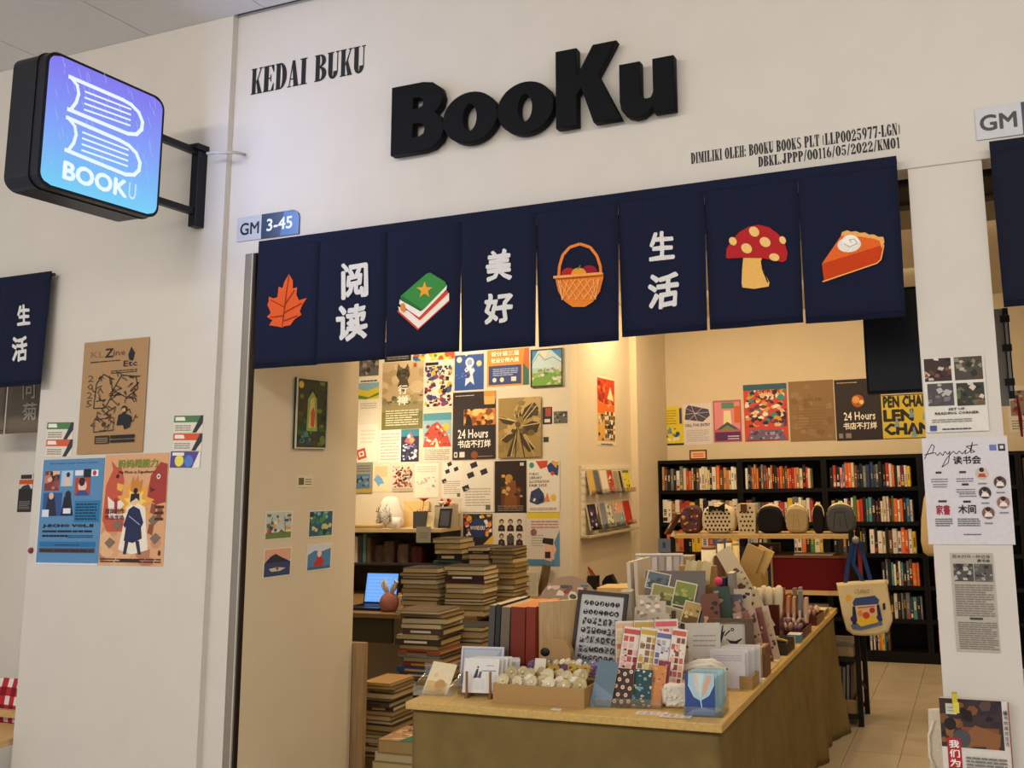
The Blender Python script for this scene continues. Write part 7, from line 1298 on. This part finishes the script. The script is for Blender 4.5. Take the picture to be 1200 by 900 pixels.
# kraft boxes, boards and white rolls in a holder at the back
bk=box_tray('kraft_box','deep kraft box holding white rolls at the middle back of the tables','box',(onY(838,690,4.85).x,4.85),.26,.16,onY(850,672,4.85).z-TZ,'#a5803f',.0)
for k,(px,yt,lab) in enumerate(((845,632,'white paper roll with brown cap, left of three in the kraft box'),(855,631,'white paper roll with brown cap, middle of three in the kraft box'),(863,634,'cream paper roll, right of three in the kraft box'))):
    p=onY(px,690,4.975); zt=onY(px,yt,4.975).z; t=thing('paper_roll',lab,'roll',(p.x+.008,4.965,TZ+.008),group='paper rolls in the kraft box'); r=.019
    mb=MB(); mb.lathe([(r,0),(r,zt-TZ-.03)],0,0,['#dccfae','#d8c8a0','#d2b97c'][k],14); mb.build('roll_body','paper',t)
    mb=MB(); mb.lathe([(r*.98,zt-TZ-.0298),(r*1.02,zt-TZ-.02),(r*.9,zt-TZ-.012),(.001,zt-TZ-.012)],0,0,['#7a4a34','#8a5a3e','#c9ac6c'][k],14); mb.build('cap','wood',t)
p=onY(836,690,4.76); zt=onY(833,639,4.76).z; t=thing('wide_roll','short wide white roll with brown cap left of the three rolls','roll',(p.x-.02,4.76,TZ+.0006)); mb=MB(); mb.lathe([(.04,0),(.04,zt-TZ-.02)],0,0,'#d8caa6',16); mb.build('roll_body','paper',t); mb=MB(); mb.lathe([(.041,zt-TZ-.0198),(.041,zt-TZ-.006),(.001,zt-TZ-.004)],0,0,'#8a5a3a',16); mb.build('cap','wood',t)
zk=onY(862,690,4.6)
for k,(px,w_,yt,ro,lab,c) in enumerate(((858,.10,650,.75,'slanting kraft slab leaning right over the kraft box, front one','#b08a4c'),(866,.09,650,.8,'slanting kraft slab leaning right over the kraft box, rear one','#c9a25e'))):
    mb=MB(); mb.box(-w_/2,w_/2,0,.022,0,.50,c); tag(mb.build('kraft_slab','paper',None,Matrix.Translation((-1.385+.03*k,4.862+.026*k,TZ+.03))@Matrix.Rotation(.42+.05*k,4,'Y')),lab,'box')
for k,(px0,px1,yt,Y,c,lab) in enumerate(((806,817,664,4.72,'#8f846c','striped grey carton left of the white rolls'),(797,812,652,4.95,'#a8987a','row of tan card sleeves behind the acrylic rack'),(838,847,652,4.70,'#6a3f2c','dark brown box behind the kraft bag'))): block('carton',lab,'box',px0,px1,700,yt,Y,.10,c,.1)
block('navy_folder','narrow navy folder standing right of the kraft bag','folder',846,853,725,678,4.50,.10,'#1b2033',.1,0,-.02)
block('grey_folder','light grey sleeve standing right of the navy folder','folder',856,863,725,672,4.50,.10,'#8f8a84',.1,0,-.02,edge='#c4beb4')
p=onY(842,682,4.36); mb=MB(); mb.lathe([(.001,-.02),(.018,-.008),(.022,.01),(.010,.022),(.001,.024)],0,0,'#d9486a',10); mb.tube([(0,0,-.018),(0,.0,-(p.z-TZ)+.002)],.004,'#3a5a3a',6); tag(mb.build('pink_flower','cloth',None,Matrix.Translation(p)),'bright pink flower stem standing between kraft bag and navy folder','flower')
# long photo strip
for k,(px,py,Y,ro,w_,h_,lab) in enumerate(((873,690,4.67,-.52,.085,.46,'long slanting photo strip card before the dark album'),)):
    p=onY(px,py,Y); mb=paper_sheet(w_,h_,'#c4b594',lambda s:(s.blobs(.12,.05,.88,.95,26,['#4a4a3a','#8a7a5a','#c9b88a','#5a3a2e','#6a7a5a'],.1,.25,5)),.004); tag(mb.build('photo_strip','paper',None,Matrix.Translation(p)@Matrix.Rotation(.15,4,'Z')@Matrix.Rotation(-.15,4,'X')@Matrix.Rotation(ro,4,'Y')@Matrix.Translation((-w_/2,0,-h_/2))),lab,'card')
# jumble of printed pouches behind the calligraphy frame
rd=random.Random(31)
for k,(px,py,c1,lab) in enumerate(((866,712,['#7a4a3a','#c9a88a'],'brown printed pouch behind the calligraphy frame, leftmost'),(872,704,['#3a4a3a','#c9c46a'],'green and yellow printed pouch behind the calligraphy frame'),(878,713,['#5a5a66','#d2c4b4'],'grey printed pouch behind the calligraphy frame'),(884,707,['#c9b89a','#8a5a4a'],'cream printed pouch behind the calligraphy frame'),(860,717,['#8a8a94','#d9d2c8'],'silver printed pouch behind the calligraphy frame'))):
    Y=4.20+.05*k; p=Vector((-1.225+.033*[0,1,2,2.7,.5][k],4.17+.055*k,TZ)); h=max(.06,onY(px,py-16,Y).z-TZ)
    mb=paper_sheet(.085,h,c1[0],lambda s,k=k,c1=c1:s.blobs(.08,.05,.92,.95,14,c1+['#2f2a28','#b58a6a'],.1,.22,k),.012); tag(mb.build('printed_pouch','gloss',None,Matrix.Translation((p.x,p.y,TZ+.0006))@Matrix.Rotation(.2,4,'Z')@Matrix.Rotation(-.10,4,'X')@Matrix.Rotation(-.08+.03*k,4,'Y')@Matrix.Translation((-.04,0,0))),lab,'pouch')
# 12 white brush pompoms in a red-brown box
A=onY(877,722,4.74); B=onY(913,722,4.74); w=B.x-A.x; hb=onY(896,711,4.68).z-TZ
box_tray('lacquer_box','red brown lacquer box holding white tassel sticks','box',(A.x,4.74),w,.11,max(.05,hb),'#4f1a14',.02,mat='gloss')
for k in range(7):
    px=877+k*6.0; Y=4.78+.03*(k%2); q=onY(px,686,Y); bx=A.x+.02+k*(w-.04)/6; z0=TZ+.010; t=thing('tassel_stick',f'white soft tassel stick in the lacquer box, {ORD(k+1)} from the left','tassel',(bx,Y,z0),group='tassel sticks in the lacquer box')
    top=Vector((q.x-bx,.0,q.z-z0-.006*(k%3))); mb=MB(); mb.tube([(0,0,0),top*.45],.005,'#8a6a48',6); mb.build('stick','wood',t)
    mb=MB(); mb.tube([top*.4,top*.55,top*.8,top*.96,top],[.012,.019,.022,.020,.008],'#d2c3a4',9); mb.build('tassel','cloth',t)
# 13 pink and tan packs behind, wrapped goods in trays
for k in range(9):
    px=914+k*3.4; Y=5.22+.055*(k%2); p=onY(px,713,Y); zt=onY(px,[690,694,699,696,700,690,693,689,701][k],Y).z; c=['#8a4a44','#b87a5a','#c98a6a','#a85a3a','#d2a07a','#8a7a74','#7a7f86','#9a8f88','#c9a890'][k]
    mb=MB(); mb.box(0,.017,0,.05,0,zt-TZ,c); sh=Sheet(.017,zt-TZ,mb); sh.r(.15,.2,.85,.5,'#d8c8b4'); tag(mb.build('stick_pack','gloss',None,Matrix.Translation((p.x,Y,TZ+.0006))@Matrix.Rotation(.1*(-1)**k*.4,4,'Y')),f'slim upright incense pack behind the wrapped goods, {ORD(k+1)} from the left','pack','slim upright packs')
def goods_tray(lab,px0,px1,Y,d,col,h,n,cols,gl,gg,nm,seed):
    A=onY(px0,735,Y); B=Vector((-.958,0,0)); w=B.x-A.x; box_tray('goods_tray',lab,'tray',(A.x,Y),w,d,h,col,0,mat='gloss'); rd=random.Random(seed)
    for k in range(n):
        i=k%((n+1)//2); r=k//((n+1)//2); x=A.x+.03+i*(w-.06)/max(1,(n+1)//2-1); y=Y+d*(.30+.42*r); 
        mb=MB(); R=[]; L=min(.045,w/((n+1)//2)*.50); 
        for u,s in ((-1,.25),(-.8,.7),(0,1),(.8,.7),(1,.25)): R.append([(u*L*.55,.028*s*math.cos(a),.026*s*math.sin(a)) for a in [2*PI*q/8 for q in range(8)]])
        mb.ring(R,rd.choice(cols)); lab=f'{gl}, {ORD(i+1)} from the left in the {["front","rear"][r]} row'; tag(mb.build(nm,'shell',None,Matrix.Translation((x,y,TZ+h*.75+.018+.010*r))@Matrix.Rotation(rd.uniform(-.7,.7),4,'Z')@Matrix.Rotation(rd.uniform(-.4,.4),4,'Y')),lab,'sachet',gg)
goods_tray('red brown tray of wrapped sachets at the right edge of the tables',900,951,4.93,.25,'#4a1a12',.045,12,['#a8846e','#c9a894','#8a6a72','#b59a8a','#7a5a5e'],'glossy sachet of the front red brown tray','sachets in the front tray','wrapped_sachet',4)
goods_tray('second red brown tray of wrapped sachets, behind the first at the right edge',921,960,5.36,.26,'#54251a',.05,10,['#c9a88e','#d8bfa8','#a8887a','#8f6a60'],'glossy sachet of the rear red brown tray','sachets in the rear tray','wrapped_sachet',5)
A=onY(950,722,5.55); A=Vector((-1.15,0,0)); t=holder('clear_tray','clear acrylic tray with cream cards at the far right end of the tables',(A.x+.08,5.76),.22,.16,.06,0)
mb=MB(); mb.box(-.10,.10,-.06,.06,0,.03,'#c9b48c'); tag(mb.build('card_pile','paper',None,Matrix.Translation((A.x+.08,5.765,TZ+.0042))),'pile of cream cards in the clear tray at the far right end','cards')
Q=at(966,727); mb=MB(); mb.box(-.05,.05,-.05,.05,0,.012,'#d2bd8c'); tag(mb.build('cream_block','paper',None,Matrix.Translation((-1.02,5.94,TZ+.0006))),'flat cream block at the tables\' far right corner','block')
# long slanted packets, pen tray, blue box
for k in range(5):
    px=884+k*6; Y=4.12+.05*k; p=onY(px,768,Y); mb=MB(); mb.box(-.020,.020,0,.008,0,.25,['#a88a74','#8a5a4a','#b59a84','#7a4a44','#c4ac94'][k]); sh=Sheet(.04,.25,mb,fn=lambda u,v,n:(u-.02,-n,v)); sh.blobs(.1,.05,.9,.95,9,['#d2bda4','#5a3a34','#c98a6a'],.15,.3,k)
    tag(mb.build('long_packet','gloss',None,Matrix.Translation((-1.065+.020*k,4.16+.055*k,TZ+.006))@Matrix.Rotation(-.2,4,'X')@Matrix.Rotation(-.25,4,'Y')),f'long slanting wrapped packet right of the calligraphy frame, {ORD(k+1)} from the left','packet','long slanting packets')
A=Vector((-1.12,4.46,TZ)); pt=box_tray('pen_tray','dark wooden tray of white and black oddments at the tables\' right edge','tray',(A.x+.02,A.y+.04),.14,.20,.055,'#2f2116',.0,mat='wood')
rd=random.Random(6)
for k in range(8):
    c=['#d8cfc0','#26221f','#d2c8b6','#c9a24a','#e0d8cc','#2b2622','#d8cfc0','#3a3230'][k]; mb=MB(); mb.box(-.028,.028,-.009,.009,0,.014,c); tag(mb.build('eraser','gloss',None,Matrix.Translation((A.x+.058+.064*(k%2),A.y+.075+.042*(k//2),TZ+.05))@Matrix.Rotation(rd.uniform(-.4,.4),4,'Z')@Matrix.Rotation(.15,4,'Y')),['white','black','cream','mustard','white','black','white','dark brown'][k]+f' small block in the dark wooden tray, {["left","right"][k%2]} one of the {["front","second","third","rear"][k//2]} row','stationery','oddments in the dark tray')
ps=thing('metal_post','short metal post with foot beside the dark wooden tray','post',(A.x-.01,A.y+.0,TZ+.0006)); mb=MB(); mb.tube([(0,0,.004),(0,0,.10)],.006,'#8a7a50'); mb.build('rod','metal',ps); mb=MB(); mb.box(-.02,.02,-.012,.012,0,.0038,'#b5a070'); mb.build('foot','metal',ps)
p=onZ(922,738,TZ+.06); mb=paper_sheet(.15,.05,'#d9a83a',lambda s:(s.r(.12,.15,.55,.85,'#1d1b1c'),s.lines(.6,.2,.95,.8,2,'#8a5a1e',3)),.004); tag(mb.build('banner_pack','gloss',None,Matrix.Translation((A.x+.01,4.715,TZ+.004))@Matrix.Rotation(-.2,4,'X')),'flat yellow and black pack behind the dark wooden tray','pack')
Q=at(937,752); mb=MB(); mb.box(-.035,.035,0,.08,0,.04,'#4f7f96',cols={1:'#ddd8cc'}); tag(mb.build('blue_box','gloss',None,Matrix.Translation((-.99,4.83,TZ+.0006))),'small blue box with white lid at the tables\' right edge','box')
for k,(px,py,w_,d_,c,lab) in enumerate(((893,790,.07,.15,'#c9b080','cream card lying flat by the right edge, front one'),(905,778,.06,.09,'#d6c294','cream card lying flat by the right edge, rear one'))):
    Q=at(px,py); mb=MB(); mb.box(-w_/2,w_/2,0,d_,0,.006,c); tag(mb.build('flat_card','paper',None,Matrix.Translation((-.995,4.16+.17*k,TZ+.0006))),lab,'card')

# round flowered fan and a wooden lath leaning at the tables' rear left
p=onX(664,705,-2.2); fz=p.z
fn_=thing('flowered_fan','round flowered fan leaning at the rear left edge of the tables','fan',(-2.2,p.y,TZ+.0006),.3)
RR=.5*(onX(666,676,-2.2).z-TZ)
mb=MB(); mb.lathe([(.001,-.004),(RR,-.004),(RR,.004),(.001,.004)],0,0,'#8f7a66',24,0,False); mb.build('fan_disc','paper',fn_,Matrix.Translation((0,RR*.3,RR+.002))@Matrix.Rotation(PI/2-.25,4,'X'))
mb=MB(); sh=Sheet(2*RR,2*RR,mb,fn=lambda u,v,n:(u-RR,v-RR,.0045+n)); sh.blobs(.15,.15,.85,.85,40,['#c9a8a0','#6a4a4a','#4f6a5a','#d2c4ac','#8a3a3a','#3a4a4a'],.05,.11,5); mb.build('flower_print','paper',fn_,Matrix.Translation((0,RR*.3,RR+.002))@Matrix.Rotation(PI/2-.25,4,'X'))
q=onY(650,690,6.15); mb=MB(); mb.box(-.03,.03,0,.02,0,.22,'#6a5230'); tag(mb.build('wooden_lath','woodz',None,Matrix.Translation((-3.195,6.262,DZ+.008))@Matrix.Rotation(.22,4,'Y')),'short wooden lath leaning on the poster wall at the end of the desk','lath')
